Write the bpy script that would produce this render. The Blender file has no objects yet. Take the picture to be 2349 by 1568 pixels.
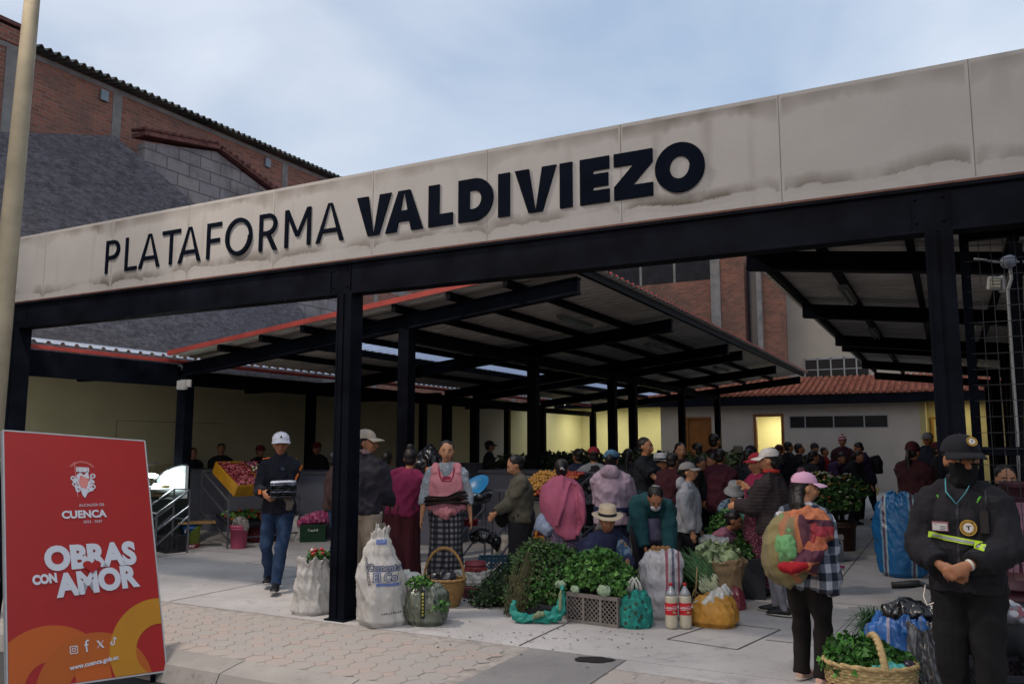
import bpy, bmesh, math, random
from mathutils import Vector, Matrix, noise
from mathutils.bvhtree import BVHTree
random.seed(11)
SC = bpy.context.scene
COL = SC.collection
# ------------------------------------------------------------------ camera
FZ = 1901.0; TH = math.radians(7.0); A = math.radians(27.7); EYE = 1.65
CU, CV = 5.19, -6.448
cA, sA = math.cos(A), math.sin(A)
cam = bpy.data.cameras.new('camera'); camo = bpy.data.objects.new('camera', cam); COL.objects.link(camo)
camo.location = (CU, CV, EYE); camo.rotation_euler = (math.radians(97.0), 0, A)
cam.sensor_width = 36; cam.lens = 36 * FZ / 2349; cam.clip_end = 2000; cam.clip_start = .05
SC.camera = camo
# ------------------------------------------------------------------ world: dusk sky behind thin cloud
w = bpy.data.worlds.new('World'); SC.world = w; w.use_nodes = True
nt = w.node_tree; N = nt.nodes; L = nt.links; N.clear()
out = N.new('ShaderNodeOutputWorld'); bg = N.new('ShaderNodeBackground'); bg2 = N.new('ShaderNodeBackground')
sky = N.new('ShaderNodeTexSky'); sky.sky_type = 'NISHITA'; sky.sun_disc = False
sky.sun_elevation = math.radians(5); sky.sun_rotation = math.radians(200)
L.new(sky.outputs[0], bg.inputs[0]); bg.inputs[1].default_value = .05
tc = N.new('ShaderNodeTexCoord'); mp = N.new('ShaderNodeMapping'); mp.inputs['Scale'].default_value = (1, 1, 2.0)
mp.inputs['Location'].default_value = (.35, .2, .1)
n1 = N.new('ShaderNodeTexNoise'); n1.inputs['Scale'].default_value = 2.6; n1.inputs['Detail'].default_value = 6; n1.inputs['Roughness'].default_value = .48
n1.inputs['Distortion'].default_value = .35
L.new(tc.outputs['Generated'], mp.inputs[0]); L.new(mp.outputs[0], n1.inputs['Vector'])
rp = N.new('ShaderNodeValToRGB'); e = rp.color_ramp.elements
e[0].position = .30; e[0].color = (.31, .395, .545, 1); e[1].position = .72; e[1].color = (.64, .68, .765, 1)
m_ = e.new(.5); m_.color = (.46, .52, .635, 1)
L.new(n1.outputs[0], rp.inputs[0]); L.new(rp.outputs[0], bg2.inputs[0]); bg2.inputs[1].default_value = 1.16
ad = N.new('ShaderNodeAddShader'); L.new(bg.outputs[0], ad.inputs[0]); L.new(bg2.outputs[0], ad.inputs[1]); L.new(ad.outputs[0], out.inputs[0])
# weak overcast sun
sl = bpy.data.lights.new('sun', 'SUN'); sl.energy = .12; sl.angle = math.radians(20); sl.color = (1, .93, .85)
so = bpy.data.objects.new('sun', sl); COL.objects.link(so); so.rotation_euler = (math.radians(60), 0, math.radians(-20))
SC.view_settings.view_transform = 'Standard'; SC.view_settings.look = 'None'; SC.view_settings.exposure = 0; SC.view_settings.gamma = 1
SC.render.engine = 'CYCLES'; SC.cycles.max_bounces = 6; SC.cycles.use_denoising = True

# ------------------------------------------------------------------ helpers
def V(*a): return Vector(a)
def ray(px, py):
    dx = px - 1174.5; dy = py - 784.5
    x = dx; y = FZ * math.cos(TH) + dy * math.sin(TH); z = FZ * math.sin(TH) - dy * math.cos(TH)
    return Vector((x * cA - y * sA, x * sA + y * cA, z)), y
def gp(px, py, z=0.0):            # ground point seen at a pixel
    r, y = ray(px, py); t = (z - EYE) / r.z
    return Vector((CU + r.x * t, CV + r.y * t, z))
def at(px, d, py=1150):           # point on a pixel ray at forward distance d
    r, y = ray(px, py); t = d / y
    return Vector((CU + r.x * t, CV + r.y * t, EYE + r.z * t))
def onv(px, py, v):
    r, y = ray(px, py); t = (v - CV) / r.y
    return Vector((CU + r.x * t, v, EYE + r.z * t))
def onu(px, py, u):
    r, y = ray(px, py); t = (u - CU) / r.x
    return Vector((u, CV + r.y * t, EYE + r.z * t))
FWD = Vector((-sA, cA, 0)); RGT = Vector((cA, sA, 0))
def c(h, k=1.0):
    h = h.lstrip('#'); r = []
    if len(h) == 3: h = h[0] * 2 + h[1] * 2 + h[2] * 2
    for i in (0, 2, 4):
        x = int(h[i:i + 2], 16) / 255
        r.append(min(1, k * (x / 12.92 if x <= .04045 else ((x + .055) / 1.055) ** 2.4)))
    return tuple(r)
MATS = {}
def newmat(name):
    m = bpy.data.materials.new(name); m.use_nodes = True; MATS[name] = m
    return m, m.node_tree.nodes, m.node_tree.links, m.node_tree.nodes['Principled BSDF']
def cmix(N, L, fac, a, b):
    x = N.new('ShaderNodeMix'); x.data_type = 'RGBA'
    if fac is not None: L.new(fac, x.inputs[0])
    for i, q in ((6, a), (7, b)):
        if isinstance(q, tuple): x.inputs[i].default_value = (*q[:3], 1)
        else: L.new(q, x.inputs[i])
    return x
def nz(N, L, scale, detail=4, vec=None, rough=.55, dist=0):
    n = N.new('ShaderNodeTexNoise'); n.inputs['Scale'].default_value = scale; n.inputs['Detail'].default_value = detail
    n.inputs['Roughness'].default_value = rough; n.inputs['Distortion'].default_value = dist
    if vec is not None: L.new(vec, n.inputs['Vector'])
    return n
def mathn(N, L, op, a, b=None, c_=None):
    x = N.new('ShaderNodeMath'); x.operation = op
    for i, q in enumerate((a, b, c_)):
        if q is None: continue
        if isinstance(q, (int, float)): x.inputs[i].default_value = q
        else: L.new(q, x.inputs[i])
    return x.outputs[0]
def bumpn(N, L, bs, h, strength, dist=.01):
    b = N.new('ShaderNodeBump'); b.inputs['Strength'].default_value = strength; b.inputs['Distance'].default_value = dist
    L.new(h, b.inputs['Height']); L.new(b.outputs[0], bs.inputs['Normal']); return b
def M(name, col, rough=.8, var=.25, scale=6, bump=.25, bscale=40, metal=0.0, bdist=.004, spec=.3, sheen=0, col2=None, wave=0, trans=0):
    if name in MATS: return MATS[name]
    m, N, L, bs = newmat(name)
    t = N.new('ShaderNodeTexCoord').outputs['Object']
    n = nz(N, L, scale, 5, t)
    rr = N.new('ShaderNodeMapRange'); rr.inputs[1].default_value = .3; rr.inputs[2].default_value = .7; L.new(n.outputs[0], rr.inputs[0])
    lo = tuple(x * (1 - var) for x in col); hi = col2 if col2 else tuple(min(1, x * (1 + var)) for x in col)
    x = cmix(N, L, rr.outputs[0], lo, hi); L.new(x.outputs[2], bs.inputs['Base Color'])
    bs.inputs['Roughness'].default_value = rough; bs.inputs['Metallic'].default_value = metal
    bs.inputs['Specular IOR Level'].default_value = spec
    if sheen: bs.inputs['Sheen Weight'].default_value = sheen
    if trans:
        bs.inputs['Transmission Weight'].default_value = trans
    h = None
    if bump: h = nz(N, L, bscale, 3, t).outputs[0]
    if wave:
        wv = N.new('ShaderNodeTexWave'); wv.bands_direction = 'Z'; wv.inputs['Scale'].default_value = wave; wv.inputs['Distortion'].default_value = 1.2
        wv.inputs['Detail'].default_value = 2; L.new(t, wv.inputs[0])
        h2 = mathn(N, L, 'MULTIPLY', wv.outputs['Fac'], 3.0); h = mathn(N, L, 'ADD', h, h2) if h is not None else h2
    if h is not None: bumpn(N, L, bs, h, bump, bdist)
    return m
def emis(name, col, s):
    if name in MATS: return MATS[name]
    m, N, L, bs = newmat(name); bs.inputs['Base Color'].default_value = (*col, 1)
    bs.inputs['Emission Color'].default_value = (*col, 1); bs.inputs['Emission Strength'].default_value = s
    return m
def plaid(name, a, b, c3, scale=14):
    m, N, L, bs = newmat(name); t = N.new('ShaderNodeTexCoord').outputs['Object']
    s = N.new('ShaderNodeSeparateXYZ'); L.new(t, s.inputs[0])
    xx = mathn(N, L, 'ADD', s.outputs[0], mathn(N, L, 'MULTIPLY', s.outputs[1], .8))
    f1 = mathn(N, L, 'GREATER_THAN', mathn(N, L, 'SINE', mathn(N, L, 'MULTIPLY', xx, scale * 6.28)), 0)
    f2 = mathn(N, L, 'GREATER_THAN', mathn(N, L, 'SINE', mathn(N, L, 'MULTIPLY', s.outputs[2], scale * 6.28)), 0)
    x1 = cmix(N, L, f1, a, b); x2 = cmix(N, L, f1, b, c3); x3 = cmix(N, L, f2, x1.outputs[2], x2.outputs[2])
    L.new(x3.outputs[2], bs.inputs['Base Color']); bs.inputs['Roughness'].default_value = .9
    bumpn(N, L, bs, nz(N, L, 30, 3, t).outputs[0], .3, .004); return m
def floral(name, a, b, c3, scale=30):
    m, N, L, bs = newmat(name); t = N.new('ShaderNodeTexCoord').outputs['Object']
    n = nz(N, L, scale, 2, t); v = N.new('ShaderNodeTexVoronoi'); v.inputs['Scale'].default_value = scale * .8; L.new(t, v.inputs['Vector'])
    f = mathn(N, L, 'GREATER_THAN', n.outputs[0], .53); g = mathn(N, L, 'LESS_THAN', v.outputs['Distance'], .33)
    x1 = cmix(N, L, f, a, b); x2 = cmix(N, L, g, x1.outputs[2], c3); L.new(x2.outputs[2], bs.inputs['Base Color'])
    bs.inputs['Roughness'].default_value = .9; return m
def stripes(name, cols, scale, axis=0, rough=.8):
    m, N, L, bs = newmat(name); t = N.new('ShaderNodeTexCoord').outputs['Object']
    s = N.new('ShaderNodeSeparateXYZ'); L.new(t, s.inputs[0])
    wob = mathn(N, L, 'MULTIPLY', nz(N, L, 5, 2, t).outputs[0], .03)
    f = mathn(N, L, 'FRACT', mathn(N, L, 'MULTIPLY', mathn(N, L, 'ADD', s.outputs[axis], wob), scale))
    r = N.new('ShaderNodeValToRGB'); r.color_ramp.interpolation = 'CONSTANT'
    e = r.color_ramp.elements
    while len(e) > 1: e.remove(e[-1])
    p0, cc = cols[0]; e[0].position = p0; e[0].color = (*cc, 1)
    for p, cc in cols[1:]:
        q = e.new(p); q.color = (*cc, 1)
    L.new(f, r.inputs[0]); L.new(r.outputs[0], bs.inputs['Base Color']); bs.inputs['Roughness'].default_value = rough
    bumpn(N, L, bs, nz(N, L, 40, 3, t).outputs[0], .3, .004); return m

class MB:
    def __init__(s): s.v = []; s.f = []; s.m = []; s.sm = []
    def add(s, vs, fs, mi=0, smooth=False):
        b = len(s.v); s.v += [tuple(x) for x in vs]
        for f in fs: s.f.append(tuple(i + b for i in f)); s.m.append(mi); s.sm.append(smooth)
    def box(s, x0, y0, z0, x1, y1, z1, mi=0, mat=None):
        vs = [Vector(p) for p in ((x0, y0, z0), (x1, y0, z0), (x1, y1, z0), (x0, y1, z0), (x0, y0, z1), (x1, y0, z1), (x1, y1, z1), (x0, y1, z1))]
        if mat is not None: vs = [mat @ p for p in vs]
        s.add(vs, [(0, 3, 2, 1), (4, 5, 6, 7), (0, 1, 5, 4), (1, 2, 6, 5), (2, 3, 7, 6), (3, 0, 4, 7)], mi)
    def bar(s, a, b, w, h=None, mi=0, up=(0, 0, 1)):      # box bar from a to b
        a = Vector(a); b = Vector(b); h = h or w; d = (b - a).normalized(); u = Vector(up)
        if abs(d.dot(u)) > .98: u = Vector((0, 1, 0))
        x = d.cross(u).normalized() * (w / 2); y = x.cross(d).normalized() * (h / 2)
        vs = [a - x - y, a + x - y, a + x + y, a - x + y, b - x - y, b + x - y, b + x + y, b - x + y]
        s.add(vs, [(0, 3, 2, 1), (4, 5, 6, 7), (0, 1, 5, 4), (1, 2, 6, 5), (2, 3, 7, 6), (3, 0, 4, 7)], mi)
    def tube(s, pts, rad, seg=10, mi=0, ref=None, cap=True, smooth=True):
        pts = [Vector(p) for p in pts]; n = len(pts)
        if not isinstance(rad, (list, tuple)): rad = [rad] * n
        if seg >= 12 and n > 3:          # round the path and its radii
            R2_ = [r if isinstance(r, tuple) else (r, r) for r in rad]; np_, nr_ = [], []
            def cr(a, b, c_, d, t): return .5 * ((2 * b) + (c_ - a) * t + (2 * a - 5 * b + 4 * c_ - d) * t * t + (3 * b - a - 3 * c_ + d) * t ** 3)
            for i in range(n - 1):
                i0, i3 = max(0, i - 1), min(n - 1, i + 2)
                for k_ in range(3):
                    t = k_ / 3; np_.append(cr(pts[i0], pts[i], pts[i + 1], pts[i3], t)); nr_.append(tuple(max(.002, cr(R2_[i0][j], R2_[i][j], R2_[i + 1][j], R2_[i3][j], t)) for j in (0, 1)))
            pts = np_ + [pts[-1]]; rad = nr_ + [R2_[-1]]; n = len(pts)
        rings = []; pr = None
        for i, p in enumerate(pts):
            d = (pts[min(i + 1, n - 1)] - pts[max(i - 1, 0)])
            d = d.normalized() if d.length > 1e-9 else Vector((0, 0, 1))
            if ref is not None: x = Vector(ref)
            elif pr is None: x = Vector((1, 0, 0)) if abs(d.x) < .8 else Vector((0, 1, 0))
            else: x = pr
            x = (x - d * x.dot(d)).normalized(); pr = x; y = d.cross(x)
            r = rad[i]; ra, rb = (r if isinstance(r, tuple) else (r, r))
            rings.append([p + x * (math.cos(2 * math.pi * k / seg) * ra) + y * (math.sin(2 * math.pi * k / seg) * rb) for k in range(seg)])
        vs = [q for r in rings for q in r]; fs = []
        for i in range(n - 1):
            for k in range(seg):
                k2 = (k + 1) % seg; fs.append((i * seg + k, i * seg + k2, (i + 1) * seg + k2, (i + 1) * seg + k))
        if cap:
            fs.append(tuple(range(seg))[::-1]); fs.append(tuple((n - 1) * seg + k for k in range(seg)))
        s.add(vs, fs, mi, smooth)
    def ball(s, p, r, mat=None, seg=12, rings=8, mi=0):
        if not isinstance(r, (tuple, list)): r = (r, r, r)
        p = Vector(p); vs = []; fs = []
        def T(x, y, z):
            q = Vector((x * r[0], y * r[1], z * r[2]))
            if mat is not None: q = mat @ q
            return p + q
        vs.append(T(0, 0, 1))
        for i in range(1, rings):
            t = math.pi * i / rings
            for k in range(seg):
                a = 2 * math.pi * k / seg; vs.append(T(math.sin(t) * math.cos(a), math.sin(t) * math.sin(a), math.cos(t)))
        vs.append(T(0, 0, -1))
        for k in range(seg): fs.append((0, 1 + k, 1 + (k + 1) % seg))
        for i in range(rings - 2):
            for k in range(seg):
                a = 1 + i * seg + k; b = 1 + i * seg + (k + 1) % seg; fs.append((a, a + seg, b + seg, b))
        e = len(vs) - 1; o = 1 + (rings - 2) * seg
        for k in range(seg): fs.append((o + k, e, o + (k + 1) % seg))
        s.add(vs, fs, mi, True)
    def lathe(s, prof, seg=24, org=(0, 0, 0), mi=0, cap=False, sy=1.0, mod=None):
        vs = []; n = len(prof)
        for i, (r, z) in enumerate(prof):
            for k in range(seg):
                a = 2 * math.pi * k / seg; rr = r
                if mod: rr = mod(r, z, a, i)
                vs.append((org[0] + rr * math.cos(a), org[1] + rr * math.sin(a) * sy, org[2] + z))
        fs = []
        for i in range(n - 1):
            for k in range(seg):
                k2 = (k + 1) % seg; fs.append((i * seg + k, i * seg + k2, (i + 1) * seg + k2, (i + 1) * seg + k))
        if cap: fs.append(tuple(range(seg))[::-1]); fs.append(tuple((n - 1) * seg + k for k in range(seg)))
        s.add(vs, fs, mi, True)
    def poly(s, pts, y0, y1, frame=None, mi=0):       # prism: outline pts (x,z) extruded from y0 to y1 ; frame maps (x,y,z)
        n = len(pts); fr = frame or (lambda x, y, z: (x, y, z))
        vs = [fr(x, y0, z) for x, z in pts] + [fr(x, y1, z) for x, z in pts]
        fs = [tuple(range(n)), tuple(range(2 * n - 1, n - 1, -1))] + [(i, i + n, (i + 1) % n + n, (i + 1) % n) for i in range(n)]
        s.add(vs, fs, mi)
    def mesh(s, name, mats):
        me = bpy.data.meshes.new(name); me.from_pydata(s.v, [], s.f)
        if not isinstance(mats, (list, tuple)): mats = [mats]
        for m in mats: me.materials.append(m)
        me.polygons.foreach_set('material_index', s.m); me.polygons.foreach_set('use_smooth', s.sm)
        me.update(); return me
    def build(s, name, mats, parent=None, bevel=0):
        me = s.mesh(name, mats)
        if bevel:
            b = bmesh.new(); b.from_mesh(me); bmesh.ops.bevel(b, geom=b.edges[:], offset=bevel, segments=2, affect='EDGES', clamp_overlap=True)
            b.to_mesh(me); b.free()
        return link(name, me, parent)
def link(name, me, parent=None):
    o = bpy.data.objects.new(name, me); COL.objects.link(o)
    if parent is not None: o.parent = parent
    return o
def tag(o, label, cat, group=None):
    o['label'] = label; o['category'] = cat
    if group: o['group'] = group
    return o
def struct(o): o['kind'] = 'structure'; return o
def stuff(o): o['kind'] = 'stuff'; return o
def empty(name, loc, rz=0, label=None, cat=None, group=None):
    o = bpy.data.objects.new(name, None); COL.objects.link(o); o.location = loc; o.rotation_euler = (0, 0, rz); o.empty_display_size = .1
    if label: tag(o, label, cat, group)
    return o
def dup(root, loc, rz=None, label=None):
    def cp(o, par):
        q = o.copy(); COL.objects.link(q); q.parent = par
        for ch in list(o.children): cp(ch, q)
        return q
    r = cp(root, None); r.location = loc
    if rz is not None: r.rotation_euler = (0, 0, rz)
    if label: r['label'] = label
    return r
def fuse(mb, name, mats, parent, voxel=.014, smooth=4, wr=0.0, ws=7.0, aniso=(1, 1, .6), seed=0.0, flat=None):
    me = mb.mesh('tmp', mats); o = bpy.data.objects.new('tmp', me); COL.objects.link(o)
    r = o.modifiers.new('r', 'REMESH'); r.mode = 'VOXEL'; r.voxel_size = voxel; r.use_smooth_shade = True
    if smooth:
        s = o.modifiers.new('s', 'SMOOTH'); s.factor = .5; s.iterations = smooth
    dg = bpy.context.evaluated_depsgraph_get(); dg.update()
    ev = o.evaluated_get(dg); m2 = bpy.data.meshes.new_from_object(ev)
    bpy.data.objects.remove(o); bpy.data.meshes.remove(me)
    m2.name = name; m2.materials.clear()
    for mm in (mats if isinstance(mats, (list, tuple)) else [mats]): m2.materials.append(mm)
    if wr:
        nn = [v.normal.copy() for v in m2.vertices]
        for v, n in zip(m2.vertices, nn):
            p = v.co; q = Vector((p.x * ws * aniso[0] + seed, p.y * ws * aniso[1] + seed, p.z * ws * aniso[2]))
            f = 1 - abs(noise.noise(q)) * 2.2
            g = noise.noise(q * 2.7 + Vector((9, 3, 1)))
            v.co = p + n * (wr * (f - .5) + wr * .5 * g)
    for p in m2.polygons: p.use_smooth = True
    return link(name, m2, parent)
def textmesh(s, size, bold=0.0, shear=0.0, ext=.001, space=1.0, align='CENTER'):
    cu = bpy.data.curves.new('t', 'FONT'); cu.body = s; cu.size = size; cu.offset = bold; cu.shear = shear; cu.extrude = ext
    cu.align_x = align; cu.space_character = space; cu.resolution_u = 4
    o = bpy.data.objects.new('t', cu); COL.objects.link(o)
    dg = bpy.context.evaluated_depsgraph_get(); dg.update()
    me = bpy.data.meshes.new_from_object(o.evaluated_get(dg)); bpy.data.objects.remove(o); return me
def put_text(name, s, size, mat, parent, origin, xd, zd, **k):
    me = textmesh(s, size, **k); xd = Vector(xd).normalized(); zd = Vector(zd).normalized(); nd = xd.cross(zd)
    origin = Vector(origin)
    for v in me.vertices: v.co = origin + xd * v.co.x + zd * v.co.y + nd * v.co.z
    me.materials.clear(); me.materials.append(mat); me.name = name
    return link(name, me, parent)
def decal(me, origin, xd, zd, target, mat, name, parent, off=.002, sub=3):   # wrap a flat mesh onto a surface
    xd = Vector(xd).normalized(); zd = Vector(zd).normalized(); nd = xd.cross(zd); origin = Vector(origin)
    b = bmesh.new(); b.from_mesh(me)
    bmesh.ops.triangulate(b, faces=b.faces[:])
    for i in range(sub):
        es = [e for e in b.edges if e.calc_length() > .02]
        if not es: break
        bmesh.ops.subdivide_edges(b, edges=es, cuts=1); bmesh.ops.triangulate(b, faces=b.faces[:])
    tb = bmesh.new(); tb.from_mesh(target.data); bv = BVHTree.FromBMesh(tb)
    for v in b.verts:
        p = origin + xd * v.co.x + zd * v.co.y + nd * .6
        h = bv.ray_cast(p, -nd)
        if h[0] is not None: v.co = h[0] + nd * off
        else: v.co = p - nd * .6
    b.to_mesh(me); b.free(); tb.free(); me.materials.clear(); me.materials.append(mat); me.name = name
    return link(name, me, parent)
# ------------------------------------------------------------------ materials
steel = M('black_steel', (.0042, .0052, .0088), .55, .5, 3, .12, 60, spec=.03)
steel2 = M('black_steel_inner', c('#0e0f14'), .6, .3, 3, .1, 60, spec=.05)
concrete = None
def concrete_mat(name, a, b, joints=None):
    m, N, L, bs = newmat(name); t = N.new('ShaderNodeTexCoord').outputs['Object']
    n = nz(N, L, .8, 6, t, .6); n2 = nz(N, L, 14, 5, t, .7)
    r = N.new('ShaderNodeMapRange'); r.inputs[1].default_value = .35; r.inputs[2].default_value = .68; L.new(n.outputs[0], r.inputs[0])
    x = cmix(N, L, r.outputs[0], a, b)
    r2 = N.new('ShaderNodeMapRange'); r2.inputs[1].default_value = .56; r2.inputs[2].default_value = .72; r2.inputs[3].default_value = 0; r2.inputs[4].default_value = .6; L.new(n2.outputs[0], r2.inputs[0])
    x2 = cmix(N, L, r2.outputs[0], x.outputs[2], tuple(q * .62 for q in a)); 
    n3 = nz(N, L, 1.7, 8, t, .75, 1.0); r3 = N.new('ShaderNodeMapRange'); r3.inputs[1].default_value = .57; r3.inputs[2].default_value = .66; r3.inputs[4].default_value = .5; L.new(n3.outputs[0], r3.inputs[0])
    x2 = cmix(N, L, r3.outputs[0], x2.outputs[2], tuple(q * .6 for q in a))
    # sparse dark gum spots and damp stains
    v = N.new('ShaderNodeTexVoronoi'); v.inputs['Scale'].default_value = 2.1; L.new(t, v.inputs['Vector'])
    sp = mathn(N, L, 'LESS_THAN', mathn(N, L, 'ADD', v.outputs['Distance'], mathn(N, L, 'MULTIPLY', n2.outputs[0], .06)), .062)
    x3 = cmix(N, L, mathn(N, L, 'MULTIPLY', sp, .75), x2.outputs[2], (.05, .045, .04))
    L.new(x3.outputs[2], bs.inputs['Base Color']); bs.inputs['Roughness'].default_value = .85
    bumpn(N, L, bs, nz(N, L, 60, 4, t).outputs[0], .35, .004); return m
plaza_m = concrete_mat('plaza_concrete', c('#989493'), c('#b4b0ae'))
asphalt_m = concrete_mat('asphalt', (.035, .035, .038), (.06, .058, .058))
kerb_m = concrete_mat('kerb_stone', c('#827d79'), c('#a09b95'))
slab_m = concrete_mat('slab_concrete', c('#6c6a6c'), c('#85827f'))
joint_m = M('joint_dark', (.04, .038, .036), .9, .4, 9, 0)
# ------------------------------------------------------------------ ground
b = MB(); b.add([(-400, -400, -.16), (400, -400, -.16), (400, 400, -.16), (-400, 400, -.16)], [(0, 1, 2, 3)]); struct(b.build('ground', asphalt_m))
b = MB(); b.box(-14, -.16, -.15, 24, 60, 0); struct(b.build('plaza_floor', plaza_m))
b = MB(); b.box(-14, -1.55, -.156, 24, -.162, -.0075); struct(b.build('pavement_bed', M('paver_mortar', c('#958e88'), .9, .3, 9, .3)))
# sloped kerb
b = MB()
x = -14.0
while x < 24:
    g = .012; x1 = x + 1.1
    b.add([(x + g, -1.552, .004), (x1, -1.552, .004), (x1, -1.80, -.035), (x + g, -1.80, -.035), (x + g, -1.86, -.155), (x1, -1.86, -.155), (x + g, -1.552, -.155), (x1, -1.552, -.155)],
          [(0, 3, 2, 1), (3, 4, 5, 2), (4, 6, 7, 5), (6, 0, 1, 7), (0, 6, 4, 3), (1, 2, 5, 7)])
    x = x1
struct(b.build('kerb', kerb_m))
# hexagonal pavers with chamfered edges
pav, N_, L_, bs_ = newmat('paver_pink')
at_ = N_.new('ShaderNodeAttribute'); at_.attribute_name = 'tint'
t_ = N_.new('ShaderNodeTexCoord').outputs['Object']
xa = cmix(N_, L_, mathn(N_, L_, 'MULTIPLY', at_.outputs['Fac'], .8), c('#9a948f'), c('#a99389'))
n_ = nz(N_, L_, 9, 6, t_, .7)
xb = cmix(N_, L_, mathn(N_, L_, 'MULTIPLY', n_.outputs[0], .5), xa.outputs[2], c('#8f8a84'))
L_.new(xb.outputs[2], bs_.inputs['Base Color']); bs_.inputs['Roughness'].default_value = .88
bumpn(N_, L_, bs_, nz(N_, L_, 70, 4, t_).outputs[0], .4, .004)
bm = bmesh.new(); tl = bm.faces.layers.float.new('tint')
R_ = .112; dxp = R_ * 2 * .98; dyp = R_ * 1.72
def paver(cx, cy, pts, tint):
    ch = .0045; vs0 = [bm.verts.new((cx + p[0] * (1 - ch / R_ * 1.2), cy + p[1] * (1 - ch / R_ * 1.2), .0)) for p in pts]
    h = random.uniform(-.003, .002)
    for v in vs0: v.co.z = h + .001
    vs1 = [bm.verts.new((cx + p[0], cy + p[1], h - .005)) for p in pts]; vs2 = [bm.verts.new((cx + p[0] * .7, cy + p[1] * .7, h + .001)) for p in pts]
    f = [bm.faces.new(vs2)]
    n = len(pts)
    for i in range(n):
        f.append(bm.faces.new((vs1[i], vs1[(i + 1) % n], vs0[(i + 1) % n], vs0[i]))); f.append(bm.faces.new((vs0[i], vs0[(i + 1) % n], vs2[(i + 1) % n], vs2[i])))
    for q in f: q[tl] = tint
oct_ = [(R_ * math.cos(math.pi / 8 + i * math.pi / 4) * 1.0, R_ * math.sin(math.pi / 8 + i * math.pi / 4)) for i in range(8)]
ap = R_ * math.cos(math.pi / 8) * 2 * 1.015; sq = (ap * 1.0 - R_ * math.sin(math.pi / 8) * 2) / 2 * .98
def pvfield(x0, x1, y0, y1):
    i = 0; y = y0 + ap / 2
    while y < y1 - ap / 2 + .02:
        x = x0 + ap / 2 + (0)
        while x < x1 - ap / 2:
            paver(x, y, oct_, random.random() ** 2 * .6)
            if y + ap < y1 and x + ap < x1: paver(x + ap / 2, y + ap / 2, [(sq, 0), (0, sq), (-sq, 0), (0, -sq)], random.choice((0, .3, 1, 1)))
            x += ap
        y += ap
pvfield(-9, 2.05, -1.55, -.2); pvfield(2.9, 8, -1.55, -.45)
me = bpy.data.meshes.new('sidewalk_pavers'); bm.to_mesh(me); bm.free(); me.materials.append(pav); struct(link('sidewalk_pavers', me))
b = MB(); b.box(2.07, -1.545, -.1, 2.88, -.6, .0005); b.box(2.07, -.595, -.1, 2.88, -.165, -.001); struct(b.build('pavement_slab', slab_m))
b = MB(); b.box(2.895, -.445, -.1, 8, -.165, -.002); struct(b.build('pavement_strip', plaza_m))
# joints and covers cut in the concrete
b = MB()
def joint(p, q, w=.012):
    p = Vector((*p, .0)); q = Vector((*q, .0)); d = (q - p).normalized(); n = Vector((-d.y, d.x, 0)) * w / 2
    b.add([(p - n) + V(0, 0, .004), (q - n) + V(0, 0, .004), (q + n) + V(0, 0, .004), (p + n) + V(0, 0, .004)], [(0, 1, 2, 3)])
for x in (1.95, 4.85, -2.2, 8.0, -5.2): joint((x, -.15), (x, 3.0))
for x in (3.9, 6.9): joint((x, 2.9), (x, 22), .01)
for y in (3.02, 6.1, 9.1, 12.2, 15.3): joint((-9, y), (10, y), .01)
joint((2.96, .64), (3.57, .55)); joint((3.57, .55), (3.75, 1.46)); joint((3.75, 1.46), (3.2, 1.5)); joint((3.2, 1.5), (2.96, .64)); joint((3.71, 1.0), (5.2, 1.0)); joint((4.1, 1.0), (4.1, 1.9))
joint((-3.6, 2.3), (-2.2, 2.3)); joint((-3.6, 3.4), (-2.2, 3.4)); joint((-3.6, 2.3), (-3.6, 3.4)); joint((-2.2, 2.3), (-2.2, 3.4))
struct(b.build('pavement_joint', joint_m))
b = MB()
pts = []
for k in range(22):
    a = k / 22 * 6.283; r = .13 * (1 + .35 * noise.noise(V(math.cos(a) * 2, math.sin(a) * 2, 3))); pts.append((math.cos(a) * r * 1.25, math.sin(a) * r * .7))
q = gp(1362, 1513)
b.add([(q.x + x * cA * 1.0 - y * 0, q.y + x * sA * .5 + y, .006) for x, y in pts], [tuple(range(22))]); struct(b.build('pothole', M('hole_dirt', (.012, .01, .009), .9, .5, 20, 0)))
# scattered leaf scraps
b = MB()
for k in range(120):
    q = gp(random.uniform(1000, 1500), random.gauss(1455, 14) + random.random() ** 3 * 60); a = random.random() * 6.28; s = random.uniform(.006, .022)
    b.add([q + V(math.cos(a) * s, math.sin(a) * s, .006), q + V(-math.sin(a) * s * .4, math.cos(a) * s * .4, .008), q + V(-math.cos(a) * s, -math.sin(a) * s, .006), q + V(math.sin(a) * s * .4, -math.cos(a) * s * .4, .007)], [(0, 1, 2, 3)])
stuff(tag(b.build('leaf_scraps', M('scrap', c('#2c3a22'), .8, .5, 30, 0)), 'scattered green leaf scraps on the pavement in front of the herbs', 'litter'))

# ------------------------------------------------------------------ entrance frame
gr = empty('entrance_gateway', (0, 0, 0), 0, 'long concrete sign fascia on black steel portal columns over the market entrance', 'gateway')
UL, UR = -5.62, 9.5
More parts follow.
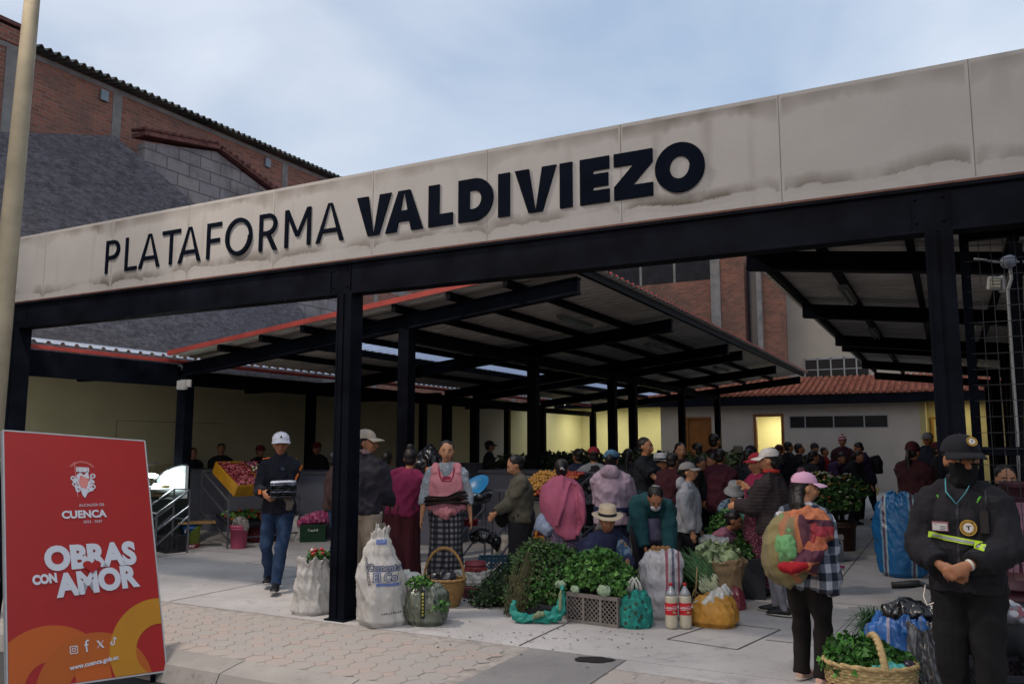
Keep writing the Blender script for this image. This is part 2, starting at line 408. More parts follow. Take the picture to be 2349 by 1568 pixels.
# fascia with water stains as a fine grid
m, N, L, bs = newmat('fascia_board'); a_ = N.new('ShaderNodeAttribute'); a_.attribute_name = 'stain'; t = N.new('ShaderNodeTexCoord').outputs['Object']
n1 = nz(N, L, 2.2, 6, t, .6); n2 = nz(N, L, 35, 3, t)
x = cmix(N, L, n1.outputs[0], c('#8a8887'), c('#9f9d9c')); sp = mathn(N, L, 'MULTIPLY', n2.outputs[0], .18); x2 = cmix(N, L, sp, x.outputs[2], c('#6f6a63'))
x3 = cmix(N, L, a_.outputs['Fac'], x2.outputs[2], c('#4a4136')); L.new(x3.outputs[2], bs.inputs['Base Color']); bs.inputs['Roughness'].default_value = .8
bumpn(N, L, bs, nz(N, L, 50, 4, t).outputs[0], .15, .004)
z0, z1 = 3.47, 4.33; nu = int((UR - UL) / .016); nzv = 72
vs = []; st = []
for j in range(nzv + 1):
    z = z0 + (z1 - z0) * j / nzv
    for i in range(nu + 1):
        u = UL + (UR - UL) * i / nu; vs.append((u, -.06, z))
        k = ((u - .29) / 1.29) % 1.0; jd = min(k, 1 - k) * 1.29        # distance to a panel joint
        fade = max(0, min(1, .35 + .9 * noise.noise(V(u * .45, 2, 0)) + .25))
        base = .115 + .05 * noise.noise(V(u * 1.6, 7, 0)) + .02 * noise.noise(V(u * 9, 5, 0)) + .01 * noise.noise(V(u * 38, 5, 0)) - .07 * math.exp(-jd / .05)
        if u < -3: base -= .03
        hgt = .085 + .05 * noise.noise(V(u * 1.1, 3, 1)) + .06 * math.exp(-jd / .3)
        h = z - z0 - base; s = 0; pt = max(.15, min(1, .75 + 1.6 * noise.noise(V(u * 2.6, 31, z * 2)) + .5 * noise.noise(V(u * 11, 3, z * 6))))
        if 0 < h < hgt: s = (1 - h / hgt) ** .8 * min(1, h / .004)
        elif -.05 < h <= 0: s = .12
        drip = .10 + .09 * noise.noise(V(u * 2.3, 11, 0)) + .035 * noise.noise(V(u * 17, 11, 0)) + .1 * math.exp(-jd / .12)
        ht = z1 - z - .025
        s2 = 0
        if ht > 0 and ht < drip: s2 = .6 * (1 - ht / drip) ** .6 * (0.4 + .6 * max(0, noise.noise(V(u * 5, 1, z * 3)) + .5))
        s3 = .3 * max(0, noise.noise(V(u * 9, 21, z * .8)) - .25)
        if jd < .014: s = s2 = 0; s3 = .0
        q = max(s * pt * 1.15 * max(.6, fade), s2 * 1.7 * max(.45, fade), s3 * 1.5)
        if abs(jd) < .0035 and False: q = 1
        st.append(max(0, min(1, q)))
fs = []
for j in range(nzv):
    for i in range(nu):
        a = j * (nu + 1) + i; fs.append((a, a + 1, a + nu + 2, a + nu + 1))
o = len(vs); vs += [(UL, -.06, z0), (UR, -.06, z0), (UR, -.06, z1), (UL, -.06, z1), (UL, .08, z0), (UR, .08, z0), (UR, .08, z1), (UL, .08, z1)]; st += [.2] * 8
fs += [(o + 4, o + 7, o + 6, o + 5), (o, o + 4, o + 5, o + 1), (o + 3, o + 2, o + 6, o + 7), (o, o + 3, o + 7, o + 4), (o + 1, o + 5, o + 6, o + 2)]
me = bpy.data.meshes.new('fascia'); me.from_pydata(vs, [], fs); at1 = me.attributes.new('stain', 'FLOAT', 'POINT'); at1.data.foreach_set('value', st); me.materials.append(m)
link('fascia', me, gr)
jl = M('panel_joint', c('#67625c'), .9, .2, 10, 0)
k = -4
while .29 + 1.29 * k < UR:
    u = .29 + 1.29 * k; b = MB()
    if u > UL: b.box(u - .0025, -.0615, z0 + .01, u + .0025, -.0608, z1 - .005); b.build('panel_seam', jl, gr)
    k += 1
b = MB(); b.box(UL, -.075, 3.452, UR, .09, 3.468); b.build('drip_edge', M('rust_trim', c('#5a3b33'), .7, .3, 10, 0), gr)
# steel beam (web and flanges)
b = MB(); b.box(UL, -.075, 3.425, UR, .095, 3.45); b.box(UL, -.05, 3.145, UR, .07, 3.425); b.box(UL, -.075, 3.12, UR, .095, 3.145)
for u in (-5.3, -.1, 5.15): b.box(u - .13, -.06, 3.15, u - .118, .08, 3.42); b.box(u + .118, -.06, 3.15, u + .13, .08, 3.42)
b.build('beam', steel, gr)
def column(u, v, h, a=.18, par=None, name='column', lab=None, z=0):
    b = MB(); g = .012
    b.box(u - a / 2, v - a / 2, z, u - g, v + a / 2, h); b.box(u + g, v - a / 2, z, u + a / 2, v + a / 2, h); b.box(u - g, v - a / 2 + .012, z, u + g, v + a / 2 - .012, h)
    b.box(u - a / 2 - .0, v - a / 2 - .005, z, u - a / 2 + .02, v - a / 2, h - .02); b.box(u + a / 2 - .02, v - a / 2 - .005, z, u + a / 2, v - a / 2, h - .02)
    o = b.build(name, steel, par)
    if par is None: tag(o, lab, 'column')
    return o
for u in (-5.38, -.02, 5.2):
    column(u, .01, 3.118, .18, gr)
for u in (-.02,):
    b = MB(); b.box(u - .12, -.12, 0.001, u + .12, .13, .014); b.build('base_plate', steel, gr)
b = MB()
for u in (-5.3, -.1, 5.15):
    for du in (-.085, .085):
        for z in (3.2, 3.37): b.lathe([(.011, 0), (.011, .008), (.006, .011), (0, .011)], 8, (0, 0, 0)); n_b = 4 * 8; b.v[-n_b:] = [(u + du + x_, -.0502 - z_, z + y_) for x_, y_, z_ in b.v[-n_b:]]
b.build('beam_bolts', steel, gr)
# sign lettering (geometric strokes)
navy = M('letter_navy', c('#0a0f1a'), .8, .2, 5, 0, spec=.02)
def arcp(cx, cz, rx, rz, a0, a1, n=24): return [(cx + rx * math.cos(math.radians(a0 + (a1 - a0) * i / n)), cz + rz * math.sin(math.radians(a0 + (a1 - a0) * i / n))) for i in range(n + 1)]
def ring_strip(outer, inner, closed=False):
    qs = []
    n = len(outer)
    for i in range(n if closed else n - 1):
        j = (i + 1) % n; qs.append([outer[i], outer[j], inner[j], inner[i]])
    return qs
def letter(ch, W, H, t):       # returns quads list; t stem width
    Q = []
    def R(x0, z0, x1, z1): Q.append([(x0, z0), (x1, z0), (x1, z1), (x0, z1)])
    th = t * .92
    if ch == 'I': R(0, 0, W, H)
    elif ch == 'L': R(0, 0, t, H); R(t, 0, W, th)
    elif ch == 'T': R(W / 2 - t / 2, 0, W / 2 + t / 2, H - th); R(0, H - th, W, H)
    elif ch == 'F': R(0, 0, t, H); R(t, H - th, W, H); R(t, H * .5 - th / 2, W * .9, H * .5 + th / 2)
    elif ch == 'E': R(0, 0, t, H); R(t, H - th, W, H); R(t, H * .5 - th / 2, W * .96, H * .5 + th / 2); R(t, 0, W * 1.0, th)
    elif ch == 'A':
        k = t * 1.12; a = W / 2
        Q.append([(0, 0), (k, 0), (a + k * .0 + .001, H), (a - k / 2, H)]); Q.append([(W - k, 0), (W, 0), (a + k / 2, H), (a - .001, H)])
        zb = H * .24; f = zb / H; xl = k + (a - k) * f - .004; R(xl, zb, W - xl, zb + th * .95)
    elif ch == 'V':
        k = t * 1.15; a = W / 2
        Q.append([(0, H), (a - k / 2, 0), (a + .001, 0), (k, H)]); Q.append([(W - k, H), (a - .001, 0), (a + k / 2, 0), (W, H)])
    elif ch == 'M':
        R(0, 0, t, H); R(W - t, 0, W, H); a = W / 2; zl = H * .27
        Q.append([(t * .0, H), (a - t * .55, zl), (a, zl + .0), (t, H)]); Q.append([(a - t * .5, zl), (a, zl), (W, H), (W - t * 1.0, H)]); Q.append([(t * .1, H), (a - t * .5, zl), (a + t * .5, zl), (t * 1.05, H)])
        Q.append([(W - t * 1.05, H), (a - t * .5, zl), (a + t * .5, zl), (W - t * .1, H)])
    elif ch == 'Z':
        R(0, H - th, W, H); R(0, 0, W, th); Q.append([(0, th), (t * 1.35, th), (W, H - th), (W - t * 1.35, H - th)])
    elif ch == 'O':
        o = arcp(W / 2, H / 2, W / 2, H / 2 + .008, 0, 360, 48)[:-1]; i_ = arcp(W / 2, H / 2, W / 2 - t, H / 2 + .008 - th, 0, 360, 48)[:-1]; Q += ring_strip(o, i_, True)
    elif ch == 'D':
        R(0, 0, t, H); r = H / 2; cx = W - r * 1.0
        cx = max(cx, t); rx = W - cx
        R(t, H - th, cx, H); R(t, 0, cx, th); Q += ring_strip(arcp(cx, r, rx, r, 90, -90), arcp(cx, r, rx - t, r - th, 90, -90))
    elif ch in 'PR':
        R(0, 0, t, H); zb = H * .42; r = (H - zb) / 2; cx = max(t, W * .94 - r); rx = W * .96 - cx
        R(t, H - th, cx, H); R(t, zb, cx, zb + th); Q += ring_strip(arcp(cx, zb + r, rx, r, 90, -90), arcp(cx, zb + r, rx - t, r - th, 90, -90))
        if ch == 'R': Q.append([(W * .42, zb), (W * .42 + t * 1.1, zb), (W, 0), (W - t * 1.2, 0)])
    return Q
def sign_letter(ch, u0, u1, t):
    b = MB(); e = 0
    for q in letter(ch, u1 - u0, .40, t):
        e += .0003; n = len(q)
        vs = [(u0 + x, -.073 - e, 3.672 + z) for x, z in q] + [(u0 + x, -.0625, 3.672 + z) for x, z in q]
        ar = sum(q[i][0] * q[(i + 1) % n][1] - q[(i + 1) % n][0] * q[i][1] for i in range(n))
        f = [tuple(range(n)), tuple(range(2 * n - 1, n - 1, -1))] + [(i, i + n, (i + 1) % n + n, (i + 1) % n) for i in range(n)]
        if ar < 0: f = [g[::-1] for g in f]
        b.add(vs, f)
    return b.build('letter_' + ch.lower(), navy, gr)
for ch, a, d in [('P', -3.68, -3.42), ('L', -3.33, -3.12), ('A', -3.09, -2.73), ('T', -2.70, -2.40), ('A', -2.43, -2.07), ('F', -1.98, -1.76), ('O', -1.69, -1.30), ('R', -1.20, -.94), ('M', -.84, -.49), ('A', -.42, -.06)]:
    sign_letter(ch, a, d, .047)
for ch, a, d in [('V', .10, .52), ('A', .45, .89), ('L', .95, 1.22), ('D', 1.28, 1.65), ('I', 1.70, 1.82), ('V', 1.87, 2.28), ('I', 2.31, 2.43), ('E', 2.50, 2.77), ('Z', 2.81, 3.15), ('O', 3.17, 3.58)]:
    sign_letter(ch, a, d, .122)

# ------------------------------------------------------------------ roofs
under = M('roof_sheet_under', c('#bcb5ac'), .5, .2, 2, .0); redm = M('roof_sheet_red', c('#9a3f38'), .6, .2, 3, 0)
trans_m, N, L, bs = newmat('translucent_sheet'); bs.inputs['Base Color'].default_value = (.75, .8, .9, 1)
td = N.new('ShaderNodeBsdfTranslucent'); td.inputs[0].default_value = (.85, .9, 1, 1); mx = N.new('ShaderNodeMixShader'); mx.inputs[0].default_value = .8
L.new(bs.outputs[0], mx.inputs[1]); L.new(td.outputs[0], mx.inputs[2]); L.new(mx.outputs[0], [n for n in N if n.type == 'OUTPUT_MATERIAL'][0].inputs[0])
def corr(u0, u1, v0, v1, zf, pitch=.22, th=.012):         # corrugated sheet, ribs along u
    vs = []; v = v0; prof = []
    while v < v1:
        for dv, dz in ((0, 0), (.13, 0), (.155, .035), (.195, .035)): prof.append((min(v + dv, v1), dz))
        v += pitch
    top = MB(); n = len(prof)
    for lay, off in ((0, 0), (1, th)):
        vs = [(u0, v, zf(u0) + dz + off) for v, dz in prof] + [(u1, v, zf(u1) + dz + off) for v, dz in prof]
        fs = [(i, i + 1, n + i + 1, n + i) if lay else (i, n + i, n + i + 1, i + 1) for i in range(n - 1)]
        top.add(vs, fs, lay)
    return top
tubes_m = M('tube_lamp_white', c('#8f9490'), .3, .1, 5, 0); fix_m = M('fixture_white', c('#77776f'), .5, .1, 5, 0)
def tube_light(u, v, z, ln=1.25, label='', rz=0):
    e = empty('tube_light', (u, v, z), rz, label, 'light fixture', 'unlit tube lights under the canopies')
    b = MB(); b.box(-.06, -ln / 2, -.05, .06, ln / 2, 0); b.build('housing', fix_m, e)
    for s in (-.035, .035):
        b = MB(); b.tube([(s, -ln / 2 + .04, -.068), (s, ln / 2 - .04, -.068)], .014, 8); b.build('tube', tubes_m, e)
    return e
zm = lambda u: 3.10 + .112 * (u + 6.1)
mc = empty('market_canopy', (-2.5, 3, 0), 0, 'large sloping canopy of corrugated sheet on black rafters, left of the open aisle', 'canopy')
def pm(b, name, mat): o = b.build(name, mat, mc); o.location = (2.5, -3, 0); return o
pm(corr(-6.15, -4.08, 2.95, 21.6, zm), 'roof_sheet', [under, redm]); pm(corr(-3.36, 1.25, 2.95, 21.6, zm), 'roof_sheet', [under, redm])
pm(corr(-4.08, -3.36, 2.95, 4.2, zm), 'roof_sheet', [under, redm]); pm(corr(-4.08, -3.36, 4.2, 21.6, zm), 'skylight_sheet', [trans_m, trans_m])
b = MB()
b.add([(-6.15, 2.93, zm(-6.15) + .0), (1.27, 2.93, zm(1.27) + .0), (1.27, 2.93, zm(1.27) + .075), (-6.15, 2.93, zm(-6.15) + .075), (-6.15, 2.95, zm(-6.15) + .0), (1.27, 2.95, zm(1.27) + .0), (1.27, 2.95, zm(1.27) + .075), (-6.15, 2.95, zm(-6.15) + .075)],
      [(0, 1, 2, 3), (4, 7, 6, 5), (0, 4, 5, 1), (3, 2, 6, 7), (0, 3, 7, 4), (1, 5, 6, 2)])
pm(b, 'roof_trim', redm)
for u in (-5.02, -4.14, -3.31, -2.45, -1.64, -.74, .14, 1.12):
    b = MB(); z = zm(u) - .005; b.box(u - .035, 2.97, z - .1, u + .035, 21.5, z - .002); pm(b, 'purlin', steel2)
RV = (3.3, 7.4, 11.5, 12.9, 17.1, 21.3)
for v in RV:
    b = MB(); za, zb = zm(-6.15) - .11, zm(1.05) - .11
    for dv0, dv1, d0, d1 in ((-.075, .075, -.03, 0), (-.045, .045, -.19, -.03), (-.075, .075, -.22, -.19)):
        b.add([(-6.15, v + dv0, za + d0), (1.05, v + dv0, zb + d0), (1.05, v + dv1, zb + d0), (-6.15, v + dv1, za + d0), (-6.15, v + dv0, za + d1), (1.05, v + dv0, zb + d1), (1.05, v + dv1, zb + d1), (-6.15, v + dv1, za + d1)],
              [(0, 3, 2, 1), (4, 5, 6, 7), (0, 1, 5, 4), (1, 2, 6, 5), (2, 3, 7, 6), (3, 0, 4, 7)])
    pm(b, 'rafter', steel)
    b = MB(); b.box(-1.72, v - .09, 0, -1.54, v + .09, zm(-1.6) - .335); pm(b, 'column', steel)
    b = MB(); b.box(-6.2, v - .09, 0, -6.0, v + .09, zm(-6.1) - .335); pm(b, 'column', steel)
b = MB(); b.box(-6.16, 3.4, 2.62, -6.04, 21.3, 2.78); pm(b, 'eave_beam', steel)
b = MB(); b.box(-1.69, 3.4, zm(-1.6) - .5, -1.57, 21.3, zm(-1.6) - .345); pm(b, 'longitudinal_beam', steel)
tube_light(-.1, 5.85, 3.66, 1.25, 'nearest unlit tube light under the main canopy')
tube_light(-.1, 10.1, 3.66, 1.3, 'second unlit tube light under the main canopy, beyond the nearest one')
tube_light(-.1, 15.6, 3.66, 1.3, 'third unlit tube light under the main canopy, farthest back')
# left low canopy over the side wall
zl = lambda u: 3.07 + .14 * (-6.2 - u)
lc = empty('side_canopy', (-7.5, 1, 0), 0, 'low side canopy along the left wall with red gutter edge', 'canopy')
def pl(b, name, mat): o = b.build(name, mat, lc); o.location = (7.5, -1, 0); return o
whm = M('pale_sheet', c('#aab2c0'), .5, .15, 4, 0)
pl(corr(-9.0, -6.22, .1, 21.4, zl), 'roof_sheet', [under, whm])
b = MB(); b.box(-6.26, .1, 2.99, -6.2, 21.4, 3.05); pl(b, 'gutter', redm)
b = MB(); b.box(-6.28, .1, 2.60, -6.19, 3.2, 2.97); pl(b, 'edge_beam', steel)
b = MB(); b.box(-8.36, .2, 2.9, -8.24, 21.4, 3.1); pl(b, 'purlin', steel2)
for v in (3.3, 7.4, 11.5, 17.1): b = MB(); b.box(-8.9, v - .05, 2.78, -6.3, v + .05, 2.95); pl(b, 'rafter', steel2)
for u, v in ((-5.85, .3), (-8.3, 8.9), (-8.3, 13.7), (-8.3, 18.9)):
    b = MB(); b.box(u - .09, v - .09, 0, u + .09, v + .09, 2.95); pl(b, 'column', steel)
# floodlight wrapped in white on the second column
e = empty('floodlight', (-5.97, 3.1, 2.62), 0, 'small white floodlight at the head of the left canopy column', 'floodlight')
wh = M('white_plastic', c('#a5a5a3'), .5, .1, 10, .1)
b = MB(); b.box(-.03, -.08, -.09, .17, -.02, .06); b.box(.03, -.1, -.05, .22, -.06, .07, mat=Matrix.Rotation(.3, 4, 'Z')); b.build('lamp_head', wh, e, .006)
b = MB(); b.bar((0, -.02, 0), (0, .12, 0), .03); b.build('bracket', wh, e)
# right canopy
zr = lambda u: 3.84 - .112 * (u - 3.3)
rc = empty('aisle_canopy', (6, 2, 0), 0, 'second mono-pitch canopy right of the open aisle, sloping down to the right', 'canopy')
def pr(b, name, mat): o = b.build(name, mat, rc); o.location = (-6, -2, 0); return o
pr(corr(3.15, 10.5, 1.7, 20.3, zr), 'roof_sheet', [under, redm])
b = MB(); b.bar((3.15, 1.68, zr(3.15) + .045), (10.5, 1.68, zr(10.5) + .045), .02, .06); pr(b, 'roof_trim', redm)
for u in (3.35, 4.1, 4.95, 5.8, 6.65, 7.5, 8.35, 9.2):
    b = MB(); z = zr(u) - .006; b.box(u - .035, 1.72, z - .1, u + .035, 20.2, z); pr(b, 'purlin', steel2)
for v in (2.55, 6.4, 10.4, 11.5, 15.8, 19.7):
    za, zb = zr(3.35) - .12, zr(10.4) - .12
    b = MB()
    for dv0, dv1, d0, d1 in ((-.075, .075, -.03, 0), (-.045, .045, -.17, -.03), (-.075, .075, -.20, -.17)):
        b.add([(3.35, v + dv0, za + d0), (10.4, v + dv0, zb + d0), (10.4, v + dv1, zb + d0), (3.35, v + dv1, za + d0), (3.35, v + dv0, za + d1), (10.4, v + dv0, zb + d1), (10.4, v + dv1, zb + d1), (3.35, v + dv1, za + d1)],
              [(0, 3, 2, 1), (4, 5, 6, 7), (0, 1, 5, 4), (1, 2, 6, 5), (2, 3, 7, 6), (3, 0, 4, 7)])
    pr(b, 'rafter', steel)
    b = MB(); b.box(6.1, v - .09, 0, 6.28, v + .09, zr(6.2) - .325); pr(b, 'column', steel)
    b = MB(); b.box(9.9, v - .09, 0, 10.08, v + .09, zr(10) - .325); pr(b, 'column', steel)
tube_light(4.1, 5.2, 3.64, 1.25, 'nearest unlit tube light under the right canopy')
tube_light(4.1, 9.6, 3.64, 1.25, 'second unlit tube light under the right canopy')

# ------------------------------------------------------------------ walls and buildings
def brick_mat(name, c1, c2, mort, bw, bh, axis, msize=.012, patch=None, squash=1):
    m, N, L, bs = newmat(name); t = N.new('ShaderNodeTexCoord').outputs['Object']; s = N.new('ShaderNodeSeparateXYZ'); L.new(t, s.inputs[0])
    cb = N.new('ShaderNodeCombineXYZ'); L.new(s.outputs[axis], cb.inputs[0])
    wob = nz(N, L, 1.5, 2, t); L.new(mathn(N, L, 'ADD', s.outputs[2], mathn(N, L, 'MULTIPLY', wob.outputs[0], .06)), cb.inputs[1])
    br = N.new('ShaderNodeTexBrick'); L.new(cb.outputs[0], br.inputs[0]); br.inputs['Scale'].default_value = 1
    br.inputs['Brick Width'].default_value = bw; br.inputs['Row Height'].default_value = bh; br.inputs['Mortar Size'].default_value = msize; br.inputs['Mortar Smooth'].default_value = .3
    br.inputs['Color1'].default_value = (*c1, 1); br.inputs['Color2'].default_value = (*c2, 1); br.inputs['Mortar'].default_value = (*mort, 1); br.inputs['Bias'].default_value = -.1
    n = nz(N, L, 1.1, 6, t, .7); n2 = nz(N, L, 12, 4, t, .7)
    r = N.new('ShaderNodeMapRange'); r.inputs[1].default_value = .46; r.inputs[2].default_value = .68; r.inputs[4].default_value = .8; L.new(n.outputs[0], r.inputs[0])
    x = cmix(N, L, r.outputs[0], br.outputs[0], tuple(q * .45 for q in mort)); x2 = cmix(N, L, mathn(N, L, 'MULTIPLY', n2.outputs[0], .45), x.outputs[2], tuple(q * .6 for q in c1))
    L.new(x2.outputs[2], bs.inputs['Base Color']); bs.inputs['Roughness'].default_value = .92
    h = mathn(N, L, 'ADD', mathn(N, L, 'MULTIPLY', br.outputs[1], -1.2), n2.outputs[0]); bumpn(N, L, bs, h, .8, .02); return m
brick_y = brick_mat('brick_long_wall', c('#a86a54'), c('#80503f'), c('#93857d'), .25, .085, 1)
brick_x = brick_mat('brick_back_wall', c('#a8694f'), c('#744637'), c('#7f766f'), .3, .11, 0, .02)
brick_yy = brick_mat('brick_side_wall', c('#8f503d'), c('#66382c'), c('#6b615c'), .3, .11, 1, .02)
block_y = brick_mat('block_wall', c('#8f898b'), c('#a09993'), c('#635e5c'), .62, .3, 1, .015)
m, N, L, bs = newmat('rough_stucco'); t = N.new('ShaderNodeTexCoord').outputs['Object']
mpn = N.new('ShaderNodeMapping'); mpn.inputs['Scale'].default_value = (1, .45, 1.3); mpn.inputs['Rotation'].default_value = (math.radians(-18), 0, 0); L.new(t, mpn.inputs[0])
n1 = nz(N, L, 2.2, 9, mpn.outputs[0], .75, .4); n2 = nz(N, L, 13, 9, mpn.outputs[0], .8, .3)
r = N.new('ShaderNodeMapRange'); r.inputs[1].default_value = .35; r.inputs[2].default_value = .65; L.new(n1.outputs[0], r.inputs[0])
x = cmix(N, L, r.outputs[0], c('#827f84'), c('#9d9a9f')); r2 = N.new('ShaderNodeMapRange'); r2.inputs[1].default_value = .40; r2.inputs[2].default_value = .6; L.new(n2.outputs[0], r2.inputs[0])
x2 = cmix(N, L, r2.outputs[0], c('#5f5b61'), x.outputs[2]); L.new(x2.outputs[2], bs.inputs['Base Color']); bs.inputs['Roughness'].default_value = .95
bumpn(N, L, bs, n2.outputs[0], 1.0, .12); stucco = m
cream = M('cream_paint', c('#c4b994'), .85, .06, 1.5, .15, 30); whitewall = M('white_paint', c('#a3a09a'), .85, .06, 1.2, .15, 30)
greywall = M('grey_paint', c('#a59c93'), .85, .08, 1.5, .15, 30); conc_m = M('raw_concrete', c('#85817d'), .9, .25, 3, .4, 30)
def uwall(name, pts, u, th, mat, label, cat='wall', par=None):       # wall in a plane u=const ; pts (v,z)
    b = MB(); n = len(pts)
    vs = [(u, v, z) for v, z in pts] + [(u - th, v, z) for v, z in pts]
    fs = [tuple(range(n)), tuple(range(2 * n - 1, n - 1, -1))] + [(i, i + n, (i + 1) % n + n, (i + 1) % n) for i in range(n)]
    b.add(vs, fs); o = b.build(name, mat, par)
    if label: tag(o, label, cat)
    return o
sw = empty('side_wall', (-9.1, 1.4, 0), 0, 'long cream painted wall under the low side canopy', 'wall')
b = MB(); b.box(-.1, -.6, 0, .1, 16.6, 3.2); b.build('wall_panel', cream, sw)
b = MB(); b.box(-.102, 16.6, 0, .098, 18.9, 3.25); b.build('wall_panel', whitewall, sw)
b = MB(); b.box(.1, 2.8, .9, .108, 2.812, 2.1); b.box(.1, 2.812, 2.088, .108, 5.5, 2.1); b.build('conduit', M('pale_conduit', c('#77756e'), .6, .1, 5, 0), sw)
# stucco gable wall + block extension + long brick wall
uwall('stucco_gable_wall', [(-9, 0), (-9, 7.0), (1.61, 7.05), (4.05, 7.8), (6.2, 6.9), (10.5, 4.6), (10.5, 0)], -9.35, .3, stucco, 'rough grey stucco gable wall behind the left end of the sign')
b = empty('block_gable', (-10.1, 5, 0), 0, 'grey concrete block gable with a tiled coping, behind the stucco wall', 'wall')
o = uwall('block_face', [(5.3, 0), (5.3, 8.2), (7.27, 8.62), (9.1, 8.1), (13, 6.6), (13, 0)], -10.05, .25, block_y, None, par=b); o.location = (10.1, -5, 0)
q = MB(); q.bar((-10.15, 5.2, 8.36), (-10.15, 7.35, 8.73), .45, .09); q.bar((-10.15, 7.3, 8.72), (-10.15, 9.2, 8.2), .45, .09); q.bar((-10.15, 9.15, 8.22), (-10.15, 13, 6.7), .45, .09)
for k in range(38):
    v = 5.2 + k * .2; z = 8.46 + (v - 5.2) * .168 if v < 7.3 else (8.78 - (v - 7.3) * .28 if v < 9.2 else 8.26 - (v - 9.2) * .39)
    q.tube([(-9.9, v, z), (-10.35, v, z + .03)], .055 + random.uniform(-.01, .01), 8)
o = q.build('coping', M('old_tile', c('#6b4740'), .9, .4, 6, .5, 30), b); o.location = (10.1, -5, 0)
bw = empty('brick_party_wall', (-11.1, 10, 0), 0, 'tall red brick wall with concrete posts under a corrugated roof edge, running away behind the stucco wall', 'building')
o = uwall('wall', [(-12, 0), (-12, 9.6), (31, 9.6), (31, 0)], -11.0, .35, brick_y, None, par=bw); o.location = (11.1, -10, 0)
o = uwall('raised_wall', [(-12, 9.605), (-12, 9.98), (3.0, 9.92), (3.0, 9.605)], -10.98, .4, brick_y, None, par=bw); o.location = (11.1, -10, 0)
q = MB(); q.box(-11.4, -12, 9.97, -10.93, 3.05, 10.05); o = q.build('coping', M('old_tile', (0.1, .1, .1)), bw); o.location = (11.1, -10, 0)
for v in (2.85, 5.25, 10.6, 14.9, 19.5, 24.5, 29):
    q = MB(); q.box(-11.02, v - .11, 0, -10.985, v + .11, 9.56); o = q.build('concrete_post', conc_m, bw); o.location = (11.1, -10, 0)
q = MB(); q.box(-11.03, -12, 9.48, -10.99, 31, 9.58); q.box(-11.03, -12, 6.6, -10.992, 31, 6.8); o = q.build('concrete_band', conc_m, bw); o.location = (11.1, -10, 0)
q = MB(); vs = []; n = 1300
for i in range(n):
    v = 3.1 + i * (31 - 3.1) / (n - 1); z = 9.66 + .045 * math.sin(v * 2 * math.pi / .19); vs += [(-10.72, v, z), (-12.6, v, z + .35), (-12.6, v, z + .365), (-10.72, v, z + .015)]
fs = []
for i in range(n - 1):
    a = i * 4; fs += [(a, a + 4, a + 5, a + 1), (a + 3, a + 2, a + 6, a + 7), (a, a + 3, a + 7, a + 4)]
q.add(vs, fs); o = q.build('corrugated_roof', M('fibre_roof', c('#3d3f42'), .8, .35, 1.2, .2, 20, col2=c('#85887f')), bw); o.location = (11.1, -10, 0)
for v in (4.9, 9.9, 14.0, 18.6, 23.5):
    q = MB(); q.box(-10.985, v - .09, 9.18, -10.94, v + .09, 9.42); o = q.build('vent_block', M('pale_block', c('#8b98a0'), .8, .1, 5, 0), bw); o.location = (11.1, -10, 0)

# back service building
YB = 24.9
bb = empty('service_building', (0, YB, 0), 0, 'low grey service building with tiled roof and lit doorway at the back of the market', 'building')
def pb(b, name, mat, par=None): 
    o = b.build(name, mat, par or bb)
    if par is None: o.location = (0, -YB, 0)
    return o
b = MB()
zt = 3.2
for a0, a1, z0_, z1_ in ((-4.74, -3.74, 0, zt), (-3.74, -2.76, 2.66, zt), (-2.76, -1.2, 0, zt), (-1.2, -.12, 2.73, zt), (-.12, .06, 0, zt), (.06, 3.36, 0, 2.19), (.06, 3.36, 2.66, zt), (3.36, 4.32, 0, zt)):
    b.box(a0, YB, z0_, a1, YB + .2, z1_)
pb(b, 'front_wall', greywall)
b = MB(); b.box(-4.76, YB + .2, 0, -4.56, YB + 2.2, zt); b.box(-9.0, YB + 2.2, 0, -4.3, YB + 2.4, zt); b.box(-9.2, 20.32, 0, -9.0, YB + 2.4, zt); pb(b, 'porch_wall', M('porch_paint', c('#b5b08c'), .85, .04, 1, .1, 30))
b = MB(); b.box(-9.2, YB - .55, zt, -4.3, YB + 2.4, zt + .1); pb(b, 'porch_ceiling', whitewall)
b = MB(); b.box(-9.0 + .001, 21.95, 1.35, -8.97, 22.4, 2.1); pb(b, 'electrical_panel', M('panel_grey', c('#8f8f80'), .6, .1, 5, 0))
# wooden door
wood = M('door_wood', c('#7a4a1d'), .55, .25, 4, .3, 30)
d = MB(); d.box(-3.66, YB + .05, 0, -2.84, YB + .1, 2.58); do = pb(d, 'door', wood)
d = MB(); d.box(-3.74, YB - .02, 0, -3.66, YB + .12, 2.66); d.box(-2.84, YB - .02, 0, -2.76, YB + .12, 2.66); d.box(-3.66, YB - .02, 2.58, -2.84, YB + .12, 2.66); d.build('frame', wood, do)
d = MB(); d.box(-1.2, YB - .03, 0, -1.1, YB + .2, 2.73); d.box(-.22, YB - .03, 0, -.12, YB + .2, 2.73); d.box(-1.1, YB - .03, 2.64, -.22, YB + .2, 2.73); pb(d, 'door_frame', wood)
d = MB(); d.box(-2.2, YB + 2.6, 0, 1.0, YB + 2.7, 3); d.box(-2.3, YB + .2, 0, -2.2, YB + 2.7, 3); d.box(1.0, YB + .2, 0, 1.1, YB + 2.7, 3); d.box(-2.3, YB + .2, 2.95, 1.1, YB + 2.7, 3.05); pb(d, 'lit_room', M('room_paint', c('#c8bf94'), .8, .04, 1, 0))
d = MB(); d.box(.06, YB - .01, 2.19, 3.36, YB + .04, 2.225); d.box(.06, YB - .01, 2.625, 3.36, YB + .04, 2.66)
for x in (.08, .62, 1.58, 2.58, 3.34): d.box(x - .02, YB - .008, 2.225, x + .02, YB + .042, 2.625)
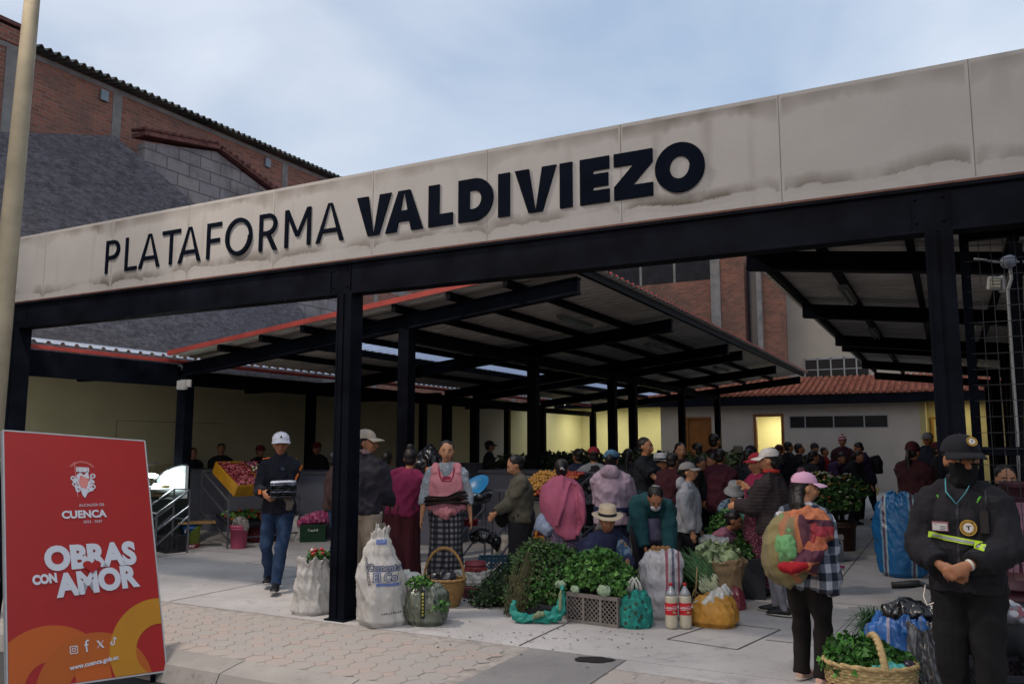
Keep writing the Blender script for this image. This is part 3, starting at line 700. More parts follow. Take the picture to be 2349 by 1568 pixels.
wo = pb(d, 'window_frame', M('alu', c('#8c8f93'), .4, .1, 5, 0, metal=.4))
glass = M('dark_glass', (.008, .009, .011), .35, .3, 3, 0, spec=.2)
for x0, x1 in ((.1, .6), (.64, 1.56), (1.6, 2.56), (2.6, 3.32)):
    d = MB(); d.box(x0, YB + .01, 2.225, x1, YB + .02, 2.625); d.build('pane', glass, wo)
# right porch with lit corridor
d = MB(); d.box(4.32, YB, 0, 4.5, YB + 2.0, 3.2); d.box(4.5, YB + 2.0, 0, 12, YB + 2.2, 3.2); pb(d, 'right_porch_wall', M('yellow_paint', c('#a5986a'), .8, .06, 1, .1, 30))
d = MB(); d.box(4.62, YB + 1.93, 0, 4.7, YB + 2.0, 2.6); d.box(5.5, YB + 1.93, 0, 5.58, YB + 2.0, 2.6); d.box(4.7, YB + 1.93, 2.52, 5.5, YB + 2.0, 2.6); pb(d, 'porch_door_frame', M('frame_ochre', c('#8a6224'), .6, .2, 5, 0))
d = MB(); d.box(4.7, YB + 1.96, 0, 5.5, YB + 1.99, 2.52); pb(d, 'porch_door', M('glazed_door', c('#a79c70'), .4, .05, 5, 0))
# eave fascia + tiled roof
d = MB(); d.box(-9.6, YB - .62, 3.06, 12, YB - .56, 3.36); d.box(-9.6, YB - .56, 3.06, 12, YB - .0, 3.1); pb(d, 'eave_fascia', steel)
tile = M('clay_tile', c('#8e4d3c'), .85, .3, 5, .3, 30, col2=c('#b27058'))
d = MB(); 
def troof(v): return 3.4 + (v - (YB - .65)) * .26
u = -9.6
cols_ = []
while u < 12.4:
    n = 11
    for r_ in range(n):
        v0 = YB - .68 + r_ * .27
        w0 = .085 + random.uniform(-.004, .004)
        d.tube([(u + random.uniform(-.006, .006), v0, troof(v0) + .045), (u, v0 + .31, troof(v0 + .31) + .012)], [(w0, w0 * .8), (w0 * .8, w0 * .62)], 8)
    u += .215
pb(d, 'tiled_roof', tile)
d = MB(); d.add([(-9.6, YB - .64, 3.38), (12.4, YB - .64, 3.38), (12.4, YB + 2.3, troof(YB + 2.3)), (-9.6, YB + 2.3, troof(YB + 2.3)), (-9.6, YB - .64, 3.37), (12.4, YB - .64, 3.37), (12.4, YB + 2.3, 3.3), (-9.6, YB + 2.3, 3.3)],
    [(0, 1, 2, 3), (7, 6, 5, 4), (0, 4, 5, 1), (1, 5, 6, 2), (2, 6, 7, 3), (3, 7, 4, 0)]); pb(d, 'roof_deck', tile)
# lamps inside
def area(name, loc, size, energy, col, rot=(0, 0, 0), par=None):
    l = bpy.data.lights.new(name, 'AREA'); l.size = size; l.energy = energy; l.color = col
    o = bpy.data.objects.new(name, l); COL.objects.link(o); o.location = loc; o.rotation_euler = rot; return o
yl = (1.0, .95, .66)
def ceil_lamp(u, v, z, en, label, col=yl):
    e = empty('ceiling_lamp', (u, v, z), 0, label, 'ceiling lamp', 'lit ceiling lamps of the service building')
    b = MB(); b.lathe([(0, -.05), (.1, -.045), (.13, -.02), (.135, 0)], 20); b.build('diffuser', emis('lamp_glow', (1, .95, .7), 6), e)
    l = area('lamp_light', (0, 0, -.08), .25, en, col); l.parent = e
ceil_lamp(-7.6, 25.6, 3.19, 60, 'lit ceiling lamp in the left porch, nearer the panel wall')
ceil_lamp(-5.4, 25.7, 3.19, 42, 'lit ceiling lamp in the left porch, nearer the wooden door')
ceil_lamp(-8.0, 22.9, 3.19, 14, 'lit ceiling lamp beside the electrical panel')
ceil_lamp(-.66, 26.4, 2.94, 70, 'lit ceiling lamp inside the open doorway')
ceil_lamp(5.6, 25.9, 3.15, 24, 'lit ceiling lamp in the right porch')

# brick tower and cream house behind
tb = empty('brick_tower_house', (-3.5, 34, 0), 0, 'unfinished red brick house with concrete pillars rising behind the main canopy', 'building')
def ptb(b, name, mat): o = b.build(name, mat, tb); o.location = (3.5, -34, 0); return o
b = MB(); b.box(-14, 34, 0, -4.9, 38, 9.75); ptb(b, 'brick_wall', brick_x)
b = MB(); b.box(-4.86, 33.8, 0, -4.4, 34.15, 11.3); ptb(b, 'pillar', conc_m)
b = MB(); b.box(-4.40, 33.9, 6.3, -3.25, 40, 11.2); b.box(-4.40, 33.9, 0, -3.25, 40, 5.6); ptb(b, 'brick_wall', brick_x)
b = MB(); b.box(-4.395, 33.88, 5.6, -3.25, 40, 6.3); ptb(b, 'concrete_band', conc_m)
b = MB(); b.box(-3.25, 34.6, 0, -2.5, 40, 10.6); ptb(b, 'dark_window', M('dusk_glass', c('#2b3040'), .2, .2, 2, 0, spec=.5))
b = MB(); b.box(-2.68, 33.9, 0, -2.46, 34.7, 10.6); ptb(b, 'pillar', conc_m)
b = MB(); b.box(-2.46, 34.2, 0, -1.42, 34.5, 10.2); ptb(b, 'brick_wall', brick_x)
b = MB(); b.box(-14, 36.5, 9.76, -4.9, 40, 11.9); ptb(b, 'dark_storey', M('dark_board', (.02, .02, .024), .8, .4, 2, .2))
b = MB()
for x in (-11, -8.6, -6.8): b.box(x - .05, 34.2, 9.75, x + .05, 34.3, 11.9)
b.box(-14, 34.2, 11.1, -4.9, 34.26, 11.14); ptb(b, 'railing', conc_m)
ch = empty('cream_house', (2, 36, 0), 0, 'plain cream rendered house with a wide multi-pane window, behind the tiled roof', 'building')
def pc(b, name, mat, par=None):
    o = b.build(name, mat, par or ch)
    if par is None: o.location = (-2, -36, 0)
    return o
b = MB(); b.box(-1.8, 36, 0, 9, 44, 9.4); pc(b, 'wall', M('cream_render', c('#b3a798'), .9, .08, .8, .2, 20))
b = MB(); b.box(-2.0, 35.7, 9.35, 9.3, 44.3, 9.5); pc(b, 'roof', conc_m)
b = MB(); b.box(-.9, 35.93, 5.7, 2.0, 35.99, 5.78); b.box(-.9, 35.93, 4.4, 2.0, 35.99, 4.48); b.box(-.9, 35.95, 5.2, 2.0, 35.985, 5.24)
for x in (-.9, -.3, .3, .9, 1.45, 2.0): b.box(x - .03, 35.93, 4.4, x + .03, 35.992, 5.78)
wf = pc(b, 'window_frame', M('alu', (.3, .3, .3)))
b = MB(); b.box(-.9, 35.97, 4.45, 2.0, 35.998, 5.72); b.build('pane', M('dark_glass', (0, 0, 0)), wf)
# dark enclosure on the right under the second canopy
b = MB(); b.box(10.6, .6, 0, 10.8, 24, 2.9); tag(b.build('boundary_wall', M('dark_block', c('#3a3431'), .9, .3, 3, .4, 20)), 'dark block boundary wall at the far right behind the gate', 'wall')
sh = empty('steel_kiosk', (7.6, 5.5, 0), 0, 'dark closed kiosk with slatted shutter behind the gate', 'kiosk')
b = MB(); b.box(-1.1, 0, 0, 1.6, 2.2, 2.35); b.build('body', M('kiosk_dark', c('#211d1d'), .7, .3, 3, .2), sh)
b = MB()
for i in range(20): b.box(-1.05, -.02, .2 + i * .1, 1.55, -.001, .27 + i * .1)
b.build('shutter', M('kiosk_slat', c('#2f2826'), .6, .3, 3, .2), sh)
b = MB(); b.box(-1.2, -.12, 2.352, 1.7, 2.3, 2.46); b.build('roof', M('kiosk_top', c('#4a4c55'), .6, .2, 3, .2), sh)

# ------------------------------------------------------------------ gate leaf, conduit
gate = empty('mesh_gate', (5.36, .35, 0), 0, 'black steel gate leaf of welded wire mesh beside the right column', 'gate')
b = MB(); b.box(-.03, -.03, .05, .03, .03, 3.18); b.box(.03, -.03, 3.12, 1.9, .03, 3.18); b.box(.03, -.025, 1.57, 1.9, .025, 1.63); b.box(.03, -.03, .05, 1.9, .03, .11); b.box(1.9, -.03, .05, 1.96, .03, 3.18); b.build('frame', steel, gate)
b = MB()
x = .09
while x < 1.9: b.bar((x, -.033, .1), (x, -.033, 3.14), .0045); x += .075
z = .16
while z < 3.12: b.bar((.0, -.038, z), (1.93, -.038, z), .0045); z += .112
b.build('wire_mesh', M('mesh_wire', c('#20222a'), .5, .2, 5, 0), gate)
q0 = at(2315, 6.6, 600)
cb = empty('conduit_run', tuple(q0), 0, 'round grey junction box with white conduit running down behind the gate', 'conduit')
b = MB(); b.tube([FWD * -.02, FWD * .04], .052, 24); b.build('junction_box', M('box_grey', c('#868a93'), .5, .1, 9, 0), cb)
cw = M('conduit_white', c('#9a9a98'), .5, .1, 9, 0)
b = MB(); pts = [at(x, 6.62, y) - q0 for x, y in ((2317, 612), (2320, 640), (2312, 665), (2313, 700), (2324, 860), (2334, 1000), (2338, 1120))]; b.tube(pts, .013, 8); b.build('conduit', cw, cb)
b = MB(); pts = [at(x, 6.62, y) - q0 for x, y in ((2305, 602), (2280, 601), (2262, 597), (2235, 594))]; b.tube(pts, .009, 8); b.tube([at(x, 6.62, y) - q0 for x, y in ((2325, 601), (2380, 601))], .012, 8); b.build('conduit', cw, cb)
b = MB(); pts = [at(x, 6.66, y) - q0 for x, y in ((2330, 560), (2334, 1300), (2336, 1440))]; b.bar(pts[0], pts[-1], .09); b.build('support_post', steel2, cb)
fl = at(2285, 6.5, 650); e = empty('floodlight', tuple(fl), A, 'white square floodlight hanging behind the gate mesh', 'floodlight')
b = MB(); b.box(-.06, -.02, -.05, .03, .03, .05, mat=Matrix.Rotation(.3, 4, 'X')); b.build('lamp_head', wh, e, .005)
b = MB()
for i in range(3): b.box(-.052, -.03, -.035 + i * .026, .018, -.022, -.02 + i * .026)
b.build('reflector', M('reflector', c('#c5bfa0'), .3, .1, 9, 0), e)
b = MB(); b.box(.035, -.03, -.07, .06, .03, .06); b.build('bracket', wh, e)

# ------------------------------------------------------------------ street lamps
warm = (1.0, .87, .74)
def street_lamp(u, v, h, label, en, arm=(.5, -.0), r0=.12, r1=.055, lean=(0, 0), stripe=False):
    e = empty('street_lamp', (u, v, -.02), 0, label, 'street lamp', 'street lamps along the kerb')
    b = MB(); n = 14; b.tube([(lean[0] * i / n * h, lean[1] * i / n * h, h * i / n) for i in range(n + 1)], [r0 + (r1 - r0) * i / n for i in range(n + 1)], 24)
    b.build('pole', M('pole_paint', c('#8f8672'), .6, .2, 3, .2, 20), e)
    tx, ty = lean[0] * h, lean[1] * h
    b = MB(); b.tube([(tx, ty, h - .1), (tx + arm[0] * .4, ty + arm[1] * .4, h + .15), (tx + arm[0], ty + arm[1], h + .22)], .03, 10); b.build('arm', M('pole_paint', (0, 0, 0)), e)
    hx, hy, hz = tx + arm[0], ty + arm[1], h + .2
    b = MB(); b.ball((hx, hy, hz), (.22, .22, .09)); b.build('lamp_head', M('lamp_case', c('#55565a'), .5, .1, 5, 0), e)
    b = MB(); b.lathe([(0, -.105), (.1, -.1), (.15, -.075)], 20, (hx, hy, hz)); b.build('diffuser', emis('street_glow', (1, .8, .5), 8), e)
    l = bpy.data.lights.new('street_light', 'SPOT'); l.energy = en; l.color = warm; l.spot_size = math.radians(165); l.spot_blend = .6; l.shadow_soft_size = .22
    o = bpy.data.objects.new('street_light', l); COL.objects.link(o); o.parent = e; o.location = (hx, hy, hz - .14)
    return e
pole = street_lamp(-3.03, -1.68, 8.4, 'tall tapered beige lamp post at the kerb on the far left', 2200, arm=(.1, -.45), lean=(.022, .006))
b = MB()
vs = []
for i in range(9):
    z = 3.9 + i * .22; r = .12 - .065 * z / 8.4 + .0025
    for a in (math.radians(200), math.radians(222)): vs.append((r * math.cos(a) + .022 * z, r * math.sin(a) + .006 * z, z))
b.add(vs, [(2 * i, 2 * i + 1, 2 * i + 3, 2 * i + 2) for i in range(8)]); b.build('sticker_strip', wh, pole)
street_lamp(3.6, -6.3, 8.2, 'street lamp across the road behind the viewer', 1250, arm=(0, .3))
# ------------------------------------------------------------------ people
K0 = 1.7
skin_m = {}
def skinmat(tone):
    n = 'skin_' + tone
    return M(n, {'a': c('#ab7a5b'), 'b': c('#94654a'), 'c': c('#9a6a50')}[tone], .55, .12, 14, .1, 60, spec=.35)
def mid_joint(a, b, l1, l2, pole):
    a = Vector(a); b = Vector(b); d = b - a; D = min(d.length, (l1 + l2) * .995)
    if d.length > D: b = a + d.normalized() * D
    d = (b - a); x = (l1 * l1 - l2 * l2 + D * D) / (2 * D); h = math.sqrt(max(0, l1 * l1 - x * x)); dn = d.normalized()
    p = Vector(pole); p = (p - dn * p.dot(dn)).normalized()
    return a + dn * x + p * h, b
hairm = M('hair_black', c('#120e0d'), .5, .4, 30, .5, 120, spec=.4); greyhair = M('hair_grey', c('#8a8680'), .6, .3, 30, .5, 120)
shoe_d = M('shoe_dark', c('#121214'), .5, .3, 10, .2); sole_w = M('sole_white', c('#8e8b88'), .6, .1, 10, 0)
eyem = M('eye_dark', c('#15100d'), .2, .1, 10, 0, spec=.6); eyew = M('eye_white', c('#a79c92'), .4, .05, 10, 0); lipm = M('lips', c('#7c443b'), .5, .1, 10, 0)
PSEED = [0]
class Person: pass
def person(label, px, d, top_y, face, py=None, lean=0, side=0, twist=0, H=None, pel=None, hands=None, pole=None, feet=None, head=(0, 0), top=('jacket', None), bottom=('trousers', None), hair='short', hat=None, skin='b', vox=.015, fat=1.0, faceon=True, shoes=shoe_d, hood=False, zadj=0, hairmat=None, curl=.5, neck_cover=None, pos=None, sleeve=None, group='people in the market', sq=None, knee=None, collar=None, elbow_out=.35, shoesole=None, cuff=None, hs=1.05, hdir=None, hinn=None, mouth=True):
    PSEED[0] += 1; seed = PSEED[0] * 3.7
    P = Person()
    if pos is None:
        dy = top_y - 784.5; yy = FZ * math.cos(TH) + dy * math.sin(TH); zz = FZ * math.sin(TH) - dy * math.cos(TH)
        ztop = EYE + zz * d / yy; q = at(px, d, top_y); pos = Vector((q.x, q.y, 0))
        if H is None: H = ztop / 1.0
    P.ztop = H
    k = H / K0 if pel is None and lean < 25 else (1.55 / K0 if not hasattr(P, 'k') else 1)
    if sq: k = sq / K0
    tocam = Vector((CU - pos.x, CV - pos.y, 0)).normalized(); rgt = Vector((-tocam.y, tocam.x, 0))
    fa = math.radians(face); fv = tocam * math.cos(fa) + rgt * math.sin(fa)
    rz = math.atan2(fv.y, fv.x) - math.pi / 2
    root = empty('person', (pos.x, pos.y, zadj), rz, label, 'person', group); P.root = root
    P.k = k; P.pos = pos
    M3 = lambda a, ax: Matrix.Rotation(math.radians(a), 3, ax)
    pelv = Vector(pel) * k if pel is not None else Vector((0, -math.sin(math.radians(lean)) * .12, .93)) * k
    R1 = M3(-lean * .5, 'X') @ M3(side, 'Y') ; R2 = M3(-lean, 'X') @ M3(side, 'Y') @ M3(twist, 'Z')
    up1 = R1 @ Vector((0, 0, 1)); up2 = R2 @ Vector((0, 0, 1)); rr = R2 @ Vector((1, 0, 0)); ff = R2 @ Vector((0, 1, 0))
    waist = pelv + up1 * .14 * k; chest = waist + (up1 + up2).normalized() * .19 * k; nb = chest + up2 * .19 * k
    sh = {s: nb - up2 * .085 * k + rr * s * .158 * k * (1 + (fat - 1) * .6) for s in (1, -1)}
    Rh = M3(-lean * .55 - head[1], 'X') if lean > 20 else M3(-lean * .4 - head[1], 'X')
    Rh = M3(-head[0], 'Z') @ Rh if False else Rh
    Rz = M3(head[0] + twist * .6, 'Z'); Rh = Rz @ Rh
    hu = Rh @ Vector((0, 0, 1)); hf = Rh @ Vector((0, 1, 0)); hr = Rh @ Vector((1, 0, 0))
    hc = nb + (up2 * .4 + hu * .6).normalized() * .15 * k + hf * .02 * k
    s_ = k * hs
    HM = Matrix((hr, hf, hu)).transposed()
    hp = lambda x, y, z: hc + HM @ (Vector((x, y, z)) * s_)
    P.hp = hp; P.HM = HM; P.nb = nb; P.chest = chest; P.waist = waist; P.pelv = pelv; P.up2 = up2; P.rr = rr; P.ff = ff; P.sh = sh; P.s = s_
    # arms
    hands = hands or {}; L1, L2 = .285 * k, .245 * k
    P.el = {}; P.wr = {}; P.hd = {}
    for s in (1, -1):
        h = hands.get(s)
        if h is None: tgt = sh[s] + Vector((s * .06, .06, -.50)) * k if lean < 25 else sh[s] + Vector((s * .02, .1, -.5)) * k
        else: tgt = Vector(h) * k
        po = Vector((s * elbow_out, -1, -.2)) if not (pole and s in pole) else Vector(pole[s])
        el, wr = mid_joint(sh[s], tgt, L1, L2, po); P.el[s] = el; P.wr[s] = wr
    # legs
    feet = feet or {1: (.09, 0, .075), -1: (-.09, 0, .075)}
    P.kn = {}; P.an = {}; hip = {s: pelv + Vector((s * .088 * k, 0, -.03 * k)) for s in (1, -1)}
    for s in (1, -1):
        t = Vector(feet[s]) * k; kp = Vector((s * .15, 1, .15)) if not knee else Vector(knee[s])
        kn, an = mid_joint(hip[s], t, .42 * k, .412 * k, kp); P.kn[s] = kn; P.an[s] = an
    P.hip = hip
    # body -----------------------------------------------------------
    b = MB(); f = fat
    b.tube([pelv - up1 * .08 * k, pelv, waist, chest, nb - up2 * .06 * k, nb], [(.10 * k * f, .075 * k * f), (.145 * k * f, .10 * k * f), (.12 * k * f, .085 * k * f), (.14 * k * f, .095 * k * f), (.10 * k, .07 * k), (.05 * k, .05 * k)], 16, ref=rr)
    b.tube([sh[-1], nb - up2 * .05 * k, sh[1]], [.04 * k, .055 * k, .04 * k], 12)
    b.tube([nb - up2 * .03 * k, hc - hu * .05 * k], [.056 * k, .05 * k], 12)
    # head
    b.ball(hp(0, -.012, .028), (.076 * s_, .094 * s_, .09 * s_), HM, 20, 14)
    b.tube([hp(0, .012, .045), hp(0, .02, 0), hp(0, .024, -.045), hp(0, .034, -.088), hp(0, .04, -.108)], [(.07 * s_, .07 * s_), (.07 * s_, .072 * s_), (.061 * s_, .066 * s_), (.042 * s_, .046 * s_), (.022 * s_, .024 * s_)], 18, ref=hr)
    b.tube([hp(0, .088, .018), hp(0, .102, -.015), hp(0, .108, -.028), hp(0, .096, -.038)], [.009 * s_, .0135 * s_, .018 * s_, .012 * s_], 8)
    b.ball(hp(0, .088, -.058), (.024 * s_, .012 * s_, .012 * s_), HM, 10, 6)
    for s in (1, -1): b.ball(hp(s * .076, -.008, -.008), (.011 * s_, .02 * s_, .032 * s_), HM, 8, 6)
    b.ball(hp(0, .078, .03), (.05 * s_, .012 * s_, .012 * s_), HM, 10, 6)
    for s in (1, -1): b.ball(hp(s * .042, .066, -.03), (.022 * s_, .018 * s_, .02 * s_), HM, 8, 6)
    for s in (1, -1):
        el, wr = P.el[s], P.wr[s]
        b.tube([sh[s], (sh[s] + el) / 2, el, el.lerp(wr, .35), wr], [.048 * k, .042 * k * (f * .5 + .5), .036 * k, .036 * k, .023 * k], 12)
        fd = (wr - el).normalized() if s not in (sleeve or {}) else (wr - el).normalized()
        fd = (fd + Vector((0, 0, -.25))).normalized() if hands.get(s) else fd
        if hdir and s in hdir: fd = Vector(hdir[s]).normalized()
        inn = Vector(hinn) if hinn else Vector((-s, .1, -.15)); inn = (inn - fd * inn.dot(fd)).normalized(); sd = fd.cross(inn).normalized()
        pc_ = wr + fd * .075 * k
        b.tube([wr - fd * .01 * k, wr + fd * .03 * k, pc_, wr + fd * .09 * k], [(.024 * k, .018 * k), (.036 * k, .017 * k), (.04 * k, .015 * k), (.036 * k, .013 * k)], 10, ref=sd)
        for j, (o, ln) in enumerate(((-.03, .062), (-.01, .075), (.01, .07), (.029, .055))):
            a = pc_ + sd * o * k + fd * .01 * k; m1 = a + (fd + inn * curl * .6).normalized() * ln * .55 * k; m2 = m1 + (fd + inn * curl * 1.8).normalized() * ln * .5 * k
            b.tube([a, m1, m2], [.0095 * k, .009 * k, .007 * k], 8)
        tb_ = wr + fd * .03 * k + sd * (-.03) * k * (1 if (fd.cross(inn)).dot(Vector((0, 1, 0))) < 0 else -1) * 1
        td = (fd * .7 + inn * .5 + (tb_ - wr - fd * .03 * k).normalized() * .5).normalized()
        b.tube([wr + fd * .025 * k, tb_ + td * .015 * k, tb_ + td * .06 * k], [.014 * k, .012 * k, .008 * k], 8)
        P.hd[s] = wr + fd * .1 * k
        b.tube([hip[s], P.kn[s], P.an[s], P.an[s] - Vector((0, 0, .03)) * k], [.075 * k, .05 * k, .032 * k, .03 * k], 12)
        b.tube([P.an[s] + Vector((0, -.03, -.04)) * k, P.an[s] + Vector((0, .12, -.05)) * k], [.03 * k, .025 * k], 10)
    fuse(b, 'body', skinmat(skin), root, min(vox, .012) if vox < .013 else vox, 2)
    # face
    if faceon:
        for s in (1, -1):
            b = MB(); b.ball(hp(s * .031, .079, .002), (.017 * s_, .010 * s_, .0085 * s_), HM, 10, 6); eo = b.build('eye', eyew, root)
            b = MB(); b.ball(hp(s * .031, .0845, .002), (.008 * s_, .0062 * s_, .008 * s_), HM, 8, 6); b.build('iris', eyem, eo)
            b = MB(); b.tube([hp(s * .013, .091, .02), hp(s * .032, .089, .027), hp(s * .05, .076, .02)], [.003 * s_, .0042 * s_, .0025 * s_], 6); b.build('eyebrow', hairm, root)
            
        if mouth: b = MB(); b.tube([hp(-.025, .087, -.061), hp(-.01, .099, -.057), hp(.01, .099, -.057), hp(.025, .087, -.061)], [.003 * s_, .007 * s_, .007 * s_, .003 * s_], 8); b.build('mouth', lipm, root)
    # bottom ----------------------------------------------------------
    kind, mat_ = bottom[0], bottom[1]; ex = .018 * k
    if kind == 'trousers':
        b = MB(); lw = bottom[2] if len(bottom) > 2 else 1.0
        b.tube([pelv - up1 * .09 * k, pelv - up1 * .02 * k, pelv + up1 * .1 * k], [(.13 * k * f + ex, .10 * k * f + ex), (.155 * k * f + ex, .115 * k * f + ex), (.13 * k * f + ex, .095 * k * f + ex)], 18, ref=rr)
        for s in (1, -1):
            kn, an = P.kn[s], P.an[s]
            b.tube([hip[s] + Vector((0, 0, .02)), hip[s].lerp(kn, .4), kn, kn.lerp(an, .35), kn.lerp(an, .8), an + Vector((0, -.005, -.02)) * k], [(.095 * k * (f * .6 + .4) * lw), .085 * k * (f * .5 + .5) * lw, .068 * k * lw, .064 * k * lw, .056 * k * lw, .058 * k * lw], 14)
        fuse(b, 'trousers', mat_, root, vox, 3, .011 * k, 6.5, (1, 1, .9), seed)
    elif kind == 'skirt':
        b = MB(); rad = bottom[2] if len(bottom) > 2 else .22; hz = bottom[3] if len(bottom) > 3 else .28
        lo = (P.an[1] + P.an[-1]) / 2; lo = Vector((lo.x, lo.y, hz * k)); kc = (P.kn[1] + P.kn[-1]) / 2
        b.tube([pelv + up1 * .12 * k, pelv, kc.lerp(pelv, .4), lo], [(.13 * k * f, .1 * k * f), (.18 * k * f, .145 * k * f), (rad * .93 * k, rad * .75 * k), (rad * k, rad * .85 * k)], 22, ref=Vector((1, 0, 0)))
        fuse(b, 'skirt', mat_, root, vox, 3, .02 * k, 9, (1, 1, .12), seed)
    elif kind == 'seat_skirt':
        b = MB(); kc = (P.kn[1] + P.kn[-1]) / 2
        b.tube([pelv + Vector((0, -.05, .06)) * k, pelv.lerp(kc, .5) + Vector((0, 0, -.06)) * k, kc + Vector((0, .02, -.08)) * k, Vector((kc.x, kc.y + .05 * k, .06))], [(.2 * k, .16 * k), (.26 * k, .18 * k), (.25 * k, .16 * k), (.26 * k, .14 * k)], 20, ref=Vector((1, 0, 0)))
        b.tube([pelv + Vector((0, 0, .05)) * k, Vector((pelv.x, pelv.y, .05))], [(.2 * k, .18 * k), (.24 * k, .22 * k)], 18)
        fuse(b, 'skirt', mat_, root, vox, 4, .02 * k, 6, (1, 1, .6), seed)
    # top ---------------------------------------------------------------
    kind, mat_ = top[0], top[1]; e2 = (top[2] if len(top) > 2 else .02) * k; hem = (top[3] if len(top) > 3 else .10) * k
    b = MB()
    b.tube([pelv - up1 * hem, pelv + up1 * .03 * k, waist, chest, nb - up2 * .07 * k, nb - up2 * .01 * k, nb + up2 * .03 * k],
           [(.158 * k * f + e2, .115 * k * f + e2), (.152 * k * f + e2, .115 * k * f + e2), (.135 * k * f + e2, .10 * k * f + e2), (.15 * k * f + e2, .105 * k * f + e2), (.128 * k * (f * .5 + .5) + e2 * .6, .078 * k + e2), (.066 * k + e2 * .6, .06 * k + e2 * .6), (.056 * k + e2 * .4, .054 * k + e2 * .4)], 20, ref=rr)
    for s in (1, -1): b.ball(sh[s] - rr * s * .008 * k, (.052 * k + e2 * .75,) * 3, None, 14, 10); b.tube([sh[s], (sh[s] + nb) / 2 + up2 * .004 * k, nb - up2 * .012 * k], [.05 * k + e2 * .7, .052 * k + e2 * .5, .05 * k + e2 * .3], 14)
    if collar: b.tube([nb - up2 * .02 * k, nb + up2 * collar * k], [.075 * k, .07 * k], 16)
    if kind in ('jacket', 'tee'):
        for s in (1, -1):
            el, wr = P.el[s], P.wr[s]
            if kind == 'jacket':
                cw_ = el.lerp(wr, cuff if cuff else .93); b.tube([sh[s], sh[s].lerp(el, .5), el, el.lerp(wr, .4), cw_], [.057 * k + e2, .052 * k + e2, .044 * k + e2, .042 * k + e2 * .9, .034 * k + e2 * .7], 14)
            else:
                b.tube([sh[s], sh[s].lerp(el, .45), sh[s].lerp(el, .8)], [.057 * k + e2, .055 * k + e2, .058 * k + e2], 14)
    P.top = fuse(b, {'jacket': 'jacket', 'tee': 'shirt', 'vest': 'vest'}[kind], mat_, root, vox, 3, .017 * k, 8.5, (1, 1, .75), seed + 5)
    if sleeve is not None:      # separate coloured sleeves under a vest
        for s in (1, -1):
            el, wr = P.el[s], P.wr[s]; b = MB(); endp = sleeve[1]
            pts = [sh[s], sh[s].lerp(el, .5), el] + ([el.lerp(wr, endp)] if endp > 0 else []); rd = [.057 * k + .012, .05 * k + .014, .045 * k + .014] + ([.042 * k + .01] if endp > 0 else [])
            if endp < 0: pts = [sh[s], sh[s].lerp(el, .4), sh[s].lerp(el, .7)]; rd = [.06 * k + .01, .058 * k + .012, .06 * k + .01]
            b.tube(pts, rd, 14); fuse(b, 'sleeve', sleeve[0], root, vox, 3, .008 * k, 9, (1, 1, 1), seed + s)
    if hood:
        b = MB(); b.ball(nb - ff * .085 * k + up2 * .0 * k, (.13 * k, .075 * k, .10 * k), R2.to_3x3(), 16, 10)
        b.tube([nb + rr * .1 * k - ff * .02 * k - up2 * .03 * k, nb - ff * .09 * k + up2 * .045 * k, nb - rr * .1 * k - ff * .02 * k - up2 * .03 * k], [.03 * k, .038 * k, .03 * k], 10)
        fuse(b, 'hood', mat_, root, vox, 3, .01, 9, (1, 1, 1), seed + 2)
    # shoes
    if shoes:
        for s in (1, -1):
            an = P.an[s]; z0_ = an.z - .075 * k; b = MB()
            b.tube([(an.x, an.y - .06 * k, z0_ + .035 * k), (an.x, an.y, z0_ + .045 * k), (an.x, an.y + .08 * k, z0_ + .035 * k), (an.x + s * .005, an.y + .15 * k, z0_ + .028 * k), (an.x + s * .005, an.y + .19 * k, z0_ + .02 * k)], [(.032 * k, .033 * k), (.04 * k, .05 * k), (.046 * k, .038 * k), (.046 * k, .026 * k), (.028 * k, .016 * k)], 12, ref=(1, 0, 0))
            b.tube([(an.x, an.y, z0_ + .04 * k), (an.x, an.y - .005, z0_ + .1 * k)], [.042 * k, .042 * k], 10)
            so_ = fuse(b, 'shoe', shoes, root, vox * .7, 2)
            if shoesole:
                b = MB(); b.tube([(an.x, an.y - .09 * k, z0_ + .012), (an.x, an.y - .05 * k, z0_ + .012), (an.x, an.y + .1 * k, z0_ + .012), (an.x, an.y + .2 * k, z0_ + .012)], [(.02 * k, .012), (.042 * k, .012), (.05 * k, .012), (.03 * k, .012)], 12, ref=(1, 0, 0)); b.build('sole', shoesole, so_)
    # hair ---------------------------------------------------------------
    hm = hairmat or hairm; b = MB()
    if hair:
        b.ball(hp(0, -.026, .042), (.083 * s_, .094 * s_, .088 * s_), HM, 22, 14)
        b.ball(hp(0, -.05, -.02), (.072 * s_, .055 * s_, .065 * s_), HM, 16, 10)
        if hair in ('bun', 'highbun'): b.ball(hp(0, -.115, .02 if hair == 'bun' else .09), (.045 * s_, .04 * s_, .045 * s_), HM, 12, 8)
        if hair == 'topbun': b.ball(hp(0, -.06, .14), (.045 * s_, .04 * s_, .04 * s_), HM, 12, 8)
        if hair == 'pony': b.ball(hp(0, -.12, -.0), .03 * s_, None, 10, 6); b.tube([hp(0, -.12, 0), hp(0, -.14, -.08), nb - ff * .12 * k - up2 * .05 * k, nb - ff * .15 * k - up2 * .25 * k], [.03 * s_, .035 * s_, .03 * s_, .01], 10)
        if hair == 'long':
            b.tube([hp(0, -.05, .02), hp(0, -.075, -.07), nb - ff * .11 * k + up2 * .0 * k, nb - ff * .12 * k - up2 * .1 * k], [(.085 * s_, .05 * s_), (.09 * s_, .05 * s_), (.09 * s_, .04 * s_), (.05 * s_, .02 * s_)], 14, ref=hr)
        fuse(b, 'hair', hm, root, min(vox, .012), 1, .006 * k, 38, (1, 1, .3), seed)
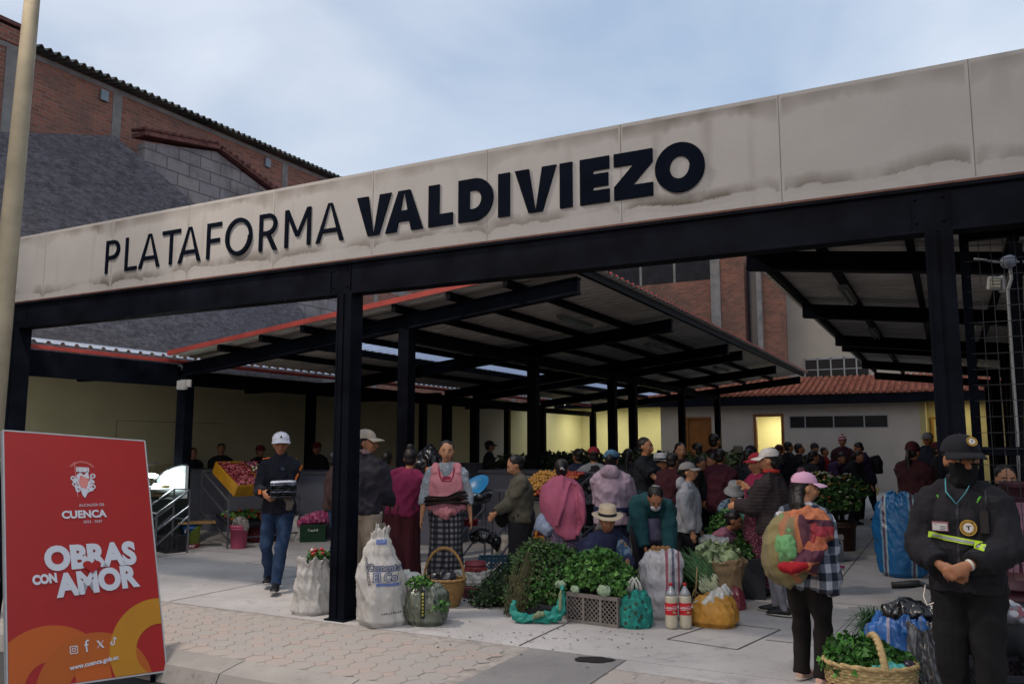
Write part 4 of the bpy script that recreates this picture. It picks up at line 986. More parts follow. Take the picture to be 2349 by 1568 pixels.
    # hats ---------------------------------------------------------------
    if hat:
        hk, hmat = hat[0], hat[1]
        if hk == 'cap':
            b = MB(); prof = []
            for i in range(9):
                t = math.pi / 2 * i / 8; prof.append((.093 * math.cos(t) ** .85, .03 + .088 * math.sin(t)))
            vs = []; b2 = MB(); b2.lathe(prof, 28, (0, 0, 0), sy=1.16); b2.lathe([(.09, .03), (.094, .03)], 28, (0, 0, 0), sy=1.16)
            b2.v = [tuple(hp(x, y - .012, z + .014)) for x, y, z in b2.v]; b2.build('cap', hmat, root)
            b = MB(); n = 18; top_, bot = [], []; G = []
            for j in range(4):
                row = []
                for i in range(n + 1):
                    a = math.radians(-68 + 136 * i / n); ix = .094 * math.sin(a); iy = .109 * math.cos(a) - .012; ext = .082 * (math.cos(a) ** .45) * j / 3
                    row.append((ix * (1 + .12 * j / 3), iy + ext, .046 - .02 * (j / 3) ** 1.5 - .28 * (ix ** 2) * 10 * (.3 + j / 3) * .5))
                G.append(row)
            vs = [hp(*p) for r_ in G for p in r_] + [hp(p[0], p[1], p[2] - .006) for r_ in G for p in r_]; o_ = 4 * (n + 1); fs = []
            for j in range(3):
                for i in range(n): a = j * (n + 1) + i; fs += [(a, a + 1, a + n + 2, a + n + 1), (o_ + a, o_ + a + n + 1, o_ + a + n + 2, o_ + a + 1)]
            for i in range(n): a = 3 * (n + 1) + i; fs.append((a, a + 1, o_ + a + 1, o_ + a))
            for j in range(3):
                a = j * (n + 1); fs.append((a, a + n + 1, o_ + a + n + 1, o_ + a)); a += n; fs.append((a, o_ + a, o_ + a + n + 1, a + n + 1))
            b.add(vs, fs, 0, True); bo = b.build('cap_brim', hat[2] if len(hat) > 2 else hmat, root)
            b = MB(); b.ball(hp(0, -.012, .132), .007 * s_, None, 8, 6); b.build('cap_button', hmat, root)
        elif hk == 'beanie':
            b = MB(); b.ball(hp(0, -.015, .05), (.092 * s_, .106 * s_, .098 * s_), HM, 20, 14); b.tube([hp(0, -.015, .03), hp(0, -.015, .055)], [(.093 * s_, .11 * s_)] * 2, 20, ref=hr)
            if len(hat) > 2: b.ball(hp(0, -.02, .165), .03 * s_, None, 10, 8)
            fuse(b, 'beanie', hmat, root, vox * .8, 2, .004, 30, (1, 1, .3), seed)
        elif hk in ('fedora', 'bucket'):
            rb = .165 if hk == 'fedora' else .15; ch = .115 if hk == 'fedora' else .095
            prof = [(.0, ch + .03), (.06, ch + .032), (.082, ch + .022), (.09, ch), (.098, .035), (.103, .03), (rb * .8, .012 if hk == 'bucket' else .018), (rb, -.02 if hk == 'bucket' else .022), (rb, -.025 if hk == 'bucket' else .017), (rb * .8, .006 if hk == 'bucket' else .012), (.1, .022)]
            b = MB(); b.lathe(prof, 36, (0, 0, 0), sy=1.12, mod=lambda r, z, a, i: r * (1 + (.015 * math.sin(a * 2 + 1) + .01 * math.sin(a * 5)) * (1 if r > .11 else 0)))
            dr = .02 if hk == 'fedora' else .0
            b.v = [tuple(hp(x, y - .012, z + .028 - (dr * (abs(x) / .16) ** 2 * -1 if abs(x) > .1 else 0))) for x, y, z in b.v]; ho = b.build('hat', hmat, root)
            if len(hat) > 2:
                b = MB(); b.lathe([(.0985, .036), (.0975, .05), (.0965, .066)], 36, (0, 0, 0), sy=1.12); b.v = [tuple(hp(x, y - .012, z + .028)) for x, y, z in b.v]; b.build('hat_band', hat[2], ho)
    return P
def pmesh(P, name, mat, fn, vox=.013, sm=3, wr=.01, ws=8, an=(1, 1, .6)):
    b = MB(); fn(b); return fuse(b, name, mat, P.root, vox, sm, wr, ws, an, PSEED[0] * 1.3)
fab = lambda n, h, **k: M(n, c(h), .9, k.pop('var', .2), k.pop('scale', 9), k.pop('bump', .35), k.pop('bscale', 70), **k)

# --- 1 walking man, navy jacket, folded clothes
jeans = fab('jeans', '#1f3350', var=.3)
P = person('man in navy jacket and white cap walking with folded clothes over his arm', 645, 9.7, 998, -8, top=('jacket', fab('navy_jacket', '#10131f'), .03, .1), bottom=('trousers', jeans, 1.05), skin='b', hat=('cap', fab('cap_white', '#c9cad4')), hair='short', vox=.013,
           hands={1: (.12, .3, 1.08), -1: (-.02, .3, 1.06)}, feet={1: (.11, -.2, .13), -1: (-.03, .26, .075)}, collar=.07, head=(10, 2), shoesole=sole_w, lean=2)
orange = fab('orange_trim', '#c4682c'); 
b = MB(); 
for s in (1, -1): b.bar(P.sh[s] + Vector((-s * .05, .02, .085)), P.sh[s] + Vector((s * .03, .01, .075)), .035, .012); 
b.build('shoulder_trim', orange, P.root)
b = MB(); b.bar(P.sh[-1] + Vector((-.085, .03, -.0)), P.el[-1] + Vector((-.07, .02, .1)), .02, .02); b.build('sleeve_trim', orange, P.root)
b = MB(); b.bar(P.wr[1].lerp(P.el[1], .2) + Vector((.03, .04, -.02)), P.wr[1].lerp(P.el[1], .2) + Vector((.03, .04, .03)), .03); b.build('cuff_trim', orange, P.root)
b = MB(); b.lathe([(0, 0), (.022, .0), (.022, .004), (0, .004)], 14); b.v = [tuple(P.chest + Vector((x - .05, .152 - z * 0 + .0, y + .07))) for x, y, z in b.v]; b.build('chest_badge', fab('badge_blue', '#5f6b86'), P.root)
b = MB(); q = P.hp(0, .098, .085); b.add([q + V(-.016, .012, -.014), q + V(.016, .012, -.014), q + V(0, .004, .018)], [(0, 1, 2)]); b.build('cap_emblem', M('emblem_black', (.01, .01, .012), .6, .1, 5, 0), P.root)
mask = fab('mask_dark', '#1a1b22')
b = MB(); b.box(-.12, -.03, 0, .12, .03, .006)
cl = empty('folded_clothes', tuple(P.root.matrix_basis @ Vector((-.09, .36, 1.04))), P.root.rotation_euler[2], 'stack of folded dark clothes carried by the walking man in the white cap', 'clothes')
for i in range(7):
    col = ('#2b2e38', '#16181d', '#4c525e', '#23262e', '#101216', '#5a6170', '#a6acb8')[i]
    pmz = MB(); n = 10
    pmz.tube([(-.14, .0, .03 + i * .026), (-.05, .0, .035 + i * .026), (.05, 0, .03 + i * .026), (.13, 0, .028 + i * .026)], [(.015, .10), (.014, .125), (.014, .125), (.013, .11)], 14, ref=(0, 0, 1))
    fuse(pmz, 'garment', fab('garment' + str(i), col), cl, .012, 1, .01, 14, (1, 1, 1), i)
b = MB(); b.tube([(-.05, .02, .04), (-.09, .04, -.04), (-.07, .05, -.12)], [(.06, .02), (.05, .018), (.04, .012)], 10, ref=(1, 0, 0)); fuse(b, 'hanging_glove', fab('glove_grey', '#4a453f'), cl, .01, 1, .008, 20)
# --- 2 man behind the centre column
P = person('man in beige cap, dark jacket and khaki cargo trousers standing behind the centre column', 836, 8.75, 993, 150, top=('jacket', fab('dark_grey_jacket', '#23212a'), .045, .03), bottom=('trousers', fab('khaki', '#8e8275'), 1.25), hat=('cap', fab('cap_beige', '#9c9285')), skin='b', vox=.014, fat=1.05,
           hands={1: (.16, .3, 1.0), -1: (-.2, .12, .86)}, head=(-70, 0), collar=.07, neck_cover=1)
pmesh(P, 'scarf', fab('scarf_mauve', '#7c6468'), lambda b: b.tube([P.nb + P.up2 * .03 + P.ff * .0, P.nb + P.up2 * .085 + P.ff * .01], [(.085, .085), (.078, .08)], 14), .012, 2, .012, 16)
b = MB(); q = P.hip[1].lerp(P.kn[1], .45); b.box(q.x + .085, q.y - .09, q.z - .12, q.x + .115, q.y + .07, q.z + .09); b.box(q.x + .09, q.y - .1, q.z + .05, q.x + .125, q.y + .08, q.z + .1); b.build('cargo_pocket', fab('khaki', '#000000'), P.root, .01)
# --- 3 woman with magenta vest, bent
maroon_v = fab('magenta_vest', '#6b1c3f'); fl_sleeve = floral('purple_floral', c('#6a4a6c'), c('#9a87a4'), c('#4a2545'), 38)
P = person('woman in magenta vest and maroon skirt seen from behind, bending to the left', 925, 9.9, 1045, 172, H=1.58, top=('vest', maroon_v, .03, .06), bottom=('skirt', fab('maroon_skirt', '#3c141d'), .25, .08), hair='topbun', skin='b', fat=1.25, vox=.014, lean=12, side=8,
           hands={-1: (-.36, .1, .78), 1: (.2, .28, .8)}, sleeve=(fl_sleeve, -1), faceon=False)
# --- 4 apron woman
greyfl = floral('grey_floral', c('#7f8790'), c('#8d949c'), c('#a7aab0'), 60); pinkap = fab('pink_apron', '#c9828b', var=.1)
P = person('woman in pink apron over grey floral blouse and black checked skirt, facing the street', 1025, 9.5, 1016, 0, top=('jacket', greyfl, .018, .02), bottom=('skirt', plaid('dark_check', c('#101116'), c('#2c2e36'), c('#6d6c70'), 16), .21, .12), hair='bun', skin='a', fat=1.18, vox=.012,
           hands={1: (.29, .1, .8), -1: (-.29, .1, .8)}, cuff=.35, elbow_out=.9)
def apr(b):
    b.tube([P.pelv + V(0, .02, .0), P.pelv + V(0, .01, .1), P.waist, P.chest, P.nb + V(0, .0, -.07)], [(.225, .19), (.222, .186), (.208, .172), (.212, .178), (.172, .13)], 22, ref=(1, 0, 0))
    for s in (1, -1): b.tube([P.nb + V(s * .115, .09, -.11), P.nb + V(s * .12, .03, -.025), P.nb + V(s * .12, -.07, -.06)], [.05, .055, .05], 10)
ap_ = pmesh(P, 'apron', pinkap, apr, .012, 2, .014, 7)
pmesh(P, 'apron_pouch', fab('pink_apron', '#000000'), lambda b: b.tube([P.pelv + V(-.13, .12, .04), P.pelv + V(0, .17, -.0), P.pelv + V(.13, .12, .04)], [.06, .1, .06], 14, ref=(0, 0, 1)), .011, 2, .02, 12)
pmesh(P, 'blouse_front', greyfl, lambda b: b.ball(P.nb + V(0, .115, -.075), (.058, .05, .095)), .010, 1, .003)
b = MB(); 
for zz, r0 in ((0, 1), ):
    b.tube([P.nb + V(-.085, .12, -.03), P.nb + V(-.075, .155, -.12), P.nb + V(-.045, .175, -.175), P.nb + V(.045, .175, -.175), P.nb + V(.075, .155, -.12), P.nb + V(.085, .12, -.03)], .008, 8)
b.build('apron_piping', fab('apron_trim', '#8e2f45'), P.root)
b = MB(); b.box(-.045, .155, P.nb.z - .165, .045, .17, P.nb.z - .125); b.build('neck_insert', fab('apron_trim', '#8e2f45'), P.root)
# bundle of dried stems she holds
e = empty('herb_bundle', tuple(P.root.matrix_basis @ Vector((0.0, .27, P.waist.z - .0))), P.root.rotation_euler[2], 'bundle of dark dried stems held across the waist of the woman in the pink apron', 'herbs')
for i in range(46):
    b = MB() if i == 0 else b; a = random.uniform(-.045, .045); z = random.uniform(-.05, .04)
    b.tube([(.25 - random.uniform(0, .06), a - .05, z + random.uniform(-.03, .02) - .01), (0, a * .6 - .0, z * .8), (-.25 + random.uniform(0, .1), a - .05, z * 1.3 + random.uniform(-.02, .06))], random.uniform(.004, .010), 6)
b.build('stems', M('dry_stems', c('#2a1f1c'), .9, .5, 12, .3), e)
# --- 5 olive jacket woman
P = person('woman in olive grey jacket in profile facing left, hands together, dark skirt', 1195, 9.6, 1047, -78, top=('jacket', fab('olive_jacket', '#45433a'), .035, .06), bottom=('skirt', fab('charcoal_skirt', '#1a1b22'), .19, .3), hair='bun', skin='a', fat=1.2, vox=.013, lean=4,
           hands={1: (.04, .33, .98), -1: (-.03, .33, .99)}, head=(0, 22), collar=.05)
e = empty('shoulder_bag', tuple(P.root.matrix_basis @ Vector((.12, .2, .8))), 0, 'small black shoulder bag on the woman in the olive jacket', 'bag'); b = MB(); b.ball((0, 0, 0), (.1, .05, .1)); b.tube([(-.03, 0, .08), (-.02, -.02, .3)], .01, 6); fuse(b, 'pouch', fab('black_bag', '#141416'), e, .012, 1, .01)
# --- 6 pink shawl woman
P = person('woman seen from behind in a pink fleece shawl and purple floral skirt', 1288, 9.0, 1058, 180, top=('jacket', fab('pale_blue_blouse', '#8f9fb8'), .02, .02), bottom=('skirt', floral('purple_skirt', c('#4a4458'), c('#7c7186'), c('#5c3d52'), 34), .24, .1), hair='bun', skin='b', fat=1.1, vox=.013, faceon=False, hands={-1: (-.2, .25, .85), 1: (.2, .25, .85)})
def shawl(b):
    b.tube([P.nb + V(0, 0, .04), P.nb + V(0, -.02, -.03), P.chest + V(0, -.03, .02), P.waist + V(.02, -.05, .0), P.waist + V(.06, -.10, -.16), P.waist + V(.1, -.14, -.27)], [(.1, .09), (.2, .12), (.235, .15), (.22, .14), (.13, .06), (.04, .02)], 24, ref=(1, 0, 0))
    b.tube([P.nb + V(.11, -.11, .02), P.chest + V(.03, -.2, -.0), P.waist + V(-.06, -.2, -.12)], [.025, .03, .02], 8)
    b.tube([P.nb + V(.15, -.1, .0), P.chest + V(.21, -.16, -.05), P.waist + V(.22, -.16, -.1), P.waist + V(.17, -.14, -.22)], [(.03, .05), (.04, .06), (.03, .05), (.02, .03)], 10)
pmesh(P, 'shawl', fab('pink_fleece', '#a3566f', var=.15, bump=.6), shawl, .013, 2, .024, 6, (1, 1, .35))
pmesh(P, 'side_bundle', fab('pale_cloth', '#8c98ae'), lambda b: b.tube([P.waist + V(-.2, -.02, -.02), P.waist + V(-.22, -.06, -.12), P.waist + V(-.12, -.12, -.2)], [.05, .09, .06], 12), .012, 2, .02)
b = MB(); b.tube([P.hp(-.02, -.115, .0), P.hp(-.0, -.16, .02), P.hp(.03, -.13, -.0)], .012, 8); b.build('hair_clip', fab('clip_white', '#a9a9ad'), P.root)
# --- 7 red-cap person behind
P = person('person in red cap with grey sleeves seen from behind at the dark counter', 1362, 12.2, 1030, 180, top=('jacket', fab('grey_sweater', '#6e7076'), .03, .08), bottom=('trousers', fab('dark_pants', '#17181f')), hat=('cap', fab('cap_red', '#6e1822')), vox=.018, faceon=False, fat=1.15, hands={1: (.2, .3, 1.0), -1: (-.2, .3, 1.0)})
pmesh(P, 'vest', fab('black_vest', '#17151c'), lambda b: b.tube([P.pelv, P.waist, P.chest, P.nb], [(.19, .15), (.17, .14), (.17, .15), (.08, .08)], 18, ref=(1, 0, 0)), .016)
# --- 8 lavender hoodie
lav = fab('lavender_fleece', '#9b8795', bump=.6)
P = person('woman in lavender hoodie and blue cap with her back to the street', 1402, 9.7, 1038, 168, top=('jacket', lav, .045, .12), bottom=('skirt', fab('navy_skirt', '#1c2138'), .22, .1), hat=('cap', fab('cap_blue', '#3f6178', var=.5, scale=20)), hair='bun', hood=True, fat=1.22, vox=.013, faceon=False, hands={1: (.2, .28, .95), -1: (-.16, .3, .95)})
pmesh(P, 'waist_tie', fab('navy_cloth', '#1a2140'), lambda b: b.tube([P.waist + V(-.0, 0, -.1), P.waist + V(.0, 0, -.04)], [(.215, .175)] * 2, 22, ref=(1, 0, 0)), .012, 2, .01)
# --- 9 elderly seated woman in straw hat
P = person('elderly seated woman in a cream straw hat and navy shawl behind the green crate', 1378, 8.55, 1142, 22, sq=1.52, pel=(0, 0, .36), lean=22, top=('jacket', fab('navy_knit', '#232842'), .045, .04), bottom=('seat_skirt', fab('brown_skirt', '#2a2126')), feet={1: (.12, .42, .07), -1: (-.12, .42, .07)}, hat=('fedora', fab('straw_cream', '#b9a88f', var=.1, bump=.5), fab('hat_band_navy', '#1e222e')), hair='long', hairmat=greyhair, skin='b', vox=.012, hands={1: (.16, .5, .62), -1: (-.1, .5, .6)}, head=(-12, -2))
pmesh(P, 'shawl', fab('navy_shawl', '#202540'), lambda b: (b.tube([P.nb + V(0, .0, .02), P.nb + V(0, -.02, -.06), P.chest + V(0, -.02, -.04), P.waist + V(0, 0, -.1)], [(.10, .10), (.21, .15), (.29, .23), (.31, .26)], 22, ref=(1, 0, 0))), .013, 2, .022, 6, (1, 1, .4))
# --- 10 bending woman teal
P = person('woman in dark teal cardigan and white face mask bending low over the stall', 1492, 8.9, 1128, 10, sq=1.58, pel=(0, -.22, .84), lean=72, top=('jacket', fab('teal_cardigan', '#123a40'), .045, .08), bottom=('skirt', fab('blackish_skirt', '#12121a'), .22, .1), hair='bun', skin='b', fat=1.2, vox=.013, hands={1: (.1, .42, .42), -1: (-.12, .42, .42)}, head=(0, 10), twist=-8, mouth=False)
pmesh(P, 'face_mask', fab('mask_white', '#a9aab0'), lambda b: b.ball(P.hp(0, .075, -.06), (.055, .04, .045), P.HM), .01, 1, 0)
b = MB(); b.tube([P.hp(-.04, -.06, .115), P.hp(0, -.05, .135), P.hp(.03, -.06, .125)], .006, 6); b.build('hair_clip', fab('clip_white', '#a9a9ad'), P.root)
pmesh(P, 'apron_front', fab('lilac_check', '#56526a'), lambda b: b.tube([P.chest + V(0, .08, -.1), P.waist + V(0, .2, -.2), P.pelv + V(0, .18, -.2)], [(.14, .05), (.16, .06), (.15, .06)], 14, ref=(1, 0, 0)), .012, 2, .012)
# --- 11 grey cap woman
P = person('woman in light grey fleece jacket and grey cap in profile facing right', 1577, 9.3, 1066, 80, top=('jacket', fab('pale_grey_fleece', '#8f9198', bump=.7), .04, .1), bottom=('trousers', fab('black_trouser', '#0f1016'), 1.2), hat=('cap', fab('cap_grey', '#7d7a7a')), hair='bun', skin='a', fat=1.15, vox=.012, hands={1: (.2, .08, .78), -1: (-.2, .1, .8)}, head=(0, -6), hood=True)
# --- 12 man in dark tee
P = person('man in charcoal t-shirt gesturing with forearms out, facing right', 1478, 11.6, 1008, 62, top=('tee', fab('charcoal_tee', '#191c22'), .025, .12), bottom=('trousers', fab('jeans', '#000')), hair='short', skin='b', fat=1.1, vox=.014, hands={1: (.12, .45, 1.08), -1: (-.12, .4, 1.06)}, curl=.15)
# --- 13 woman face toward camera dark
P = person('dark haired woman in brown coat looking toward the street, behind the grey fleece woman', 1560, 12.6, 1020, 15, top=('jacket', fab('brown_coat', '#241c1e'), .035, .2), bottom=('trousers', fab('dark_pants', '#000')), hair='long', skin='a', fat=1.1, vox=.016)
# --- hat lady in the dark centre
P = person('short person in white hat with dark band half hidden behind the man in t-shirt', 1513, 12.0, 1050, 60, top=('jacket', fab('plum_top', '#33202a'), .03), bottom=('skirt', fab('dark_pants', '#000'), .22), hat=('fedora', fab('hat_white', '#a3a6ac'), fab('hat_band_navy', '#000')), hair='pony', vox=.018, faceon=False)
# --- 14 pair in maroon bending
P = person('person in maroon coat stooping over sacks by the wooden door', 1612, 14.2, 1018, -120, top=('jacket', fab('maroon_coat', '#2c1117'), .04, .2), bottom=('trousers', fab('dark_pants', '#000')), hair='short', vox=.018, lean=18, faceon=False, fat=1.1)
P = person('tall person in dark burgundy jacket just right of the stooping one', 1638, 14.6, 999, 140, top=('jacket', fab('burgundy_coat', '#32141d'), .04, .2), bottom=('trousers', fab('dark_pants', '#000')), hair='short', vox=.018, faceon=False)
# --- 16 bucket hat seated plaid
bluepl = plaid('blue_plaid', c('#25384a'), c('#6f8494'), c('#4b6478'), 11)
P = person('seated woman in pale bucket hat and blue plaid jacket looking down', 1680, 11.4, 1091, 8, sq=1.5, pel=(0, 0, .5), lean=14, top=('jacket', bluepl, .035, .04), bottom=('seat_skirt', fab('teal_skirt', '#22383e')), feet={1: (.12, .45, .07), -1: (-.12, .45, .07)}, hat=('bucket', fab('bucket_pale', '#8d8f90')), hair='long', skin='b', vox=.014, hands={1: (.1, .36, .72), -1: (-.1, .36, .72)}, head=(0, 20))
# --- 17..18
P = person('person in a straw hat and bright blue jacket far behind the bucket hat woman', 1693, 15, 1032, 170, top=('jacket', fab('blue_jacket', '#1d4a8a'), .035, .1), bottom=('trousers', fab('dark_pants', '#000')), hat=('fedora', fab('old_straw', '#5a5648')), vox=.019, faceon=False)
P = person('person in black beanie and dark purple coat left of the white-capped woman', 1722, 13, 1028, 150, top=('jacket', fab('dark_purple_coat', '#241728'), .045, .25), bottom=('trousers', fab('dark_pants', '#000')), hat=('beanie', fab('beanie_black', '#121217')), vox=.018, fat=1.25, faceon=False)
# --- 19 white cap, puffer
puf = fab('brown_puffer', '#2a2326', wave=9, bump=.3, bscale=30)
P = person('woman in white cap, dark puffer jacket and grey leggings, facing left', 1768, 8.35, 1035, -112, top=('jacket', puf, .05, .1), bottom=('trousers', fab('grey_leggings', '#64646c'), .85), hat=('cap', fab('cap_offwhite', '#c2bcb8')), hair='bun', skin='a', vox=.012, fat=1.1, hands={1: (.02, .27, 1.3), -1: (-.12, .36, 1.12)}, shoesole=sole_w, head=(18, 4), feet={1: (.1, .05, .075), -1: (-.08, -.12, .075)})
pmesh(P, 'collar', fab('red_collar', '#a33129'), lambda b: b.tube([P.nb + P.up2 * .02, P.nb + P.up2 * .055], [(.088, .085), (.08, .08)], 16), .01, 1, .006)
# --- 20 red cap woman
P = person('woman in red cap and magenta vest holding food, half hidden by the white-capped woman', 1738, 9.4, 1045, -55, top=('vest', fab('crimson_vest', '#7c1f42'), .035, .1), bottom=('skirt', floral('maroon_dots', c('#451527'), c('#521a30'), c('#8c5a68'), 60), .22, .12), hat=('cap', fab('cap_crimson', '#8e1f2c')), hair='pony', skin='a', fat=1.15, vox=.013, hands={1: (.05, .3, 1.15), -1: (-.1, .3, 1.1)}, sleeve=(fab('cream_sleeve', '#a29a98'), .8))
# --- 22 crowd right
crowd = [('person in pink cap and purple coat in the crowd', 1838, 13.5, 1076, 175, '#4a3144', ('cap', fab('cap_dustypink', '#8e5a68')), 1.35),
 ('dark hooded person in front of the lit doorway, right side', 1808, 19, 1016, 120, '#15131a', None, 1.7), ('person in maroon beanie in front of the lit doorway, left side', 1787, 19.5, 1024, -60, '#1c1416', ('beanie', fab('beanie_maroon', '#3c141a')), 1.6),
 ('person with curly dark hair and black coat, under the strip window left end', 1832, 18, 1020, 100, '#121116', None, 1.65), ('person in grey beanie and plum jacket, under the strip window', 1868, 20, 1020, 40, '#2a1a28', ('beanie', fab('beanie_grey', '#2c2c33')), 1.6),
 ('person in bright red jacket far back below the window', 1890, 21, 1028, 70, '#8a1622', None, 1.55), ('person in black coat right of the red jacket', 1850, 17, 1045, -150, '#141318', None, 1.6),
 ('seated vendor in dark clothes behind the flowers', 1905, 15.5, 1085, 0, '#17181f', None, 1.2), ('person in grey headscarf among the flower buyers', 1960, 19, 1043, -160, '#51555e', ('beanie', fab('beanie_grey', '#000')), 1.5)]
for lab, x, d, ty, fc, col, ht, Hh in crowd:
    person(lab, x, d, ty, fc, top=('jacket', fab('coat_' + col[1:], col), .045, .25), bottom=('trousers', fab('dark_pants', '#000')), hat=ht, hair='short', vox=.02, fat=1.12, faceon=abs(fc) < 60)
P = person('person in red and white striped pompom beanie at the flower stall', 1932, 20.5, 1003, 0, top=('jacket', fab('plum_red', '#3a1c26'), .04, .2), bottom=('trousers', fab('dark_pants', '#000')), hat=('beanie', stripes('striped_beanie', [(0, c('#7c1f2c')), (.5, c('#b09a9a'))], 16, 2), 1), vox=.018)
P = person('person in purple jacket bending over the flower stall', 1916, 17.8, 1046, 30, sq=1.6, lean=48, pel=(0, -.15, .9), top=('jacket', fab('purple_jacket', '#33203f'), .045, .15), bottom=('trousers', fab('dark_pants', '#000')), hair='short', vox=.018, hands={1: (.1, .5, .8), -1: (-.1, .5, .8)}, faceon=False)
P = person('person in violet jacket with black backpack leaning left over the flowers', 1985, 18.3, 1018, -80, lean=14, sq=1.68, top=('jacket', fab('violet_jacket', '#2b1f3a'), .045, .15), bottom=('trousers', fab('dark_pants', '#000'), 1.2), hair='short', vox=.016, hands={1: (.1, .48, 1.0), -1: (-.1, .5, 1.02)}, head=(0, 25), faceon=False, feet={1: (.1, .15, .075), -1: (-.1, -.2, .075)})
pmesh(P, 'backpack', fab('backpack_black', '#121217'), lambda b: b.tube([P.chest + V(0, -.2, .15), P.chest + V(0, -.24, 0), P.waist + V(0, -.22, -.05)], [(.13, .09), (.16, .12), (.14, .1)], 14, ref=(1, 0, 0)), .016)
# --- 25 group on the right near corridor
P = person('person in maroon hooded coat with ponytail behind the standing blue sack', 2092, 11.6, 1020, 150, top=('jacket', fab('maroon_parka', '#2c0f17'), .05, .25), bottom=('trousers', fab('dark_pants', '#000')), hat=('beanie', fab('beanie_wine', '#35101a')), hair='pony', vox=.016, fat=1.25, faceon=False, hands={1: (.1, .3, 1.0), -1: (-.1, .3, 1.0)})
P = person('person in grey and white cap far back near the yellow corridor', 2128, 17, 996, -20, top=('jacket', fab('dark_blue_coat', '#1c2434'), .04, .2), bottom=('trousers', fab('dark_pants', '#000')), hat=('cap', fab('cap_pale', '#75777c')), vox=.018)
P = person('person in dark red cap beside the yellow corridor, near the guard', 2150, 14, 1018, 90, top=('jacket', fab('very_dark_coat', '#120f14'), .05, .25), bottom=('trousers', fab('dark_pants', '#000')), hat=('cap', fab('cap_wine', '#4a1420')), vox=.018, fat=1.2)
# --- left background heads behind the produce counter
for lab, x, d, ty, ht, fc in (('dark silhouetted vendor behind the onion crates', 508, 17, 1020, None, 0), ('vendor in red cap behind the onion crates', 597, 17, 1024, ('cap', fab('cap_brick', '#5c1820')), 30), ('vendor in dark red cap and white shirt behind the walking man', 728, 17.5, 1018, ('cap', fab('cap_brick', '#000')), -30), ('vendor with face lit beside the left canopy column', 443, 17, 1030, None, 20), ('silhouetted man in a cap before the pale end wall', 1122, 19, 1014, ('cap', fab('cap_black', '#0e0e10')), 95)):
    person(lab, x, d, ty, fc, top=('jacket', fab('vendor_dark', '#15141a'), .035, .1), bottom=('trousers', fab('dark_pants', '#000')), hat=ht, vox=.019)
P = person('person in brown jacket and jeans half hidden behind the centre column', 768, 11.5, 1040, 90, top=('jacket', fab('brown_jacket', '#3a2a2a'), .045, .1), bottom=('trousers', fab('jeans', '#000')), hair='short', vox=.016)
P = person('seated woman in pink knit reaching over greens, behind the grey fleece woman', 1627, 9.9, 1163, 75, sq=1.45, pel=(0, 0, .32), lean=38, top=('jacket', fab('pink_knit', '#8c5a6c'), .03, .05), bottom=('seat_skirt', fab('brown_skirt', '#000')), feet={1: (.12, .4, .07), -1: (-.12, .4, .07)}, hair='bun', vox=.014, hands={1: (.1, .72, .42), -1: (-.1, .6, .4)})
P = person('dark haired person in grey coat behind the woman in magenta vest', 888, 12, 1040, 160, top=('jacket', fab('slate_coat', '#23242e'), .05, .2), bottom=('trousers', fab('dark_pants', '#000')), vox=.018, faceon=False, fat=1.2)

extra = [('stooping person in dark green jacket among the sacks left of the wooden door', 1585, 13.4, 1062, 40, '#1c2a24', 38, .88), ('person in black hooded coat bent over goods in front of the wooden door', 1660, 13.0, 1058, -60, '#141319', 30, .9),
 ('person in wine coloured shawl squeezed behind the bucket hat woman', 1650, 12.3, 1062, 160, '#3a1522', 5, .93), ('person in charcoal coat right behind the bucket hat woman', 1708, 12.5, 1055, 100, '#1d1e24', 10, .93),
 ('crouching buyer in plum jacket to the right of the white-capped woman', 1808, 11.8, 1092, -140, '#35202f', 35, .6), ('person in dark blue shawl left of the lavender hoodie', 1330, 12.9, 1050, -150, '#1a2036', 8, .93),
 ('person in black jacket between the lavender hoodie and the man in t-shirt', 1440, 12.7, 1046, 170, '#15151b', 4, .93), ('person in dark red shawl just left of the grey fleece woman, behind her', 1532, 11.2, 1078, 150, '#3a161f', 20, .9),
 ('person in dark grey coat left of the flower bouquets', 1850, 14.8, 1060, 110, '#26262c', 20, .9), ('person in black jacket behind the green bouquet of the flower stall', 1950, 17.4, 1052, 60, '#141319', 30, .9),
 ('person in navy coat near the lit doorway, left of the curly haired one', 1770, 17.5, 1030, 150, '#1a1c2a', 3, .93), ('seated vendor in brown shawl low behind the ochre sack stall', 1745, 10.6, 1150, -20, '#33241f', 25, .35)]
for lab, x, d, ty, fc, col, ln, pz in extra:
    person(lab, x, d, ty, fc, sq=1.55, pel=(0, -.002 * ln, pz), lean=ln, top=('jacket', fab('coat_' + col[1:], col), .05, .2), bottom=('seat_skirt' if pz < .5 else 'trousers', fab('dark_pants', '#000')), hair=random.choice(('short', 'bun', 'pony')), vox=.018, fat=1.15, faceon=abs(fc) < 60, hands={1: (.12, .42, max(.35, pz - .05)), -1: (-.12, .42, max(.35, pz - .05))}, feet={1: (.12, .3 if pz < .7 else 0, .075), -1: (-.12, .3 if pz < .7 else 0, .075)})
